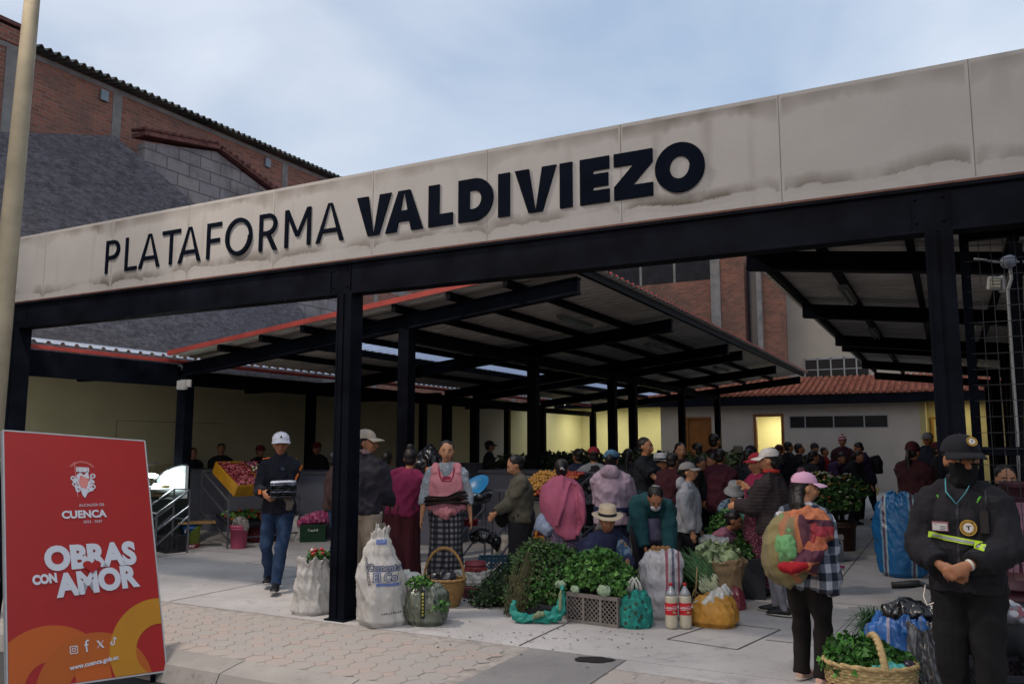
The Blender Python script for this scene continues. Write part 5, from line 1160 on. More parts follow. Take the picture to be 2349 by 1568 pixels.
# --- 21 girl with the pink cap and striped carrying cloth
wplaid = plaid('flannel_navy', c('#141a28'), c('#5d6470'), c('#b4b4bb'), 9)
P = person('girl in pink mesh cap with a striped woven bundle on her back and black trousers', 1840, 6.02, 1092, 152, top=('jacket', wplaid, .035, .16), bottom=('trousers', fab('black_velour', '#14100f', bump=.5), 1.18), hat=('cap', fab('cap_pinkmesh', '#bd8fa8', var=.06), fab('cap_pink', '#c9a0b8')), hair='long', skin='a', vox=.010, fat=1.08, head=(-42, 2), hands={1: (.12, .28, 1.12), -1: (-.14, .28, 1.1)}, shoes=fab('shoe_blush', '#c4a090'), shoesole=fab('sole_cream', '#b0a79f'), feet={1: (.1, 0, .075), -1: (-.1, .05, .075)})
PG = P
def agu_mat():
    m, N, L, bs = newmat('woven_bundle'); t = N.new('ShaderNodeTexCoord').outputs['Object']; s = N.new('ShaderNodeSeparateXYZ'); L.new(t, s.inputs[0])
    wob = mathn(N, L, 'MULTIPLY', nz(N, L, 4, 2, t).outputs[0], .05)
    f = mathn(N, L, 'ADD', mathn(N, L, 'ADD', s.outputs[0], mathn(N, L, 'MULTIPLY', s.outputs[2], .28)), wob)
    r = N.new('ShaderNodeValToRGB'); r.color_ramp.interpolation = 'CONSTANT'; e = r.color_ramp.elements; e.remove(e[-1])
    mr = N.new('ShaderNodeMapRange'); L.new(f, mr.inputs[0]); mr.inputs[1].default_value = -.02; mr.inputs[2].default_value = .62
    e[0].position = 0; e[0].color = (*c('#b8953f'), 1)
    for p, h in ((.16, '#6f6546'), (.34, '#7a7048'), (.50, '#96603f'), (.57, '#6f6546'), (.64, '#a0603c'), (.68, '#4b1530'), (.76, '#7c1424'), (.84, '#a0603c'), (.92, '#3e1228')):
        q = e.new(p); q.color = (*c(h), 1)
    L.new(mr.outputs[0], r.inputs[0])
    n = nz(N, L, 90, 2, t); x = cmix(N, L, mathn(N, L, 'MULTIPLY', n.outputs[0], .35), r.outputs[0], (.1, .09, .06)); L.new(x.outputs[2], bs.inputs['Base Color']); bs.inputs['Roughness'].default_value = .95
    bumpn(N, L, bs, n.outputs[0], .5, .004); return m
k = P.k
bd = empty('carried_bundle', tuple(P.pos), P.root.rotation_euler[2], 'yellow, olive, orange and red striped woven bundle slung on the girl in the pink cap', 'bundle')
b = MB(); b.tube([(.04, -.12, 1.36 * k), (.0, -.19, 1.26 * k), (-.025, -.23, 1.1 * k), (-.01, -.235, .96 * k), (.03, -.19, .86 * k)], [(.10, .06), (.155, .10), (.175, .13), (.165, .12), (.10, .07)], 24, ref=(1, 0, 0))
b.tube([(.1, -.12, 1.32 * k), (.14, -.17, 1.15 * k), (.1, -.22, .95 * k)], [(.06, .05), (.09, .07), (.1, .08)], 14)
wb = agu_mat(); fuse(b, 'cloth', wb, bd, .009, 3, .022, 9, (1, 1, .35))
b = MB(); b.tube([(-.06, -.2, 1.36 * k), (-.0, -.33, 1.25 * k), (.05, -.385, 1.12 * k), (.05, -.375, 1.02 * k)], [(.045, .02), (.055, .03), (.07, .04), (.05, .025)], 14, ref=(1, 0, 0)); b.v = [(x - .005, y + .045, z) for x, y, z in b.v]; fuse(b, 'green_sack', fab('woven_green', '#5c8a5c', bump=.7), bd, .008, 2, .022, 14, (1, 1, .5))
rs = stripes('strap_stripes', [(0, c('#a5603e')), (.3, c('#45152c')), (.5, c('#8e4a30')), (.72, c('#7a1626')), (.88, c('#3c1228'))], 2.6, 2)
b = MB(); b.tube([(-.0, -.17, 1.36 * k), (.10, -.13, 1.4 * k), (.18, -.1, 1.33 * k), (.205, -.18, 1.2 * k), (.17, -.28, 1.08 * k), (.08, -.36, .98 * k)], [(.05, .03), (.065, .035), (.075, .035), (.085, .04), (.09, .045), (.06, .03)], 16, ref=(0, .5, .5)); fuse(b, 'striped_strap', rs, bd, .008, 2, .018, 13)
b = MB(); b.tube([(.02, -.39, 1.0 * k), (.1, -.385, .98 * k), (.17, -.32, 1.02 * k)], [(.045, .03), (.06, .04), (.05, .03)], 14); fuse(b, 'red_flap', fab('bright_red_cloth', '#8e1420'), bd, .009, 2, .012, 9)
# bag hanging at her side
pmesh(P, 'shirt_tail', fab('flannel_navy', '#000') if False else MATS['flannel_navy'], lambda b: b.tube([P.waist + V(.14, .0, .0), P.pelv + V(.17, -.0, -.05), P.pelv + V(.18, -.03, -.15)], [(.08, .12), (.07, .13), (.06, .11)], 14), .011, 2, .02, 8)

# --- 26 security guard
blk = fab('guard_jacket', '#1a191e', bump=.7, bscale=25, bdist=.01); 
P = person('security guard in black jacket, cap and face mask with hands clasped at his belt', 2200, 4.75, 1018, -14, H=1.66, top=('jacket', blk, .046, .07), bottom=('trousers', fab('guard_trousers', '#0f0f11', bump=.5), 1.22), hat=('cap', fab('guard_cap', '#15151b')), hair='short', skin='b', vox=.0085, fat=1.0, head=(30, 4), hands={1: (.075, .245, 1.02), -1: (-.085, .285, 1.04)}, hdir={1: (-1, .05, -.5), -1: (1, .1, -.6)}, hinn=(0, -1, -.15), mouth=False, collar=.06, elbow_out=1.1, curl=.55, hs=1.12)
PGU = P; k = P.k
# quilted sleeve rolls and waist hem
def jx(b):
    for s in (1, -1):
        for t in (.22, .42, .62, .82): q = P.sh[s].lerp(P.el[s], t); d_ = (P.el[s] - P.sh[s]).normalized(); b.tube([q - d_ * .016, q + d_ * .016], [.082, .082], 16)
        for t in (.15, .38, .6): q = P.el[s].lerp(P.wr[s], t); d_ = (P.wr[s] - P.el[s]).normalized(); b.tube([q - d_ * .016, q + d_ * .016], [.08 - t * .03] * 2, 16)
pmesh(P, 'sleeve_padding', fab('guard_jacket', '#000'), jx, .010, 3, .008, 12)
pmesh(P, 'balaclava', fab('black_mask', '#0b0b0e'), lambda b: (b.tube([P.hp(0, .032, -.012), P.hp(0, .034, -.05), P.hp(0, .035, -.1), P.nb + V(0, .02, .03)], [(.078 * k, .082 * k), (.073 * k, .076 * k), (.06 * k, .062 * k), (.08 * k, .08 * k)], 20, ref=P.rr), b.ball(P.hp(0, .095, -.038), .022 * k), b.ball(P.hp(0, -.03, .0), (.084 * k, .09 * k, .085 * k), P.HM)), .0075, 2, .006, 16)
ring_y = M('badge_yellow', c('#b08a35'), .6, .1, 20, 0); badge_w = M('badge_white', c('#b7b4b2'), .6, .05, 20, 0); badge_k = M('badge_black', (.008, .008, .01), .6, .1, 20, 0)
def badge(par, cpt, nrm, up, r):
    nrm = nrm.normalized(); xd = up.cross(nrm).normalized() * -1; up = nrm.cross(xd); 
    def disc(rr_, off, mat, name, rin=0):
        b = MB(); n = 32; o_ = [cpt + (xd * math.cos(6.2832 * i / n) + up * math.sin(6.2832 * i / n)) * rr_ + nrm * off for i in range(n)]
        if rin: i_ = [cpt + (xd * math.cos(6.2832 * i / n) + up * math.sin(6.2832 * i / n)) * rin + nrm * off for i in range(n)]; b.add(o_ + i_, [(i, (i + 1) % n, n + (i + 1) % n, n + i) for i in range(n)])
        else: b.add(o_, [tuple(range(n))])
        return b.build(name, mat, par)
    disc(r, 0, badge_k, 'badge'); disc(r, .001, ring_y, 'badge_ring', r * .9); disc(r * .68, .001, ring_y, 'badge_ring', r * .6); disc(r * .58, .0014, badge_w, 'badge_centre')
    b = MB()                                   # small standing dog-like mark
    for x, z, w_, h_ in ((-.05, 0, .16, .42), (.1, -.15, .3, .12), (-.02, .22, .14, .12), (-.15, -.22, .5, .07)):
        q = [cpt + xd * (x + sx * w_ / 2) * r + up * (z + sz * h_ / 2) * r + nrm * .0018 for sx, sz in ((-1, -1), (1, -1), (1, 1), (-1, 1))]; b.add(q, [(0, 1, 2, 3)])
    b.build('badge_mark', badge_k, par)
    b = MB()
    for i in range(26):                        # ring of tiny letters
        a = 6.2832 * i / 26; cc = cpt + (xd * math.cos(a) + up * math.sin(a)) * r * .79 + nrm * .0012; t1 = (xd * -math.sin(a) + up * math.cos(a)); r1 = (xd * math.cos(a) + up * math.sin(a))
        if i % 9 == 8: continue
        q = [cc + t1 * r * .055 * sx + r1 * r * .06 * sz for sx, sz in ((-1, -1), (1, -1), (1, 1), (-1, 1))]; b.add(q, [(0, 1, 2, 3)])
    b.build('badge_lettering', ring_y, par)
def onjacket(x, z, off=.004):                 # point on the front of the jacket (local)
    bmj = bmesh.new(); bmj.from_mesh(P.top.data); bv = BVHTree.FromBMesh(bmj); h = bv.ray_cast(Vector((x, .8, z)), Vector((0, -1, 0))); bmj.free()
    return (h[0] + Vector((0, off, 0)), h[1]) if h[0] is not None else (Vector((x, .22, z)), Vector((0, 1, 0)))
q, n_ = onjacket(-.055, 1.225 * k, .012); badge(P.root, q, Vector((0.0, 1, .12)), Vector((0, 0, 1)), .043)
q = P.hp(-.02, .104, .098); badge(P.root, q + P.HM @ V(0, .006, .004), P.HM @ V(-.1, 1, .55), P.HM @ V(0, 0, 1), .028)
q, n_ = onjacket(.085, 1.225 * k, .012); b = MB(); b.box(q.x - .042, q.y - .004, q.z - .026, q.x + .042, q.y, q.z + .026); idc = b.build('id_card', M('card_rim', c('#8a5a66'), .5, .05, 5, 0), P.root)
b = MB(); b.box(q.x - .036, q.y, q.z - .022, q.x + .038, q.y + .002, q.z + .016); b.build('card_face', badge_w, idc)
b = MB()
for i, (x0, w_) in enumerate(((-.03, .012), (.0, .03), (.0, .034), (.0, .026))): b.box(q.x + x0 * -1 - w_, q.y + .002, q.z + .008 - i * .008, q.x - x0 * 1 + 0, q.y + .003, q.z + .011 - i * .008)
b.build('card_print', M('print_grey', c('#4a4c60'), .6, .1, 5, 0), idc)
# reflective band wrapped on the chest
b = MB(); vs = []
for i in range(20):
    z = 1.36 * k - i * .022 * k
    for x in (-.007, .007): p_, _ = onjacket(x, z, .003); vs.append(p_)
b.add(vs, [(2 * i, 2 * i + 1, 2 * i + 3, 2 * i + 2) for i in range(19)]); b.build('zip', M('zip_dark', c('#2c2c33'), .4, .3, 60, .2, metal=.4), P.root)
for sx in (-1, 1):
    b = MB(); vs = []
    for i in range(9):
        x = sx * (.045 + .011 * i)
        for z in (1.10 * k, 1.106 * k): p_, _ = onjacket(x, z + .01 * i * .2, .004); vs.append(p_)
    b.add(vs, [(2 * i, 2 * i + 1, 2 * i + 3, 2 * i + 2) for i in range(8)]); b.build('pocket_seam', M('seam_grey', c('#26262b'), .8, .1, 9, 0), P.root)
lime = M('reflective_lime', c('#a8c832'), .5, .1, 30, 0); silver = M('reflective_silver', c('#8f9296'), .35, .1, 60, .2)
for nm, mt, zz, hh, of in (('reflective_band', lime, 0, .03, .008), ('reflective_strip', silver, 0, .014, .010)):
    b = MB(); vs = []; n = 26
    for i in range(n + 1):
        x = -.155 + .31 * i / n; zc = 1.155 * k + (x * .13)
        for dz in (-hh / 2, hh / 2): p_, _ = onjacket(x, zc + dz, of); vs.append(p_)
    b.add(vs, [(2 * i + 2, 2 * i, 2 * i + 1, 2 * i + 3) for i in range(n)]); b.build(nm, mt, P.root)
b = MB(); q0_, _ = onjacket(0, 1.33 * k); b.tube([P.nb + V(.07, .05, .04), P.nb + V(.05, .13, -.03), q0_ + V(0, .01, .02)], .004, 6); b.tube([P.nb + V(-.07, .05, .04), P.nb + V(-.05, .13, -.03), q0_ + V(0, .01, .02)], .003, 6); b.build('lanyard', fab('lanyard_teal', '#4a8a94'), P.root)
for s in (1, -1): b = MB(); q = P.sh[s] + V(-s * .045, .075, .03); b.bar(q, q + V(-s * .02, .02, -.035), .012, .006); b.build('epaulette_mark', emis('lime_mark', c('#57a637'), .0), P.root)
b = MB(); q, _ = onjacket(-.135, 1.27 * k, .015); b.box(q.x - .022, q.y - .02, q.z - .07, q.x + .022, q.y + .016, q.z + .05); b.tube([q + V(-.012, 0, .05), q + V(-.012, 0, .16)], .006, 6); b.build('radio', M('radio_black', (.012, .012, .014), .4, .1, 5, 0), P.root, .004)
b = MB(); q = P.wr[-1]; dd = (P.wr[-1] - P.el[-1]).normalized(); b.tube([q - dd * .004, q + dd * .004], .031, 18); b.build('bracelet', M('bracelet_white', c('#c4bdb4'), .4, .05, 5, 0), P.root)
b = MB(); q = P.pelv + V(.2, .08, -.1); b.tube([q + V(0, 0, .05), q + V(.005, .03, -.01), q + V(-.02, .06, -.05), q + V(-.06, .08, -.03)], .004, 6); b.build('cord', M('bracelet_white', (0, 0, 0)), P.root)
# --- 27 masked woman behind the gate
P = person('woman in pale pink cardigan and dark blue mask standing behind the gate mesh', 2304, 6.6, 1073, 12, top=('jacket', fab('pale_pink_cardigan', '#a77a86', bump=.6), .05, .3), bottom=('skirt', fab('plum_skirt', '#4a2a38'), .22, .1), hair='short', skin='a', fat=1.25, vox=.012, hands={1: (.16, .25, 1.0), -1: (-.14, .25, 1.0)}, head=(0, 6), mouth=False)
pmesh(P, 'face_mask', fab('mask_navy', '#1c2a4c'), lambda b: b.tube([P.hp(0, .045, -.035), P.hp(0, .05, -.065), P.hp(0, .04, -.115)], [(.065, .06), (.062, .062), (.045, .05)], 16, ref=(1, 0, 0)), .01, 1, .003)
# ------------------------------------------------------------------ market goods
def leafmats(pre, cs): return [M(pre + '_leaf' + 'abc'[i], c(h), .6, .3, 14, .1, 40, spec=.3) for i, h in enumerate(cs)]
G1 = leafmats('herb', ('#3a5a2c', '#4f7336', '#2a4522')); G2 = leafmats('cilantro', ('#3f6a2e', '#56823c', '#2c4d24')); G3 = leafmats('dull', ('#4a5a38', '#5d6e48', '#363f2a'))
G4 = leafmats('celery', ('#355f25', '#477a2e', '#26481d')); G5 = leafmats('scallion', ('#4c7048', '#6b8c5e', '#35513a'))
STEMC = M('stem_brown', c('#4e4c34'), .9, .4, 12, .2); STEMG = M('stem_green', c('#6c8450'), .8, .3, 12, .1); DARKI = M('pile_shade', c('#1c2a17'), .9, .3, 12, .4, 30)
def leaf(b, p, ax, nrm, L_, W_, mi):
    ax = ax.normalized(); sd = ax.cross(nrm); 
    if sd.length < 1e-4: return
    sd.normalize(); up = sd.cross(ax)
    f = .18 * W_
    b.add([p, p + ax * L_ * .45 + sd * W_ * .5 + up * f, p + ax * L_ - up * L_ * .12, p + ax * L_ * .45 - sd * W_ * .5 + up * f, p + ax * L_ * .5], [(0, 1, 4), (1, 2, 4), (2, 3, 4), (3, 0, 4)], mi)
def foliage(name, par, blobs, n, size, mats, aspect=.75, stems=0, core=.82, low=-.35, clump=0.5, seed=0):
    b = MB(); rnd = random.Random(seed + 5); ws = [r[0] * r[1] + r[1] * r[2] + r[0] * r[2] for c_, r in blobs]
    for i in range(n):
        c_, r = rnd.choices(blobs, ws)[0]
        while True:
            d = Vector((rnd.gauss(0, 1), rnd.gauss(0, 1), rnd.gauss(0, 1))).normalized()
            if d.z > low: break
        q = noise.noise(Vector((d.x * 2.5, d.y * 2.5, d.z * 2.5)) + Vector((seed, c_[0] * 5, 0)))
        k = rnd.uniform(.78, 1.02) + q * clump * .6 + (rnd.uniform(.05, .28) if rnd.random() < .07 else 0)
        p = Vector(c_) + Vector((d.x * r[0], d.y * r[1], d.z * r[2])) * k
        ax = (d * .6 + Vector((rnd.uniform(-1, 1), rnd.uniform(-1, 1), rnd.uniform(-.9, .7)))).normalized(); nm = (d + Vector((rnd.uniform(-.7, .7), rnd.uniform(-.7, .7), rnd.uniform(-.3, .9)))).normalized()
        s = size * rnd.uniform(.4, 1.55); mi = 0 if rnd.random() < .5 else (1 if rnd.random() < .6 and q > -.15 else 2)
        leaf(b, p, ax, nm, s, s * aspect, mi)
    o = b.build(name, mats, par)
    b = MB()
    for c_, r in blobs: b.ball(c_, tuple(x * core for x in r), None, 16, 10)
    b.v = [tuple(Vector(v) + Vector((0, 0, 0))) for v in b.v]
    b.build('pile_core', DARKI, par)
    if stems:
        b = MB()
        for i in range(stems):
            c_, r = rnd.choice(blobs); d = Vector((rnd.gauss(0, 1), rnd.gauss(0, 1), abs(rnd.gauss(0, .8)))).normalized(); p = Vector(c_) + Vector((d.x * r[0], d.y * r[1], d.z * r[2]))
            b.tube([p * .0 + Vector(c_) + (p - Vector(c_)) * .6, p * 1.0], .0025, 4)
        b.build('stalks', STEMG, par)
    return o
def blob_things(name, par, mat, fn, n, r, seed=0, each=True):
    rnd = random.Random(seed); b = MB()
    for i in range(n):
        p = fn(rnd, i); rr_ = r * rnd.uniform(.8, 1.15)
        if each: b = MB()
        b.ball(p, (rr_, rr_, rr_ * .88), None, 10, 7)
        if each: b.build(name, mat if not isinstance(mat, list) else rnd.choice(mat), par)
def base(px, py): return gp(px, py)
FR = Matrix.Rotation(0, 4, 'Z')
def cam_rz(p): v = Vector((CU - p.x, CV - p.y, 0)); return math.atan2(v.y, v.x) + math.pi / 2      # local -Y faces the viewer
woven = M('woven_white', c('#a9a6a2'), .6, .12, 6, .5, 160, bdist=.003); wv2 = M('woven_grey', c('#99948c'), .65, .15, 6, .5, 160, bdist=.003)
def sack(name, label, pos, prof, mat, seed=0, sy=.75, fold=.022, cat='sack', rz=None, group=None, nm='sack_body', lean=(0, 0), seg=110, top='open'):
    e = empty(name, tuple(pos), cam_rz(pos) if rz is None else rz, label, cat, group)
    P_ = []; n = 72; zt = prof[-1][1]
    def rad(z):
        for (r0, z0), (r1, z1) in zip(prof, prof[1:]):
            if z <= z1: t = (z - z0) / max(1e-6, z1 - z0); t = t * t * (3 - 2 * t); return r0 + (r1 - r0) * t
        return prof[-1][0]
    for i in range(n + 1): z = zt * i / n; P_.append((rad(z), z))
    ph = seed * 1.7
    def mod(r, z, a, i):
        t = z / zt
        q = Vector((math.cos(a) * 1.2 + seed, math.sin(a) * 1.2, z * 2.6)); lump = noise.noise(q) * .16 * r
        f = 1 - 2.6 * abs(noise.noise(Vector((math.cos(a + z) * 2.2 + seed, math.sin(a + z) * 2.2, z * 4.0)))); g = 1 - 3 * abs(noise.noise(Vector((math.cos(a + z * 2) * 4.5 + seed, math.sin(a + z * 2) * 4.5, z * (2 + 5 * t))))); h = 1 - 3 * abs(noise.noise(Vector((math.cos(a) * 5 + seed, math.sin(a) * 5, z * 16 + a * 2))))
        pl = (.35 + .9 * t); w_ = min(1, r / .08); el = .07 * math.cos(2 * (a + ph + z * 1.5)) + .05 * math.cos(3 * a + ph * 2 - z * 3)
        low = .14 * math.exp(-t / .06) * max(0, math.cos(2 * a - .3 - ph)) ** 3
        return max(.004, r * (1 + el + low) + lump + (f * fold * .75 + g * fold * .34 * pl + h * fold * .20) * w_)
    b = MB(); n_ = len(P_)
    if top == 'open': P_ = P_ + [(P_[-1][0] * .93, zt - .01), (P_[-1][0] * .9, zt - .06), (.01, zt - .08)]
    b.lathe(P_, seg, (0, 0, 0), sy=sy, mod=mod, cap=True)
    vv = []
    for idx, (x, y, z) in enumerate(b.v):
        t = z / zt; a = math.atan2(y, x); wv = .02 * math.sin(z * 7 + seed) * t; dz = 0
        if t > .8: dz = (t - .8) / .2 * (.045 * noise.noise(Vector((math.cos(a) * 1.6 + seed, math.sin(a) * 1.6, 4))) + .018 * noise.noise(Vector((math.cos(a) * 5, math.sin(a) * 5, seed)))) * min(1.6, zt / .4)
        vv.append((x + lean[0] * z + wv, y + lean[1] * z + .015 * math.sin(z * 5 + seed * 2) * t, z + dz))
    b.v = vv
    o = b.build(nm, mat, e); return e, o
ink = M('ink_blue', c('#5a6a98'), .7, .1, 30, 0); inkg = M('ink_grey', c('#55565e'), .7, .1, 30, 0)
# --- left white sack with radishes
p = base(716, 1405); e, o = sack('woven_sack', 'open white woven sack topped with red radishes, left of the centre column', p, [(.18, 0), (.21, .04), (.195, .2), (.16, .36), (.125, .47), (.135, .53)], woven, 1, fold=.022, lean=(.05, 0))
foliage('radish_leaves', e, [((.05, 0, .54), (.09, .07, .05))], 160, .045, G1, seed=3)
rad = M('radish_red', c('#a3202c'), .35, .3, 20, 0, spec=.5); rw = M('radish_white', c('#c9b3ac'), .4, .1, 20, 0)
blob_things('radish', e, [rad, rad, rad, rw], lambda r, i: V(r.uniform(-.02, .11), r.uniform(-.06, .03), .56 + r.uniform(0, .05)), 18, .018, 4)
# --- big cement sack
p = base(882, 1432); e, o = sack('woven_sack', 'tall white woven sack with blue outlined lettering, knotted at the top', p, [(.18, 0), (.215, .05), (.21, .25), (.20, .40), (.165, .53), (.125, .64), (.09, .74), (.065, .80), (.07, .87)], woven, 7, fold=.021, lean=(-.07, .02))
def outline_text(s, size, bold): 
    return textmesh(s, size, bold=bold, ext=0)
def outl(word, org, size, par, tgt):
    cu = bpy.data.curves.new('t', 'FONT'); cu.body = word; cu.size = size; cu.offset = .004; cu.fill_mode = 'NONE'; cu.bevel_depth = .0035; cu.bevel_resolution = 0; cu.align_x = 'CENTER'; cu.resolution_u = 3
    ob = bpy.data.objects.new('t', cu); COL.objects.link(ob); dg = bpy.context.evaluated_depsgraph_get(); dg.update(); me = bpy.data.meshes.new_from_object(ob.evaluated_get(dg)); bpy.data.objects.remove(ob)
    for v in me.vertices: v.co.z = 0
    decal(me, org, (1, 0, 0), (0, 0, 1), tgt, ink, 'printed_lettering', par, .004, 1)
outl('Cemento', (-.01, 0, .50), .082, e, o); outl('El Co', (.0, 0, .41), .10, e, o)
b = MB(); b.add([(-.1, 0, 0), (.12, 0, 0), (.12, .028, 0), (-.1, .028, 0)], [(0, 1, 2, 3)]); decal(b.mesh('q', ink), (.02, 0, .365), (1, 0, 0), (0, 0, 1), o, ink, 'printed_band', e, .004, 4)
b = MB(); b.add([(-.05, 0, 0), (.05, 0, 0), (.05, .045, 0), (-.05, .045, 0)], [(0, 1, 2, 3)]); decal(b.mesh('q', ink), (-.04, 0, .73), (1, 0, 0), (0, 0, 1), o, ink, 'printed_band', e, .004, 4)
decal(textmesh('VENTA DIRECTA', .035, .001, ext=0), (-.175, 0, .50), (.15, 0, -1), (1, 0, .15), o, inkg, 'printed_lettering', e, .004, 2)
b = MB()
for i in range(9): b.add([(-.09 + i * .021, 0, 0), (-.09 + i * .021 + .013, 0, 0), (-.09 + i * .021 + .013, .008 + .004 * (i % 3), 0), (-.09 + i * .021, .008 + .004 * (i % 3), 0)], [(0, 1, 2, 3)])
decal(b.mesh('q', inkg), (.06, 0, .12), (1, 0, .05), (0, 0, 1), o, inkg, 'printed_marks', e, .004, 1)
b = MB(); b.tube([(-.085, .0, .765), (-.045, -.055, .775), (.005, -.04, .775), (.0, .03, .775)], .012, 8); b.build('tie', M('tie_white', c('#8f8f92'), .7, .1, 5, .2), e)
# --- grey-green clear bag
clear = M('clear_plastic', c('#4e5448'), .25, .45, 7, .5, 30, spec=.6, bdist=.01)
p = base(978, 1430); e, o = sack('plastic_bag', 'grey translucent plastic bag of greens with printed label, right of the tall lettered sack', p, [(.15, 0), (.19, .05), (.205, .16), (.18, .27), (.12, .34), (.09, .37)], clear, 12, fold=.03, cat='bag', nm='bag_body')
foliage('herb_leaves', e, [((-.06, -.03, .37), (.10, .07, .05)), ((.1, -.135, .16), (.08, .03, .07))], 260, .04, G2, seed=6, core=.6)
b = MB(); b.add([(-.02, 0, 0), (.02, 0, 0), (.02, .24, 0), (-.02, .24, 0)], [(0, 1, 2, 3)]); decal(b.mesh('q', ink), (-.035, 0, .08), (1, 0, 0), (0, 0, 1), o, M('label_black', c('#15171a'), .6, .1, 5, 0), 'printed_strip', e, .006, 4)
b = MB()
for i in range(7): b.add([(-.009, .02 + i * .03, 0), (.009, .02 + i * .03, 0), (.009, .04 + i * .03, 0), (-.009, .04 + i * .03, 0)], [(0, 1, 2, 3)])
decal(b.mesh('q', ink), (-.035, 0, .08), (1, 0, 0), (0, 0, 1), o, M('label_yellow', c('#8f8b3a'), .6, .2, 60, 0), 'printed_marks', e, .009, 2)
film = M('white_film', c('#aaaba6'), .35, .15, 8, .6, 40, spec=.5)
p2 = at(947, 8.2, 1335); e2 = empty('plastic_bag', tuple(p2), cam_rz(p2), 'small crumpled white plastic bag leaning between the lettered sack and the greens bag', 'bag')
b = MB(); b.tube([(-.1, 0, .1), (-.04, -.01, .04), (.02, -.02, -.03), (.0, -.03, -.12)], [(.03, .03), (.08, .07), (.1, .07), (.06, .05)], 16); fuse(b, 'bag_body', film, e2, .010, 1, .022, 13, (1, 1, 1), 4)
# --- wicker baskets
wick = M('wicker', c('#8d6c42'), .7, .3, 40, .4, 90, bdist=.003); wick2 = M('wicker_pale', c('#a58e63'), .7, .25, 40, .4, 90, bdist=.003)
def basket(label, pos, r0, r1, h, handle, mat, rz=0, sy=.8, rows=16, hmat=None, ht=.02, cross=False):
    e = empty('wicker_basket', tuple(pos), rz, label, 'basket')
    prof = []; per = 4
    for i in range(rows * per + 1):
        t = i / (rows * per); prof.append((r0 + (r1 - r0) * math.sin(t * math.pi / 2), h * t))
    def mod(r, z, a, i):
        row = i // per; ph = i % per; return r + .0045 * math.sin(a * 22 + (math.pi if row % 2 else 0)) * (1 if ph else .2) + (.003 if ph in (1, 2, 3) else -.003)
    b = MB(); b.lathe(prof, 132, (0, 0, 0), sy=sy, mod=mod); b.lathe([(r1 - .012, h), (r0 - .01, .02), (.0, .02)], 40, (0, 0, 0), sy=sy); b.build('basket_body', mat, e)
    b = MB(); n = 60
    for s in (0, 1):
        b.tube([((r1 + .006 * math.sin(i * .9 + s * 3)) * math.cos(6.2832 * i / n), (r1 + .006 * math.sin(i * .9 + s * 3)) * sy * math.sin(6.2832 * i / n), h + .006 * math.cos(i * .9 + s * 3)) for i in range(n + 1)], .012, 6)
    b.build('rim', mat, e)
    if handle:
        b = MB()
        for s in range(3):
            b.tube([((r1 * .97) * math.cos(math.pi * i / 40) * 1.0 if not cross else .009 * math.sin(i * .8 + s * 2.1) + .06 * i / 40, .009 * math.sin(i * .8 + s * 2.1) if not cross else r1 * sy * .97 * math.cos(math.pi * i / 40), h - .02 + (handle - 0) * math.sin(math.pi * i / 40) + .009 * math.cos(i * .8 + s * 2.1)) for i in range(41)], ht * .55, 7)
        b.build('handle', hmat or mat, e)
    return e
p = base(1000, 1395); p.y += .15; e = basket('brown wicker basket with tall arched handle behind the greens bag', p, .15, .22, .27, .33, wick, rz=.3)
b = MB(); b.tube([(-.12, 0, .27), (0, -.03, .31), (.12, .02, .27)], [(.06, .05), (.1, .06), (.05, .05)], 12); fuse(b, 'contents', M('dark_plastic', c('#23242c'), .3, .4, 9, .6, 20, spec=.6), e, .012, 1, .02, 14)
# --- pinkish bucket and chilli bag
def bucket(label, pos, r, h, mat, lid=None, handle=True, rz=0, rim=.012, group=None, cat='bucket'):
    e = empty('bucket', tuple(pos), rz, label, cat, group)
    b = MB(); b.lathe([(r * .84, 0), (r * .86, .004), (r * .97, h * .8), (r * 1.02, h * .8), (r * 1.02, h * .82), (r * .99, h * .83), (r, h * .9), (r * 1.04, h * .9), (r * 1.05, h * .92), (r * 1.0, h * .93), (r * 1.02, h), (r * .98, h), (r * .96, h * .8), (r * .83, .01), (0, .01)], 36, cap=False); b.lathe([(0, 0), (r * .84, 0)], 36)
    b.build('bucket_body', mat, e)
    if handle:
        b = MB(); b.tube([(r * 1.03 * math.cos(t), -r * .3 - r * .75 * math.sin(t), h * .85 - h * .25 * math.sin(t)) for t in [math.pi * i / 16 for i in range(17)]], .004, 6); b.build('handle', M('wire_metal', c('#7c7c80'), .4, .1, 5, 0, metal=.6), e)
    return e
pinkb = M('bucket_pink', c('#a14862'), .55, .15, 4, .1); redb = M('bucket_dusty_red', c('#7c3a44'), .55, .15, 4, .1); maro = M('bucket_maroon', c('#3c1a24'), .5, .2, 4, .1)
p = at(1090, 9.4, 1300); p.z = 0; bucket('dusty red bucket standing behind the herbs beside the woman in the pink apron', p, .115, .36, redb, rz=.5)
p = base(1068, 1375); p.y += .2; e, o = sack('plastic_bag', 'white bag of red chillies lying open on a low pink tub', p + V(0, 0, .13), [(.13, 0), (.15, .04), (.17, .1), (.18, .15)], film, 22, fold=.03, cat='bag', nm='bag_body')
blob_things('chilli', e, M('chilli_red', c('#6c2022'), .5, .4, 30, 0), lambda r, i: V(r.uniform(-.12, .12), r.uniform(-.08, .05), .145 + r.uniform(0, .015)), 46, .018, 5)
e = bucket('low pink tub under the open bag of chillies', p, .17, .13, M('tub_pink', c('#744048'), .6, .2, 5, .1), handle=False, cat='tub')
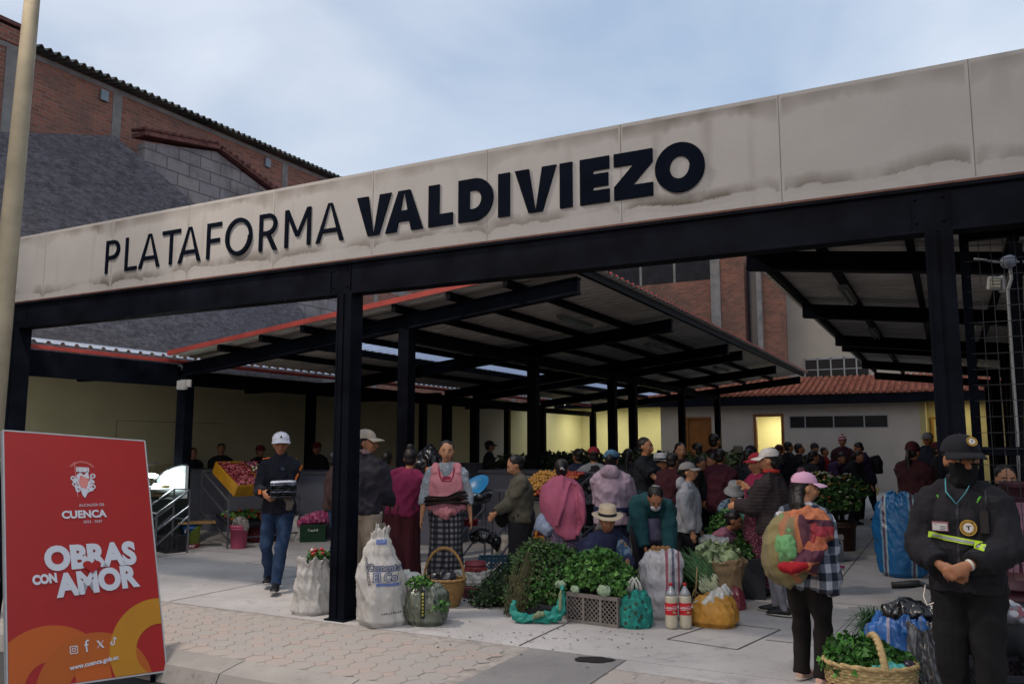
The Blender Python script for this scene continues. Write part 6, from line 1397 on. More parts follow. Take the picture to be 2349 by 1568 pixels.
# --- herb piles
p = base(1118, 1400); p.y += .3; e = empty('herb_pile', tuple(p), cam_rz(p), 'low dark pile of parsley under netting at the left end of the herb row', 'herbs')
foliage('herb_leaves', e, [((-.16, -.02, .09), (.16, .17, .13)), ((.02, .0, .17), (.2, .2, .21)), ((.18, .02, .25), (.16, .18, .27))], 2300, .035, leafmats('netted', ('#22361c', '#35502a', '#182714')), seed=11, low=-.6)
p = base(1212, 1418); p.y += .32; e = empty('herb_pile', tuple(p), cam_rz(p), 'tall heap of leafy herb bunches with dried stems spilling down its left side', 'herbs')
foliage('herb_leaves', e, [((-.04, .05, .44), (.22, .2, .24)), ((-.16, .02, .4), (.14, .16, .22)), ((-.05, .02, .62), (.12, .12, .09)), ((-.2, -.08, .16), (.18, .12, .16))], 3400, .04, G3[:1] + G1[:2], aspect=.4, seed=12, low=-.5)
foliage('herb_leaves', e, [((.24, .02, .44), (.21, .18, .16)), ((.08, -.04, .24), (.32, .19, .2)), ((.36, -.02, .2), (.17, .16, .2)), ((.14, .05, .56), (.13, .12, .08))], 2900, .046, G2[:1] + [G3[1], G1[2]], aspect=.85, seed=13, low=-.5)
b = MB(); rnd = random.Random(4)
for i in range(70):
    x = -.24 + rnd.gauss(0, .05); z1_ = rnd.uniform(.35, .62); b.tube([(x + .08, -.12, z1_), (x + .02, -.2, z1_ * .6), (x - .05 + rnd.uniform(-.02, .04), -.2 - rnd.random() * .05, max(.01, z1_ * .05))], .0035, 5)
    for j in range(4): leaf(b, V(x - rnd.uniform(0, .05), -.22, rnd.uniform(.02, .4)), V(rnd.uniform(-.6, .6), -.3, -1), V(0, -1, .3), .03, .010, 0)
b.build('dried_stems', STEMC, e)
# teal net bag
tealn = M('teal_net', c('#1c776c'), .5, .25, 12, .7, 140, bdist=.004)
p = base(1240, 1428); e = empty('net_bag', tuple(p), cam_rz(p), 'turquoise net bag lying folded in front of the herb heap beside the grey crate', 'bag')
b = MB(); b.tube([(-.24, .03, .2), (-.25, 0, .09), (-.17, -.02, .045), (-.03, -.02, .05), (.1, -.02, .06), (.17, -.01, .1), (.2, .0, .2), (.2, .01, .33)], [(.02, .02), (.035, .03), (.045, .035), (.04, .035), (.06, .045), (.06, .045), (.045, .035), (.016, .016)], 16); fuse(b, 'net', tealn, e, .009, 1, .02, 15, (1, 1, 1), 3)
b = MB(); b.tube([(-.07, -.055, .05), (-.02, -.075, .09), (.03, -.07, .1)], [.018, .03, .02], 10); b.tube([(.18, -.045, .12), (.185, -.03, .25), (.19, -.02, .31)], [.016, .018, .012], 10); fuse(b, 'rope_hem', M('net_hem', c('#6f7a5c'), .7, .2, 9, .4), e, .008, 1, .01, 20)
# --- lattice crates
def crate(label, pos, rz, W, D, Hh, mat, panels=3, lattice=True, name='crate', tilt=0, group=None, cat='crate', parent=None):
    e = empty(name, tuple(pos), rz, label, cat, group)
    if tilt: e.rotation_euler = (tilt, 0, rz)
    b = MB(); t = .012
    b.box(-W / 2, -D / 2, 0, W / 2, D / 2, .012)
    def side(L_, fr, pn):
        b2 = []
        def bx(x0, z0_, x1, z1_, o0=0.0, o1=t): 
            vs = [fr(x, o, z) for x, o, z in ((x0, o0, z0_), (x1, o0, z0_), (x1, o1, z0_), (x0, o1, z0_), (x0, o0, z1_), (x1, o0, z1_), (x1, o1, z1_), (x0, o1, z1_))]
            b.add(vs, [(0, 3, 2, 1), (4, 5, 6, 7), (0, 1, 5, 4), (1, 2, 6, 5), (2, 3, 7, 6), (3, 0, 4, 7)])
        bx(-L_ / 2, .0, L_ / 2, .03, -.003, t); bx(-L_ / 2, Hh - .035, L_ / 2, Hh, -.006, t + .003)
        for i in range(pn + 1): x = -L_ / 2 + L_ * i / pn; bx(max(-L_ / 2, x - .013), .03, min(L_ / 2, x + .013), Hh - .035, -.004, t + .001)
        if lattice:
            ph = Hh - .065; st_ = .045
            for i in range(pn):
                x0 = -L_ / 2 + L_ * i / pn + .013; x1 = -L_ / 2 + L_ * (i + 1) / pn - .013; w_ = x1 - x0
                for sgn in (1, -1):
                    k = -ph
                    while k < w_:
                        a0 = max(0, k); a1 = min(w_, k + ph)
                        za = (a0 - k); zb = (a1 - k)
                        xa, xb = (x0 + a0, x0 + a1) if sgn == 1 else (x1 - a0, x1 - a1)
                        if a1 - a0 > .01: b.bar(fr(xa, t / 2 + sgn * .0025, .03 + za), fr(xb, t / 2 + sgn * .0025, .03 + zb), .008, .006, up=tuple(Vector(fr(0, 1, 0)) - Vector(fr(0, 0, 0))))
                        k += st_
        else:
            bx(-L_ / 2 + .013, .03, L_ / 2 - .013, Hh - .035, .002, t - .002)
            for i in range(4): z_ = .05 + i * (Hh - .12) / 3; bx(-L_ / 2 + .02, z_, L_ / 2 - .02, z_ + .01, -.002, t + .001)
    side(W, lambda x, o, z: (x, -D / 2 + o, z), panels); side(W, lambda x, o, z: (-x, D / 2 - o, z), panels)
    side(D - .03, lambda x, o, z: (W / 2 - o, x, z), 2); side(D - .03, lambda x, o, z: (-W / 2 + o, -x, z), 2)
    b.build('crate_body', mat, e); return e
gp1, gp2 = base(1300, 1425), base(1418, 1441); dv = gp2 - gp1; rz = math.atan2(dv.y, dv.x)
mid = (gp1 + gp2) / 2 + Vector((-math.sin(rz), math.cos(rz), 0)) * .17
crg = crate('grey lattice plastic crate heaped with leafy greens at the front of the herb row', mid, rz, dv.length, .34, .27, M('crate_grey', c('#67625f'), .6, .2, 6, .2), 3)
e = empty('greens_heap', tuple(mid), rz, 'bright parsley and coriander heaped high in the grey lattice crate', 'greens')
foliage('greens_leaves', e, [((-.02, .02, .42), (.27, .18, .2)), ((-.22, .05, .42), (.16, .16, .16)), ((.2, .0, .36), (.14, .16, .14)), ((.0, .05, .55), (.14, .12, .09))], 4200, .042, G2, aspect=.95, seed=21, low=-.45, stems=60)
brd = M('broccoli_leaf', c('#7c8f78'), .5, .2, 12, .4, 30)
for x, z, s in ((.13, .32, .075), (-.17, .30, .05), (-.33, .33, .06)):
    b = MB(); n = 9
    for i in range(n):
        for j in range(n): pass
    b.ball((x, -.17, z), (s, .025, s * .72), None, 14, 10); fuse(b, 'cabbage_leaf', brd, e, .008, 1, .012, 25)
# --- teal shopping bag
tealb = floral('teal_bag', c('#12665f'), c('#178074'), c('#243d34'), 22)
p = base(1456, 1438); e, o = sack('shopping_bag', 'teal plastic shopping bag with dark print and white handles in front of the striped sack', p, [(.135, 0), (.15, .03), (.145, .14), (.115, .25), (.075, .32), (.06, .33)], tealb, 31, sy=.6, fold=.014, cat='bag', nm='bag_body')
b = MB()
for dx in (-.012, .02): b.tube([(-.045 + dx, -.01, .3), (-.03 + dx, -.03, .4), (0 + dx, -.03, .44), (.03 + dx, -.03, .39), (.045 + dx, -.01, .3)], [(.02, .006), (.013, .005), (.012, .005), (.013, .005), (.02, .006)], 8)
b.build('handle', film, e)
# --- striped white sack with basket of potatoes
m, N, L, bs = newmat('striped_sack'); t = N.new('ShaderNodeTexCoord').outputs['Object']; s_ = N.new('ShaderNodeSeparateXYZ'); L.new(t, s_.inputs[0])
def band(x0, x1): return mathn(N, L, 'MULTIPLY', mathn(N, L, 'GREATER_THAN', s_.outputs[0], x0), mathn(N, L, 'LESS_THAN', s_.outputs[0], x1))
x1_ = cmix(N, L, band(.055, .08), c('#b3b1b5'), c('#9a4a58')); x2_ = cmix(N, L, band(.115, .14), x1_.outputs[2], c('#4c5366')); x3_ = cmix(N, L, band(.17, .19), x2_.outputs[2], c('#8a4a58'))
n_ = nz(N, L, 140, 2, t); x4_ = cmix(N, L, mathn(N, L, 'MULTIPLY', n_.outputs[0], .3), x3_.outputs[2], c('#77757a')); L.new(x4_.outputs[2], bs.inputs['Base Color']); bs.inputs['Roughness'].default_value = .6; bumpn(N, L, bs, n_.outputs[0], .5, .003)
p = base(1518, 1420); p += FWD * .06; e, o = sack('woven_sack', 'bulging white woven sack with red and blue stripes behind the two milk bottles', p, [(.16, 0), (.185, .04), (.18, .12), (.20, .2), (.185, .27), (.205, .36), (.195, .43), (.20, .52), (.17, .59), (.10, .62)], m, 41, fold=.02)
pt = at(1517, p.y - CV if False else 8.35, 1275); wb2 = basket('small shallow basket of brown potatoes on top of the striped sack', pt - V(0, 0, .0), .09, .11, .05, 0, wick2, rz=cam_rz(pt), rows=4)
blob_things('potato', wb2, M('potato', c('#84603f'), .8, .25, 20, .3), lambda r, i: V(-.07 + (i % 4) * .045, -.03 + (i // 4) * .05, .065 + r.uniform(0, .015)), 9, .03, 6)
# --- bottles of milk
milk = M('milk', c('#b0aa97'), .3, .04, 5, 0, spec=.5); capr = M('cap_red_plastic', c('#a81e2a'), .4, .1, 5, 0); labr = M('label_red', c('#b0202c'), .45, .08, 9, 0); clearb = M('bottle_clear', c('#8d9096'), .12, .1, 5, 0, spec=.7); wlet = M('label_white', c('#c4bfc0'), .5, .05, 5, 0)
for px_, lab in ((1541, 'left large soft drink bottle refilled with milk, red label, in front of the striped sack'), (1573, 'right large soft drink bottle refilled with milk, red label, beside the yellow sack')):
    p = base(px_, 1441); e = empty('bottle', tuple(p), cam_rz(p), lab, 'bottle', 'milk filled soft drink bottles')
    r = .056
    b = MB(); b.lathe([(.0, .012), (r * .5, .006), (r * .8, .0), (r * .98, .02), (r, .05), (r * .97, .12), (r * .97, .225), (r, .24), (r * .98, .27), (r * .93, .29)], 40, mod=lambda R_, z, a, i: R_ * (1 - (.10 * (1 - z / .06) * max(0, math.cos(a * 5)) if z < .06 else 0)), cap=True); b.build('milk_body', milk, e)
    b = MB(); b.lathe([(r * .935, .291), (r * .8, .315), (r * .5, .345), (r * .3, .36), (r * .26, .375)], 32, cap=True); b.build('shoulder', clearb, e)
    b = MB(); b.lathe([(0.0145, .3755), (.017, .376), (.017, .397), (.014, .4), (0, .4)], 24); b.build('bottle_cap', capr, e)
    b = MB(); b.lathe([(r * .985, .125), (r * .99, .127), (r * .99, .228), (r * .985, .23)], 40); lo = b.build('bottle_label', labr, e)
    decal(textmesh('Coca-Cola', .036, .0006, shear=.35, ext=0, space=.86), (0, 0, .18), (1, 0, .06), (-.06, 0, 1), lo, wlet, 'label_script', lo, .0015, 1)
    b = MB(); b.add([(-.045, .0, 0), (.045, .0, 0), (.045, .0035, 0), (-.045, .0035, 0)], [(0, 1, 2, 3)]); decal(b.mesh('q', wlet), (0, 0, .17), (1, 0, .1), (0, 0, 1), lo, wlet, 'label_wave', lo, .0015, 3)
    b = MB(); b.add([(.012, 0, 0), (.04, 0, 0), (.04, .018, 0), (.012, .018, 0)], [(0, 1, 2, 3)]); decal(b.mesh('q', wlet), (0, 0, .14), (1, 0, 0), (0, 0, 1), lo, M('label_pale', c('#9a8f6a'), .6, .1, 5, 0), 'label_panel', lo, .0012, 2)
# --- yellow sack, leeks
yel = M('woven_ochre', c('#a87a32'), .55, .2, 7, .4, 150, bdist=.003)
p = base(1645, 1440); p += FWD * .12; e, o = sack('woven_sack', 'slumped ochre yellow sack with clear plastic lining, in front of the scallions', p, [(.17, 0), (.215, .05), (.215, .13), (.18, .2), (.14, .25), (.12, .28)], yel, 51, fold=.03, lean=(.05, 0))
b = MB(); b.tube([(-.16, -.06, .17), (-.06, -.1, .22), (.06, -.08, .28), (.14, 0, .33)], [(.02, .04), (.03, .06), (.03, .07), (.02, .05)], 14); fuse(b, 'plastic_lining', film, e, .009, 1, .018, 16)
p = base(1612, 1405); p += FWD * .35; e = empty('scallion_bunch', tuple(p), cam_rz(p), 'bunch of scallions and leeks fanned over the greens behind the ochre sack', 'vegetables')
b = MB(); b3 = MB(); rnd = random.Random(9)
for i in range(170):
    x0 = .12 + rnd.uniform(-.05, .12); z0_ = .2 + rnd.uniform(-.05, .1); dx = rnd.uniform(-.42, -.1); b3.tube([(x0, -.12, z0_), (x0 - .03, -.12, z0_ + .05)], .006, 5)
    b.tube([(x0 - .03, -.12, z0_ + .05), (x0 + dx * .5, -.1 + rnd.uniform(-.03, .03), z0_ + .19 + rnd.uniform(-.03, .03)), (x0 + dx, rnd.uniform(-.15, .15), z0_ + .24 + rnd.uniform(-.1, .08))], [.005, .006, .002], 5)
b.build('leaves', G5[0], e); b3.build('white_shanks', M('leek_white', c('#b5bb98'), .5, .1, 10, 0), e)
foliage('parsley', e, [((-.2, .0, .26), (.17, .14, .2))], 1300, .036, G1, seed=31)
b = MB(); b.tube([(0, -.16, .12), (.02, -.2, .26), (.03, -.2, .42)], [.012, .009, .006], 6); b.tube([(-.03, -.17, .1), (0, -.2, .2), (.04, -.18, .14)], .008, 6); b.build('twine_handle', wick2, e)
# --- burlap sack of cabbage
burl = M('burlap', c('#8a7559'), .9, .2, 8, .8, 180, bdist=.004)
p = base(1678, 1408); p += FWD * .42; e, o = sack('burlap_sack', 'open burlap sack of cabbages with rolled rim, right of the scallions', p, [(.17, 0), (.2, .1), (.195, .3), (.22, .42), (.235, .47), (.215, .5), (.19, .48)], burl, 61, fold=.02)
cab = M('cabbage', c('#8a9c74'), .6, .25, 18, .5, 30); blob_things('cabbage', e, [cab, M('cabbage_pale', c('#a7b096'), .6, .2, 18, .5, 30)], lambda r, i: V(-.12 + (i % 3) * .11, -.08 + (i // 3) * .1, .5 + r.uniform(0, .04)), 6, .07, 8)
foliage('outer_leaves', e, [((-.12, -.08, .51), (.07, .07, .07)), ((-.01, -.08, .52), (.07, .07, .07)), ((.1, -.08, .51), (.07, .07, .07)), ((0, .02, .54), (.14, .07, .06))], 120, .085, leafmats('cabbage', ('#8fa07a', '#a9b495', '#6f8560')), seed=77, core=.4, aspect=.95)
p = base(1692, 1398); e, o = sack('plastic_bag', 'small clear bag of red radishes against the foot of the burlap sack', p, [(.06, 0), (.075, .04), (.07, .14), (.045, .2), (.03, .22)], M('radish_bag', c('#6a2634'), .3, .5, 26, .4, 30, spec=.6), 66, fold=.012, cat='bag', nm='bag_body')
# --- middle stall goods
for lab, px_, py_, d_, blobs, n, G_, sz in (('green herbs piled behind the white cloths, near the seated woman in pink', 1665, 1215, 10.1, [((0, 0, 0), (.2, .15, .2)), ((.1, 0, -.1), (.2, .15, .14))], 1300, G2, .045),
     ('short green herbs on the low stall before the seated woman in pink', 1630, 1262, 9.6, [((0, 0, 0), (.28, .15, .07))], 900, G1, .04),
     ('dark green leafy bundle on the low stall right of the white cloths', 1705, 1268, 9.4, [((0, 0, 0), (.12, .15, .12))], 700, G1, .06),
     ('cauliflowers and greens at the back stall by the wooden door', 1665, 1075, 13.5, [((0, 0, 0), (.35, .2, .22))], 700, G3, .08)):
    q = at(px_, d_, py_); e = empty('greens_heap', tuple(q), cam_rz(q), lab, 'greens'); foliage('greens_leaves', e, blobs, n, sz, G_, seed=px_ % 97)
q = at(1632, 9.5, 1262); b = MB(); b.box(-.45, -.3, 0, .55, .35, q.z - .05); tb_ = empty('low_stall', (q.x, q.y, 0), cam_rz(q), 'low covered stall box with greens and white cloths in the middle of the market', 'stall'); b.build('stall_box', M('crate_dark', c('#26262c'), .8, .3, 6, .3), tb_)
q = at(1628, 9.35, 1240); e = empty('white_cloths', tuple(q), cam_rz(q), 'crumpled white cloths spread over the low stall', 'cloth'); b = MB(); b.tube([(-.2, 0, 0), (-.05, -.03, .02), (.1, 0, .0), (.2, .02, .01)], [(.06, .05), (.1, .04), (.09, .045), (.06, .03)], 14); fuse(b, 'cloth', film, e, .011, 1, .022, 13)
q = at(1710, 10.2, 1215); e = empty('net_bag', tuple(q), cam_rz(q), 'pale green net bag standing behind the dark green bundle', 'bag'); b = MB(); b.tube([(0, 0, -.15), (0, 0, 0), (.03, 0, .12), (-.05, 0, .26)], [(.16, .12), (.17, .12), (.08, .06), (.04, .03)], 14); fuse(b, 'net', M('pale_teal_net', c('#4f8478'), .6, .2, 9, .6, 90), e, .012, 1, .02, 12)
# blue knotted cloth bundle beside elderly woman
q = at(1432, 8.3, 1268); e = empty('cloth_bundle', tuple(q), cam_rz(q), 'blue and tan knotted cloth bundle beside the elderly woman in the straw hat', 'bundle')
b = MB(); b.tube([(0, 0, -.14), (.0, 0, -.02), (-.02, 0, .08), (-.02, 0, .13)], [(.05, .04), (.075, .06), (.05, .04), (.015, .015)], 14); fuse(b, 'cloth', floral('blue_tan_cloth', c('#2b4563'), c('#5b6f82'), c('#6f6250'), 16), e, .010, 1, .018, 13)
q = at(1330, 8.5, 1285); e = empty('cloth_bundle', tuple(q), cam_rz(q), 'white and blue folded cloth at the elderly woman\'s left, on the greens', 'bundle')
b = MB(); b.tube([(-.1, 0, 0), (0, 0, .02), (.12, 0, .0)], [(.04, .03), (.07, .05), (.05, .03)], 14); fuse(b, 'cloth', floral('white_blue_cloth', c('#8d929c'), c('#a4a6ac'), c('#4c5c80'), 14), e, .010, 1, .02, 13)
# orange bag, blue crate, black bag, red basin
q = at(1242, 9.3, 1240); e = empty('shopping_bag', tuple(q), cam_rz(q), 'orange yellow plastic bag with looped handles behind the herb heap', 'bag')
b = MB(); b.tube([(0, 0, -.2), (0, 0, -.08), (0.0, 0, .04)], [(.1, .08), (.11, .08), (.09, .04)], 16); fuse(b, 'bag_body', M('orange_plastic', c('#b8761c'), .4, .2, 9, .5, 30, spec=.5), e, .010, 1, .018, 13)
b = MB(); b.tube([(-.05, 0, .0), (-.06, 0, .09), (-.02, 0, .12), (.03, 0, .08), (.05, 0, .0)], .014, 8); b.build('handle', MATS['orange_plastic'], e)
q = at(1140, 10, 1290); q.z = 0; e = crate('blue plastic crate draped with cloth behind the herb pile', q, cam_rz(q), .42, .34, .33, M('crate_blue', c('#1d4256'), .6, .2, 6, .2), 3)
q = at(1108, 9.75, 1235); e = empty('plastic_bag', tuple(q), cam_rz(q), 'black plastic bag slumped over the dusty red bucket', 'bag'); b = MB(); b.tube([(-.13, 0, .0), (0, -.03, .04), (.14, 0, -.02), (.16, 0, -.14)], [(.06, .06), (.1, .08), (.08, .07), (.04, .04)], 14); fuse(b, 'bag_body', M('black_film', c('#131316'), .25, .3, 9, .6, 30, spec=.6), e, .011, 1, .02, 12)
q = at(1078, 9.7, 1205); e = bucket('shallow red plastic basin beside the black bag', q, .1, .07, M('basin_red', c('#6e1620'), .4, .1, 5, 0), handle=False, cat='basin')
# --- big right maroon buckets
p = at(2330, 5.9, 1400); p.z = 0; bucket('large maroon bucket behind the gate at the right edge', p, .2, .74, maro, rz=A, handle=False)
p = at(2338, 6.3, 1150); bucket('small maroon bucket held up behind the gate', p, .13, .14, maro, rz=A, handle=False)
q = at(2320, 5.3, 1500); q.z = 0; e = crate('dark crate on the ground behind the guard at the right edge', q, A, .4, .5, .3, M('crate_dark', (0, 0, 0)), 3)
q2 = at(2318, 5.4, 1410); e = empty('plastic_bag', tuple(q2), cam_rz(q2), 'clear bag with red and white print on the dark crate', 'bag'); b = MB(); b.tube([(-.12, 0, -.03), (0, 0, .02), (.13, 0, -.02)], [(.06, .05), (.08, .07), (.06, .05)], 12); fuse(b, 'bag_body', floral('print_bag', c('#6a6a70'), c('#7c4a54'), c('#a0a0a4'), 16), e, .011, 1, .018, 12)
# --- right foreground basket of greens
p = at(1998, 5.1, 1560); p.z = 0; hb = .32
e = basket('large pale wicker basket of greens with twisted handle in the right foreground', p, .19, .255, .37, .17, wick2, rz=cam_rz(p) + .12, sy=.72, rows=22, ht=.026, cross=True)
bandm = M('wicker_dyed', c('#5c2a3a'), .7, .2, 40, .3)
b = MB()
for i in range(14):
    a = 6.2832 * i / 14
    for j in range(3): aa = a + j * .06; r_ = .246; b.ball((r_ * math.cos(aa), r_ * math.sin(aa) * .72, .25 + (j % 2) * .008), (.013, .010, .006), Matrix.Rotation(aa, 3, 'Z'), 8, 6)
b.build('dyed_weave', bandm, e)
e = empty('greens_heap', tuple(p + V(0, 0, .33)), cam_rz(p) + .12, 'celery and lettuce filling the large wicker basket in the foreground', 'greens')
foliage('greens_leaves', e, [((-.1, .02, .06), (.13, .13, .1)), ((.04, .04, .05), (.12, .12, .09)), ((-.03, .0, .02), (.21, .14, .06)), ((.16, .03, .03), (.08, .1, .05))], 2200, .038, G4, seed=41, aspect=.9)
b = MB(); b.tube([(.0, -.12, .03), (.08, -.14, .05), (.17, -.1, .04)], [(.03, .03), (.05, .03), (.03, .02)], 12); fuse(b, 'teal_bag', M('aqua_film', c('#4c9a94'), .35, .2, 9, .4), e, .008, 1, .012, 16)
b = MB(); b.ball((.2, -.04, .05), (.04, .035, .025)); b.build('aubergine', M('aubergine', c('#2b1a2e'), .25, .2, 5, 0, spec=.6), e)
# scallion pot, blue bag, black bag
p = at(2018, 5.75, 1440); p.z = 0; e = empty('scallion_bunch', tuple(p), cam_rz(p), 'upright tuft of long scallion leaves behind the foreground basket', 'vegetables')
b = MB(); rnd = random.Random(3)
for i in range(220):
    a = rnd.uniform(0, 6.28); s_2 = min(.12, abs(rnd.gauss(0, .06))); q = V(math.cos(a) * .04, math.sin(a) * .04, .2); e1 = V(math.cos(a) * (s_2 + .03), math.sin(a) * (s_2 + .03), .42 + rnd.uniform(0, .12)); e2_ = V(math.cos(a) * (s_2 * 2.2 + .05), math.sin(a) * (s_2 * 2.2 + .05), .42 + rnd.uniform(-.06, .16) - s_2 * .5)
    b.tube([q, e1, e2_], [.005, .005, .0015], 5)
b.tube([(0, 0, 0), (0, 0, .3)], [.06, .05], 12); b.build('leaves', leafmats('tuft', ('#3c5a3c', '#4c6c48', '#2c4430'))[0], e)
blw = stripes('blue_tarp', [(0, c('#1c4f8c')), (.40, c('#45587c')), (.46, c('#1f5596')), (.8, c('#7c7686')), (.85, c('#1c4c88'))], 3.2, 0, .4)
p = at(2068, 5.35, 1500); p.z = 0; e, o = sack('blue_sack', 'crumpled blue tarpaulin bag behind the foreground basket', p, [(.19, 0), (.2, .1), (.2, .4), (.17, .52), (.13, .56)], blw, 71, fold=.03, cat='bag', nm='bag_body')
q = at(2085, 5.6, 1408); e = empty('plastic_bag', tuple(q), cam_rz(q), 'black plastic bag on top of the blue tarpaulin bag', 'bag'); b = MB(); b.tube([(-.14, 0, .0), (0, -.03, .03), (.14, 0, .02)], [(.05, .06), (.08, .08), (.07, .07)], 14); fuse(b, 'bag_body', MATS['black_film'], e, .010, 1, .022, 12)
p = at(2130, 5.2, 1500); p.z = 0; e, o = sack('plastic_bag', 'grey translucent bag standing against the guard\'s leg', p, [(.12, 0), (.14, .1), (.13, .4), (.08, .55)], M('grey_film', c('#3c3d42'), .2, .4, 9, .6, 30, spec=.7), 75, fold=.025, cat='bag', nm='bag_body')
# wheelbarrow behind the guard
p = at(2150, 5.6, 1345); e = empty('wheelbarrow', (p.x, p.y, 0), cam_rz(p), 'wheelbarrow behind the guard with one black handle grip showing', 'wheelbarrow')
b = MB(); b.tube([(.5, .1, .5), (-.1, -.05, p.z + .02), (-.12, -.05, p.z + .02)], .016, 10); b.tube([(.5, .55, .5), (.3, .45, p.z + .02)], .016, 10); b.tube([(.1, -.02, p.z - .05), (.15, .2, .02), (.1, .48, p.z - .05)], .014, 8); b.build('frame', M('barrow_frame', c('#2a2b2f'), .5, .2, 5, .1), e)
for yy in (-.05,): b = MB(); b.tube([(-.1, yy, p.z + .02), (-.16, yy - .01, p.z + .012), (-.27, yy - .03, p.z - .0)], [.022, .026, .022], 12); b.build('grip', M('rubber_black', c('#101013'), .6, .2, 9, .2), e)
b = MB(); b.tube([(.35, .25, .3), (.35, .25, .38), (.35, .25, .6)], [(.2, .2), (.28, .25), (.4, .32)], 4); b.build('tray', M('barrow_tray', c('#33383a'), .5, .3, 5, .2), e)
b = MB(); b.tube([(.85, .22, .2), (.85, .30, .2)], .19, 24); b.build('wheel', MATS['rubber_black'], e)
# standing blue striped sack
p = base(2072, 1322); e, o = sack('blue_sack', 'tall bright blue striped sack standing in front of the person in maroon coat', p, [(.17, 0), (.24, .06), (.27, .3), (.27, .6), (.24, .85), (.16, 1.0), (.1, 1.04)], stripes('blue_sack_weave', [(0, c('#175a8e')), (.35, c('#6a8ca0')), (.42, c('#5b3f5c')), (.5, c('#8aa0a4')), (.56, c('#185e94'))], 3.1, 0, .35), 81, fold=.03)

# ------------------------------------------------------------------ counters and stalls
cnt = M('counter_block', c('#5a5c68'), .85, .12, 2, .2, 20); cnt_w = M('counter_panel', c('#8d877f'), .8, .1, 2, .1)
def counter(label, u0, v0, u1, v1, h, mat=cnt, over=.04):
    e = empty('market_counter', ((u0 + u1) / 2, (v0 + v1) / 2, 0), 0, label, 'counter', 'block market counters'); cx, cy = (u0 + u1) / 2, (v0 + v1) / 2
    b = MB(); b.box(u0 - cx, v0 - cy, 0, u1 - cx, v1 - cy, h - .05); b.build('counter_base', mat, e)
    b = MB(); b.box(u0 - cx - over, v0 - cy - over, h - .049, u1 - cx + over, v1 - cy + over, h); b.build('counter_top', M('counter_top', c('#4c4d55'), .6, .1, 3, .1), e); return e
counter('long grey block counter behind the onion crates on the left', -8.3, 5.2, -4.6, 6.0, 1.16)
counter('grey block counter right of the onion stall, behind the walking man', -4.3, 5.2, -2.2, 6.0, 1.16)
counter('grey block counter behind the woman in the pink apron', -2.05, 6.2, .1, 7.0, 1.2)
counter('far grey block counter in the middle of the market with piled produce', -5.5, 10.2, -.4, 11.0, 1.2)
counter('rear grey block counter under the lit porch', -5.5, 14.4, -.5, 15.2, 1.2)
counter('side block counter beneath the leafy piles by the grey pillar', .1, 8.4, 1.2, 14.0, 1.15)
q = onv(1127, 1100, 6.1); b = MB(); b.box(-1.15, 6.12, .15, -.62, 6.16, 1.12); tag(b.build('notice_panel', cnt_w), 'pale beige panel on the counter front behind the woman in the pink apron', 'panel')
# produce silhouettes along the counters
for i, (px_, d_, y_, w_, lab) in enumerate(((1180, 16.5, 1052, .5, 'dark crates of greens on the far counter, left'), (1262, 15.8, 1044, .45, 'ragged leafy pile on the far counter, left of the red-capped person'), (1330, 15.4, 1045, .4, 'ragged leafy pile on the far counter, just behind the red cap'), (1470, 15.0, 1042, .5, 'leafy pile on the far counter behind the man in the t-shirt'), (1535, 14.5, 1046, .5, 'leafy pile on the far counter right of the man in the t-shirt'), (1590, 14.2, 1050, .45, 'yellow green produce heap near the wooden door'))):
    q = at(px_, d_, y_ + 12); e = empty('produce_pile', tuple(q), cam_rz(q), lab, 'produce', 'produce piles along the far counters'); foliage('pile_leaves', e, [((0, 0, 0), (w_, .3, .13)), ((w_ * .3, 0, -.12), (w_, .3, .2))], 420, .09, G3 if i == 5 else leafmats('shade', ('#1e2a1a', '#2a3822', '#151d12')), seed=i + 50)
metal = M('galvanised', c('#70727a'), .4, .2, 9, .1, metal=.7)
def stand(label, pos, rz, W, D, z0_, z1_):        # sloped display frame; local -Y is the front
    e = empty('display_stand', tuple(pos), rz, label, 'display stand'); b = MB(); t = .022
    for x in (-W / 2, W / 2):
        b.bar((x, -D / 2, 0), (x, -D / 2, z0_), t); b.bar((x, D / 2, 0), (x, D / 2, z1_), t); b.bar((x, -D / 2, z0_), (x, D / 2, z1_), t); b.bar((x, -D / 2, .15), (x, D / 2, .55), t); b.bar((x, -D / 2, z0_ - .25), (x, D / 2, z1_ - .25), t)
    for y, z in ((-D / 2, z0_), (D / 2, z1_), (-D / 2, .15), (D / 2, .5)): b.bar((-W / 2, y, z), (W / 2, y, z), t)
    b.build('frame', metal, e); return e
yc = M('crate_yellow', c('#a87a18'), .5, .2, 6, .2); rc_ = M('crate_wine', c('#4a1520'), .5, .2, 6, .2)
sp = V(-5.32, 4.09, 0)
sRz = math.radians(78)
stand('steel stand with sloped yellow crate of red onions beside the left column', sp, sRz, 1.35, .85, .74, 1.2)
def tilted_crate(label, lx, mat, mats_, r, lab2, n, seed, nm):
    m_ = Matrix.Translation(sp) @ Matrix.Rotation(sRz, 4, 'Z'); pp = m_ @ V(lx, -.02, .99); tl_ = math.atan2(.46, .85)
    e = crate(label, pp, sRz, .5, .78, .2, mat, 2, False, tilt=tl_)
    e2 = empty('produce_fill', tuple(pp), 0, lab2, 'vegetables'); e2.rotation_euler = (tl_, 0, sRz)
    blob_things(nm, e2, mats_, lambda r_, i: V(-.2 + .057 * (i % 8) + r_.uniform(-.01, .01), -.35 + .057 * (i // 8) + r_.uniform(-.01, .01), .18 + r_.uniform(0, .045)), n, r, seed)
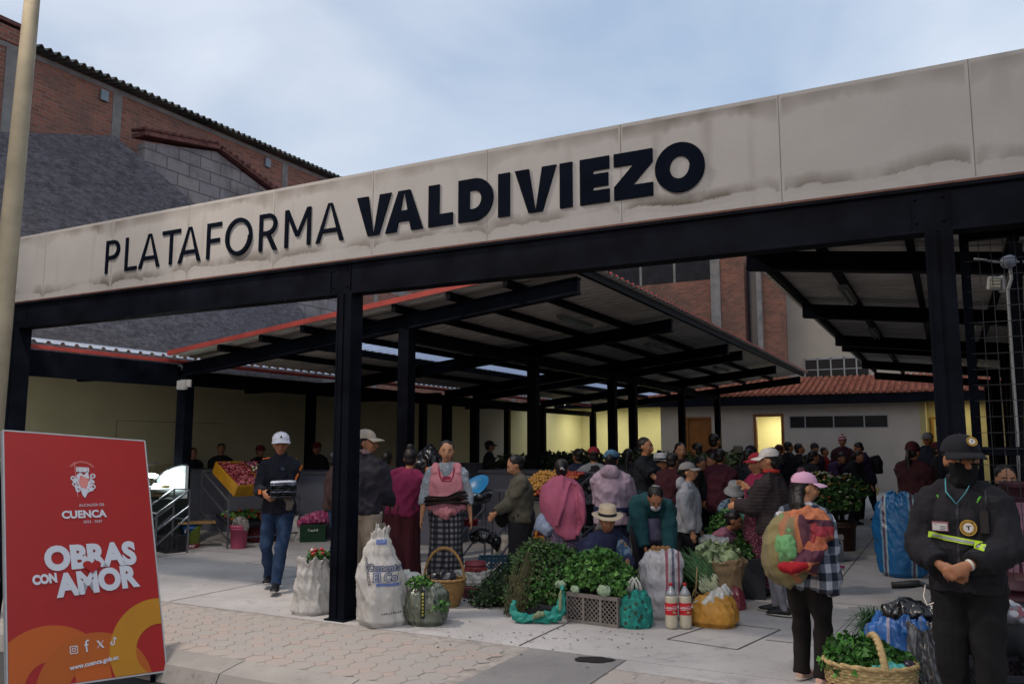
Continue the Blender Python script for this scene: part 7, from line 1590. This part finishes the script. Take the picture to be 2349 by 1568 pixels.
on1 = M('onion_red', c('#7c2630'), .3, .3, 20, 0, spec=.5); on2 = M('onion_pink', c('#a0525a'), .35, .3, 20, 0, spec=.5); on3 = M('onion_white', c('#b0ac84'), .35, .2, 20, 0, spec=.5); on4 = M('onion_purple', c('#5c2c44'), .35, .3, 20, 0, spec=.5)
tilted_crate('yellow plastic crate tilted on the stand, holding small red onions', -.3, yc, [on1, on1, on2], .03, 'small red onions and tomatoes filling the tilted yellow crate', 100, 3, 'onion')
tilted_crate('wine red plastic crate tilted on the stand, holding white and purple onions', .22, rc_, [on3, on4, on4, on3, on2], .034, 'white and purple onions filling the tilted wine red crate', 100, 5, 'onion')
m_ = Matrix.Translation(sp) @ Matrix.Rotation(sRz, 4, 'Z')
q = m_ @ V(-.1, .02, .42); e = empty('pepper_tray', tuple(q), sRz, 'tray of green and a few orange peppers on the lower shelf of the onion stand', 'vegetables')
b = MB(); b.box(-.38, -.25, -.06, .38, .25, 0, mat=Matrix.Rotation(.35, 4, 'X')); b.build('tray', M('crate_dark', (0, 0, 0)), e)
gpp = [M('pepper_green', c('#3f6a26'), .3, .3, 12, 0, spec=.6), M('pepper_light', c('#5c8430'), .3, .3, 12, 0, spec=.6), M('pepper_green', (0, 0, 0)), M('pepper_orange', c('#b04c1c'), .3, .2, 12, 0, spec=.6)]
blob_things('pepper', e, gpp, lambda r, i: V(r.uniform(-.34, .34), 0, 0) + Matrix.Rotation(.35, 3, 'X') @ V(0, r.uniform(-.2, .2), r.uniform(.02, .07)), 70, .038, 7)
q = m_ @ V(.38, .05, .35); e = crate('dark crate of wine red produce on the floor right of the pepper tray', q - V(0, 0, .35), sRz, .45, .4, .3, M('crate_dark', (0, 0, 0)), 2); e2 = empty('produce_fill', tuple(q), sRz, 'wine red beets in the dark floor crate', 'vegetables'); blob_things('beet', e2, [on1, on4], lambda r, i: V(r.uniform(-.2, .2), r.uniform(-.18, .18), r.uniform(-.05, .05)), 40, .04, 9)
# buckets
p = base(437, 1256); e = empty('paint_bucket', tuple(p), cam_rz(p), 'blue, green and red paint bucket with a board on top by the left column', 'bucket')
m, N, L, bs = newmat('paint_bucket_print'); t = N.new('ShaderNodeTexCoord').outputs['Object']; s_ = N.new('ShaderNodeSeparateXYZ'); L.new(t, s_.inputs[0])
f1 = mathn(N, L, 'LESS_THAN', mathn(N, L, 'ADD', s_.outputs[2], mathn(N, L, 'MULTIPLY', s_.outputs[0], -.9)), .27); f2 = mathn(N, L, 'LESS_THAN', s_.outputs[2], .075)
x1_ = cmix(N, L, f1, c('#1b4c86'), c('#7c8e34')); x2_ = cmix(N, L, f2, x1_.outputs[2], c('#a02428')); L.new(x2_.outputs[2], bs.inputs['Base Color']); bs.inputs['Roughness'].default_value = .4
b = MB(); b.lathe([(.125, 0), (.14, .3), (.148, .3), (.148, .33), (.142, .335), (.145, .38)], 36, cap=True); bo = b.build('bucket_body', m, e)
decal(textmesh('STONY', .055, .002, ext=0), (-.02, 0, .02), (1, 0, 0), (0, 0, 1), bo, wlet, 'printed_word', bo, .002, 1)
decal(textmesh('Y', .09, .004, ext=0), (-.09, 0, .25), (1, 0, 0), (0, 0, 1), bo, wlet, 'printed_word', bo, .002, 1)
b = MB(); b.box(-.2, -.18, .385, .36, .2, .405); b.build('board', wick, e)
p = base(547, 1257); e = bucket('pink bucket with crumpled plastic in it below the onion stand', p, .14, .37, pinkb, handle=False)
b = MB(); b.tube([(-.12, 0, .38), (0, 0, .4), (.12, 0, .37), (.2, -.02, .3)], [(.04, .06), (.06, .1), (.05, .08), (.03, .04)], 12); fuse(b, 'crumpled_plastic', M('grey_film_pale', c('#6f6a68'), .4, .3, 9, .5), e, .012, 1, .022, 14)
p = base(712, 1243); e = crate('dark green crate under pink cloths behind the walking man', p + FWD * .15, cam_rz(p), .42, .32, .29, M('crate_green', c('#12341f'), .5, .2, 6, .1), 2, False)
decal(textmesh('Y and M', .05, .002, ext=0), (0, 0, .18), (1, 0, 0), (0, 0, 1), e.children[0], wlet, 'printed_word', e, .004, 0)
q = p + FWD * .2 + V(0, 0, .32); e = empty('cloth_bundle', tuple(q), cam_rz(p), 'pink and magenta cloths heaped on the dark green crate', 'cloth'); b = MB(); b.tube([(-.26, 0, -.04), (-.05, -.04, .05), (.15, 0, .07), (.3, .04, .1)], [(.05, .07), (.08, .1), (.1, .12), (.06, .08)], 14); fuse(b, 'cloth', floral('pink_cloth', c('#8c2c5c'), c('#b0607c'), c('#6a2848'), 14), e, .012, 1, .022, 12)
q = p + FWD * .5 + RGT * .35 + V(0, 0, .55); e = empty('plastic_bag', tuple(q), cam_rz(p), 'pale bag above the pink cloths, beside the centre column', 'bag'); b = MB(); b.ball((0, 0, 0), (.16, .12, .15)); fuse(b, 'bag_body', MATS['woven_grey'], e, .012, 1, .03, 9)
q = base(680, 1235); e = empty('produce_fill', tuple(q + FWD * .4), cam_rz(q), 'scattered red and orange tomatoes on the floor left of the dark green crate', 'vegetables'); blob_things('tomato', e, [M('tomato', c('#8e2a1c'), .35, .2, 9, 0, spec=.5), M('tomato_orange', c('#a0581f'), .35, .2, 9, 0, spec=.5)], lambda r, i: V(r.uniform(-.25, .15), r.uniform(-.1, .15), .04 + (i % 3) * .06), 44, .038, 11)
# sloped tomato rack behind olive woman
q = at(1262, 11.8, 1110); e2 = stand('steel stand with sloped trays of tomatoes and potatoes behind the olive jacket woman', (q.x, q.y, 0), math.radians(-20), 1.0, .8, .85, 1.25)
for lx, mts, lab, sd in ((-.25, [M('potato_yellow', c('#a87c3c'), .6, .2, 9, .1)], 'sloped tray of yellow potatoes on the middle stand', 2), (.22, [MATS['tomato'], MATS['tomato_orange']], 'sloped tray of orange red tomatoes on the middle stand', 3)):
    mm_ = Matrix.Translation((q.x, q.y, 0)) @ Matrix.Rotation(math.radians(-20), 4, 'Z'); pp = mm_ @ V(lx, 0, 1.08); e = empty('produce_tray', tuple(pp), 0, lab, 'vegetables'); e.rotation_euler = (math.atan2(.4, .8), 0, math.radians(-20))
    b = MB(); b.box(-.22, -.38, -.05, .22, .38, 0); b.build('tray', MATS['crate_dark'], e); blob_things('vegetable', e, mts, lambda r, i: V(-.18 + .06 * (i % 7), -.34 + .062 * (i // 7), .03 + r.uniform(0, .03)), 77, .032, sd)
# steel frames + blue tub behind the apron woman
q = at(1120, 10.8, 1200); q.z = 0; stand('empty folding steel stand beside the pale panel behind the apron woman', q, math.radians(-15), .62, .5, .7, 1.05)
q = at(1097, 10.3, 1128); e = empty('tub', tuple(q), math.radians(-15), 'tilted black tub holding a blue basin, right of the pink apron', 'tub')
b = MB(); b.tube([(0, 0, -.12), (0, -.02, 0)], [(.16, .14), (.21, .19)], 20); b.build('tub_body', MATS['black_film'], e); b = MB(); b.lathe([(.0, .02), (.14, .03), (.19, .09), (.2, .095), (.19, .1), (.13, .04), (0, .035)], 28); b.v = [tuple(Matrix.Rotation(.75, 3, 'X') @ V(*v)) for v in b.v]; b.build('basin', M('basin_blue', c('#1f6ea0'), .35, .1, 5, 0), e)
q = at(1085, 9.6, 1055); q = at(985, 11.5, 1060); e = empty('plastic_bag', tuple(q), cam_rz(q), 'large dark plastic bag behind the heads of the two aproned women', 'bag'); b = MB(); b.tube([(-.25, 0, -.1), (0, 0, .05), (.22, 0, -.15)], [(.12, .15), (.24, .2), (.15, .15)], 14); fuse(b, 'bag_body', MATS['black_film'], e, .015, 1, .03, 8)
q = at(1002, 10.6, 1088); e = empty('produce_fill', tuple(q), cam_rz(q), 'orange fruit heap showing between the two women in aprons', 'fruit'); blob_things('orange', e, MATS['tomato_orange'], lambda r, i: V(r.uniform(-.12, .12), r.uniform(-.05, .1), r.uniform(-.05, .06)), 26, .036, 12)
# red price sign on a post
q = at(918, 12.0, 1030); e = empty('price_sign', (q.x, q.y, 0), cam_rz(q), 'small red sign with white marks on a thin post left of the woman with topknot', 'sign')
b = MB(); b.bar((0, 0, 0), (0, 0, q.z - .05), .02); b.build('post', wh, e)
b = MB(); b.box(-.05, -.01, q.z - .09, .05, .01, q.z + .09); so_ = b.build('sign_plate', M('sign_red', c('#9c1c28'), .5, .1, 5, 0), e)
b = MB(); b.box(-.03, -.013, q.z - .0, .03, -.0105, q.z + .012); b.box(-.006, -.013, q.z - .05, .006, -.0105, q.z - .001); b.box(-.035, -.013, q.z + .05, .035, -.0105, q.z + .065); b.build('sign_marks', wlet, so_)
q = at(944, 12.2, 1010); b = MB(); b.bar((q.x, q.y, .9), (q.x, q.y, 1.95), .025); tag(b.build('thin_post', wh), 'thin white post end standing up right of the small red sign', 'post')
# glass display case at left
p = at(355, 13.6, 1180); p.z = 0; e = empty('display_case', tuple(p), math.radians(-14), 'curved glass food display case with bright white lights left of the column', 'display case')
b = MB(); b.box(-.6, -.35, 0, .42, .35, .78); b.build('case_base', M('case_dark', c('#1d2422'), .4, .2, 4, .1), e)
b = MB(); b.box(-.58, .28, .78, .40, .33, 1.3); b.build('case_back', M('case_inner', c('#b9c4c4'), .5, .1, 9, 0), e)
b = MB(); n = 12; vs = [];
for i in range(n + 1):
    t = math.pi / 2 * i / n; y = .3 - .62 * math.sin(t); z = .8 + .52 * math.cos(t)
    vs += [(-.58, y, z), (.40, y, z)]
gl, N, L, bs = newmat('case_glass'); bs.inputs['Base Color'].default_value = (.9, .95, .95, 1); bs.inputs['Transmission Weight'].default_value = 1; bs.inputs['Roughness'].default_value = .02; bs.inputs['IOR'].default_value = 1.05
b.add(vs, [(2 * i, 2 * i + 1, 2 * i + 3, 2 * i + 2) for i in range(n)]); b.build('curved_glass', gl, e)
b = MB(); vs2 = [(.41, .3, .8)] + [(.41, .3 - .62 * math.sin(math.pi / 2 * i / n), .8 + .52 * math.cos(math.pi / 2 * i / n)) for i in range(n + 1)]
b.tube(vs2[1:], .012, 8); b.tube([(x - .99, y, z) for x, y, z in vs2[1:]], .012, 8); b.build('case_trim', metal, e)
b = MB(); b.tube([(-.5, .05, 1.2), (.34, .05, 1.2)], .018, 8); b.tube([(-.5, -.1, .98), (.34, -.1, .98)], .014, 8); b.build('case_lamp', emis('case_glow', (.92, 1, 1), 16), e)
b = MB(); b.box(-.56, -.2, .93, .38, .25, .945); b.build('shelf', M('case_inner', (0, 0, 0)), e)
b = MB(); b.box(.1, -.36, .66, .3, -.352, .72); b.build('green_indicator', emis('green_glow', (.1, .9, .5), 2.2), e)
for i, (h_, cc) in enumerate((('tray_food_a', '#8c7a50'), ('tray_food_b', '#9a9484'), ('tray_food_c', '#6a5a3c'))):
    b = MB(); b.ball((-.4 + i * .28, .0, .83 + .0), (.12, .14, .05)); b.ball((-.4 + i * .28, .05, .97), (.1, .1, .04)); b.build('tray_food', M(h_, c(cc), .7, .3, 20, .4), e)
l = area('case_light', (0, -.0, 1.18), .4, 22, (.9, 1, .98)); l.parent = e
p = at(378, 12.9, 1200); p.z = 0; stand('steel stand frame in front of the glass display case', p, math.radians(-14), .5, .5, .62, .95)
p = at(392, 13.1, 1225); p.z = 0; crate('dark lattice crate on the floor between the sign and the left column', p, math.radians(-14), .4, .3, .25, MATS['crate_dark'], 2)
# --- flower stall
p = at(1915, 15.6, 1120); p.z = 0
fw = [M('flower_white', c('#b5b09a'), .7, .1, 9, 0), M('flower_orange', c('#a8602a'), .7, .2, 9, 0), M('flower_yellow', c('#a8943c'), .7, .2, 9, 0)]
for i, (px_, d_, y_, r_, lab) in enumerate(((1882, 13.6, 1115, .27, 'white and orange daisies bunched at the left of the flower stall'), (1925, 13.2, 1145, .3, 'leafy white-flecked bouquet at the right of the flower stall'), (1945, 15.2, 1120, .3, 'green bouquet at the back of the flower stall'))):
    q = at(px_, d_, y_); e = empty('flower_bunch', tuple(q), cam_rz(q), lab, 'flowers', 'bunches at the flower stall'); foliage('bouquet_leaves', e, [((0, 0, -.05), (r_, r_, r_ * .8))], 650, .07, G1, seed=i + 80)
    b = MB(); rnd = random.Random(i)
    for j in range(80 if i == 0 else 26):
        d__ = V(rnd.gauss(0, 1), rnd.gauss(0, 1), abs(rnd.gauss(0, 1))).normalized() * r_ * 1.02; b.ball(d__ + V(0, 0, -.04), (.026, .026, .014), None, 8, 5, mi=0 if rnd.random() < .55 else (1 if rnd.random() < .5 else 2))
    b.build('blossoms', fw, e)
p = at(1885, 13.6, 1180); p.z = 0; bucket('dark blue flower bucket under the daisies', p, .24, .55, M('bucket_navy', c('#1c2840'), .5, .1, 5, 0), handle=False)
p = at(1930, 13.3, 1200); p.z = 0; bucket('brown flower bucket under the leafy bouquet', p, .22, .45, M('bucket_brown', c('#3a2a20'), .5, .1, 5, 0), handle=False)
p = at(1898, 12.2, 1200); p.z = 0; e = empty('foam_box', tuple(p), cam_rz(p), 'pale grey foam box in front of the flower buckets', 'box'); b = MB(); b.box(-.22, -.16, 0, .2, .16, .3); b.build('box_body', M('foam_grey', c('#77777c'), .8, .1, 9, .2), e, .008); b = MB(); b.box(-.23, -.17, .302, .21, .17, .345); b.build('lid', M('foam_grey', (0, 0, 0)), e, .006)
p = at(1905, 11.3, 1215); p.z = .0; e = empty('cloth_bundle', tuple(p), cam_rz(p), 'magenta cloth lying on the floor in front of the foam box', 'cloth'); b = MB(); b.tube([(-.12, 0, .03), (0, 0, .05), (.15, 0, .03)], [(.05, .04), (.07, .05), (.04, .02)], 12); fuse(b, 'cloth', fab('magenta_cloth', '#7c2258'), e, .012, 1, .015, 12)
p = base(2003, 1135); basket('small handled basket on the floor beside the person with the backpack', p, .14, .2, .2, .18, wick2, rz=.4, rows=7)
p = base(1880, 1240); e = empty('cloth_bundle', tuple(p), cam_rz(p), 'tan and white goods bundle beside the girl, at the edge of the flower stall', 'bundle'); b = MB(); b.ball((0, 0, .12), (.16, .12, .12)); b.ball((-.05, 0, .28), (.12, .1, .08)); fuse(b, 'cloth', floral('tan_goods', c('#5a4a3c'), c('#7c7468'), c('#2c2a2c'), 9), e, .013, 1, .025, 10)

# ------------------------------------------------------------------ red sign board
Rr, Ll = at(378, 6.42, 1540), None
def camuv(X, Y): return V(CU + X * cA - Y * sA, CV + X * sA + Y * cA, 0)
CR3 = Matrix(((cA, -sA, 0), (sA, cA, 0), (0, 0, 1)))
YW, LEAN, ROLL, Wb, Hb = .899, .429, -.077, 1.104, 1.93
x0_ = V(math.cos(YW), math.sin(YW), 0); bk_ = V(-x0_.y, x0_.x, 0); up_ = V(0, 0, 1) * math.cos(LEAN) + bk_ * math.sin(LEAN)
x2_ = CR3 @ (x0_ * math.cos(ROLL) + up_ * math.sin(ROLL)); u2_ = CR3 @ (-x0_ * math.sin(ROLL) + up_ * math.cos(ROLL))
B0 = camuv(-2.665, 6.643) + V(0, 0, -.08) - x2_ * Wb; nb2 = x2_.cross(u2_); zo = 0.0
e = empty('sign_board', tuple(B0), 0, 'red sign board with white lettering leaning back at the kerb on the left', 'sign')
BM = Matrix((x2_, -nb2, u2_)).transposed(); e.rotation_euler = BM.to_euler(); BI = BM.inverted()
def onboard(px_, py_):
    r_, y_ = ray(px_, py_); t_ = nb2.dot(B0 - V(CU, CV, EYE)) / nb2.dot(r_); P_ = V(CU, CV, EYE) + r_ * t_; return (P_ - B0).dot(x2_), (P_ - B0).dot(u2_)
boardred = M('board_red', c('#86110f'), .45, .05, 3, .03, 20, spec=.35); edge_m = M('board_edge', c('#8f9296'), .5, .1, 9, .1)
b = MB(); b.box(.0, .0, zo, Wb, .012, zo + Hb); b.build('panel', boardred, e)
b = MB(); b.box(-.012, -.002, zo - .012, -.001, .035, zo + Hb + .01); b.box(Wb + .001, -.002, zo - .012, Wb + .012, .035, zo + Hb + .01); b.box(-.001, -.001, zo + Hb + .0005, Wb + .001, .035, zo + Hb + .012); b.box(-.001, -.001, zo - .012, Wb + .001, .035, zo - .0005); b.build('rim_frame', edge_m, e)
for x in (.08, Wb - .08):
    b = MB(); wp = B0 + x2_ * x + u2_ * 1.45 - nb2 * .04; fp = V(wp.x, wp.y, -.155) - nb2 * .25; fp.z = -.155; b.bar(BI @ (fp - B0), BI @ (wp - B0), .03)
    lp = B0 + x2_ * x + u2_ * .05 - nb2 * .03; b.bar(BI @ (V(lp.x, lp.y, -.155) - B0), BI @ (lp - B0), .03); b.build('leg', steel, e)
clipr = (0.002, zo + .002, Wb - .002, zo + Hb - .002)
def flat(name, polys, mat, y):
    bm = bmesh.new()
    for pl_ in polys:
        try: bm.faces.new([bm.verts.new((x, -y, z)) for x, z in pl_])
        except ValueError: pass
    for co, no in (((clipr[0], 0, 0), (-1, 0, 0)), ((clipr[2], 0, 0), (1, 0, 0)), ((0, 0, clipr[1]), (0, 0, -1)), ((0, 0, clipr[3]), (0, 0, 1))):
        bmesh.ops.bisect_plane(bm, geom=bm.verts[:] + bm.edges[:] + bm.faces[:], plane_co=co, plane_no=no, clear_outer=True)
    me = bpy.data.meshes.new(name); bm.to_mesh(me); bm.free(); me.materials.append(mat); return link(name, me, e)
def annulus(cx, cz, ri, ro, a0=0, a1=360, n=60, sz=1.0):
    o_ = [(cx + ro * math.cos(math.radians(a0 + (a1 - a0) * i / n)), cz + sz * ro * math.sin(math.radians(a0 + (a1 - a0) * i / n))) for i in range(n + 1)]; i_ = [(cx + ri * math.cos(math.radians(a0 + (a1 - a0) * i / n)), cz + sz * ri * math.sin(math.radians(a0 + (a1 - a0) * i / n))) for i in range(n + 1)]
    return [[o_[i], o_[i + 1], i_[i + 1], i_[i]] for i in range(n)]
b_or = M('board_orange', c('#9a4a14'), .45, .05, 3, 0); b_ye = M('board_yellow', c('#996a16'), .45, .05, 3, 0); b_wh = M('board_white', c('#a9afba'), .5, .03, 3, 0); b_or2 = M('board_amber', c('#934a13'), .45, .05, 3, 0)
z_ = zo
flat('orange_arch', annulus(.27, z_ + .0, .17, .50 - .08, 0, 180), b_or, .0012)
flat('amber_arch', annulus(.58, z_ - .08, .20, .42, 0, 180), b_or2, .0016)
flat('yellow_arch', annulus(Wb - .02, z_ + .16, .20, .40, 60, 260), b_ye, .0020)
def btext(s, px_, py_, px2, size, mat=b_wh, vs=1.0, **k_):
    btext.o += .0004; x, z = onboard(px_, py_); x2, z2 = onboard(*px2); dx, dz = x2 - x, z2 - z
    me = textmesh(s, size, ext=0, align='LEFT', **k_); w_ = max(v.co.x for v in me.vertices); sc = math.hypot(dx, dz) / w_; a_ = math.atan2(dz, dx)
    for v in me.vertices:
        X, Z = v.co.x * sc, v.co.y * sc * vs; v.co = Vector((x + X * math.cos(a_) - Z * math.sin(a_), -.003 - btext.o, z + X * math.sin(a_) + Z * math.cos(a_)))
    me.materials.clear(); me.materials.append(mat); me.name = 'lettering'; return link('lettering', me, e)
btext.o = 0
btext('ALCALDÍA DE', 181, 1162, (239, 1160), .05)
btext('CUENCA', 142, 1189, (245, 1185), .1, bold=.004)
btext('2023 - 2027', 191, 1200, (234, 1198), .05)
btext('OBRAS', 104, 1307, (314, 1290), .2, bold=.0115, vs=1.1)
btext('CON', 75, 1341, (131, 1334), .1, bold=.006, vs=1.25)
btext('AMOR', 135, 1367, (321, 1341), .2, bold=.0115, vs=1.1)
btext('www.cuenca.gob.ec', 160, 1537, (272, 1511), .05, bold=.0015)
def P2(px_, py_): return onboard(px_, py_)
hx, hz = P2(210, 1296); hs_ = .074
hp_ = [(hx + hs_ * .92 * (math.sin(t) ** 3), hz - .01 + hs_ * .78 * (.81 * math.cos(t) - .31 * math.cos(2 * t) - .12 * math.cos(3 * t) - .06 * math.cos(4 * t))) for t in [6.2832 * i / 40 for i in range(40)]]
flat('heart', [hp_[::-1]], boardred, .009)
# crest (simplified)
cx, cz = P2(190, 1100); u_ = (P2(215, 1060)[0] - P2(165, 1060)[0]) / 50.0
def cp(x, y): return (cx + (x - 190) * u_, cz - (y - 1100) * u_)
crest_pink = M('crest_pink', c('#b4706c'), .5, .05, 3, 0)
flat('crest_shape', [[cp(176, 1069), cp(205, 1069), cp(205, 1081), cp(176, 1081)]], b_wh, .003)
pts_ = []
for i in range(60):
    a = 6.2832 * i / 60; r_ = 24 + 3.2 * math.sin(a * 7) + 2 * math.sin(a * 11 + 1); pts_.append((191 + r_ * .92 * math.cos(a), 1108 - r_ * (1.0 if math.sin(a) > 0 else 1.18) * math.sin(a)))
inn = [(191 + (x - 191) * .42, 1106 + (y - 1106) * .42) for x, y in pts_]
flat('crest_shape', [[cp(*pts_[i]), cp(*pts_[(i + 1) % 60]), cp(*inn[(i + 1) % 60]), cp(*inn[i])] for i in range(60)], b_wh, .0032)
flat('crest_shape', [[cp(185, 1132), cp(199, 1132), cp(196, 1139), cp(192, 1146), cp(188, 1139)][::-1]], b_wh, .0034)
for xx, yy, r_ in ((168, 1098, 6), (213, 1090, 6), (170, 1112, 5), (212, 1117, 6), (176, 1124, 4)): flat('crest_scroll', annulus(*cp(xx, yy), r_ * .5 * u_, r_ * u_, n=20), b_wh, .0036)
for xx, yy in ((180, 1072), (190, 1075), (201, 1072), (180, 1078), (201, 1078)): flat('crest_dot', annulus(*cp(xx, yy), 0.0001, 1.3 * u_, n=10), boardred, .0038)
rnd = random.Random(2)
for i in range(26):
    a = rnd.uniform(0, 6.28); r_ = rnd.uniform(12, 22); xx, yy = 191 + r_ * math.cos(a) * .9, 1108 + r_ * math.sin(a); flat('crest_dot', annulus(*cp(xx, yy), .0001, rnd.uniform(.7, 1.7) * u_, n=7), boardred, .0044)
flat('crest_inner', [[cp(184, 1090), cp(204, 1098), cp(200, 1112), cp(196, 1124), cp(184, 1118), cp(180, 1110)][::-1]], crest_pink, .0036)
flat('crest_ribbon', annulus(*cp(190, 1076), 25 * u_, 27 * u_, 25, 160, 30, .75), crest_pink, .003); flat('crest_ribbon', annulus(*cp(190, 1076), 29 * u_, 30 * u_, 20, 165, 30, .75), crest_pink, .003)
flat('crest_ribbon', [[cp(172, 1056), cp(173.5, 1056), cp(177, 1143), cp(175.5, 1143)][::-1]], crest_pink, .0031)
# social icons
def ico(polys): flat('social_icon', polys, b_wh, .003)
x, z = P2(169, 1490); r_ = .028
def rsq(r, k=.35):
    o = []
    for qx, qz, a0 in ((1, 1, 0), (-1, 1, 90), (-1, -1, 180), (1, -1, 270)):
        for j in range(6): a = math.radians(a0 + 90 * j / 5); o.append((x + qx * r * (1 - k) + r * k * math.cos(a), z + qz * r * (1 - k) + r * k * math.sin(a)))
    return o
o_, i_ = rsq(r_), rsq(r_ * .8); ico([[o_[i], o_[(i + 1) % 24], i_[(i + 1) % 24], i_[i]] for i in range(24)]); ico(annulus(x, z, r_ * .33, r_ * .52, n=24)); ico(annulus(x + r_ * .5, z + r_ * .5, .0001, r_ * .1, n=8))
btext('f', 194, 1496, (206, 1494), .08)
x, z = P2(230, 1477); s = .028
ico([[(x - s, z + s), (x - s * .45, z + s), (x + s, z - s), (x + s * .45, z - s)][::-1]]); ico([[(x + s * .95, z + s), (x + s * .75, z + s), (x + .1 * s, z + .1 * s), (x + .25 * s, z + .1 * s)]]); ico([[(x - s * .95, z - s), (x - s * .75, z - s), (x - .1 * s, z - .1 * s), (x - .25 * s, z - .1 * s)][::-1]])
x, z = P2(260, 1470); ico(annulus(x - .008, z - .014, .007, .016, 90, 360, 20)); ico([[(x + .002, z - .016), (x + .010, z - .016), (x + .010, z + .03), (x + .002, z + .03)]]); ico(annulus(x + .026, z + .03, .012, .02, 180, 265, 10))

# extra clutter on the left and middle floor
for i, (px_, d_, y_, r_, h_, mt, lab) in enumerate(((690, 14.6, 1215, .17, .42, woven, 'upright white sack beside the dark green crate on the left'), (655, 14.8, 1190, .2, .5, M('net_red', c('#5c2028'), .7, .3, 30, .5), 'tall dark red net sack of onions left of the dark green crate'), (595, 14.4, 1235, .18, .35, M('net_red', (0, 0, 0)), 'short dark red net sack of onions behind the pink bucket'),
  (733, 15.2, 1170, .2, .55, M('burlap', (0, 0, 0)), 'burlap sack behind the pink cloths near the centre column'), (1255, 11.2, 1230, .2, .5, M('net_red', (0, 0, 0)), 'dark red net sack under the tomato trays on the middle stand'), (1165, 11.4, 1220, .18, .45, wv2, 'greyish sack on the floor behind the olive jacket woman'))):
    q = at(px_, d_, y_); q.z = 0; sack('woven_sack', lab, q, [(r_ * .9, 0), (r_ * 1.05, .06), (r_, h_ * .5), (r_ * .75, h_ * .85), (r_ * .6, h_)], mt, 90 + i, fold=.03, seg=60)
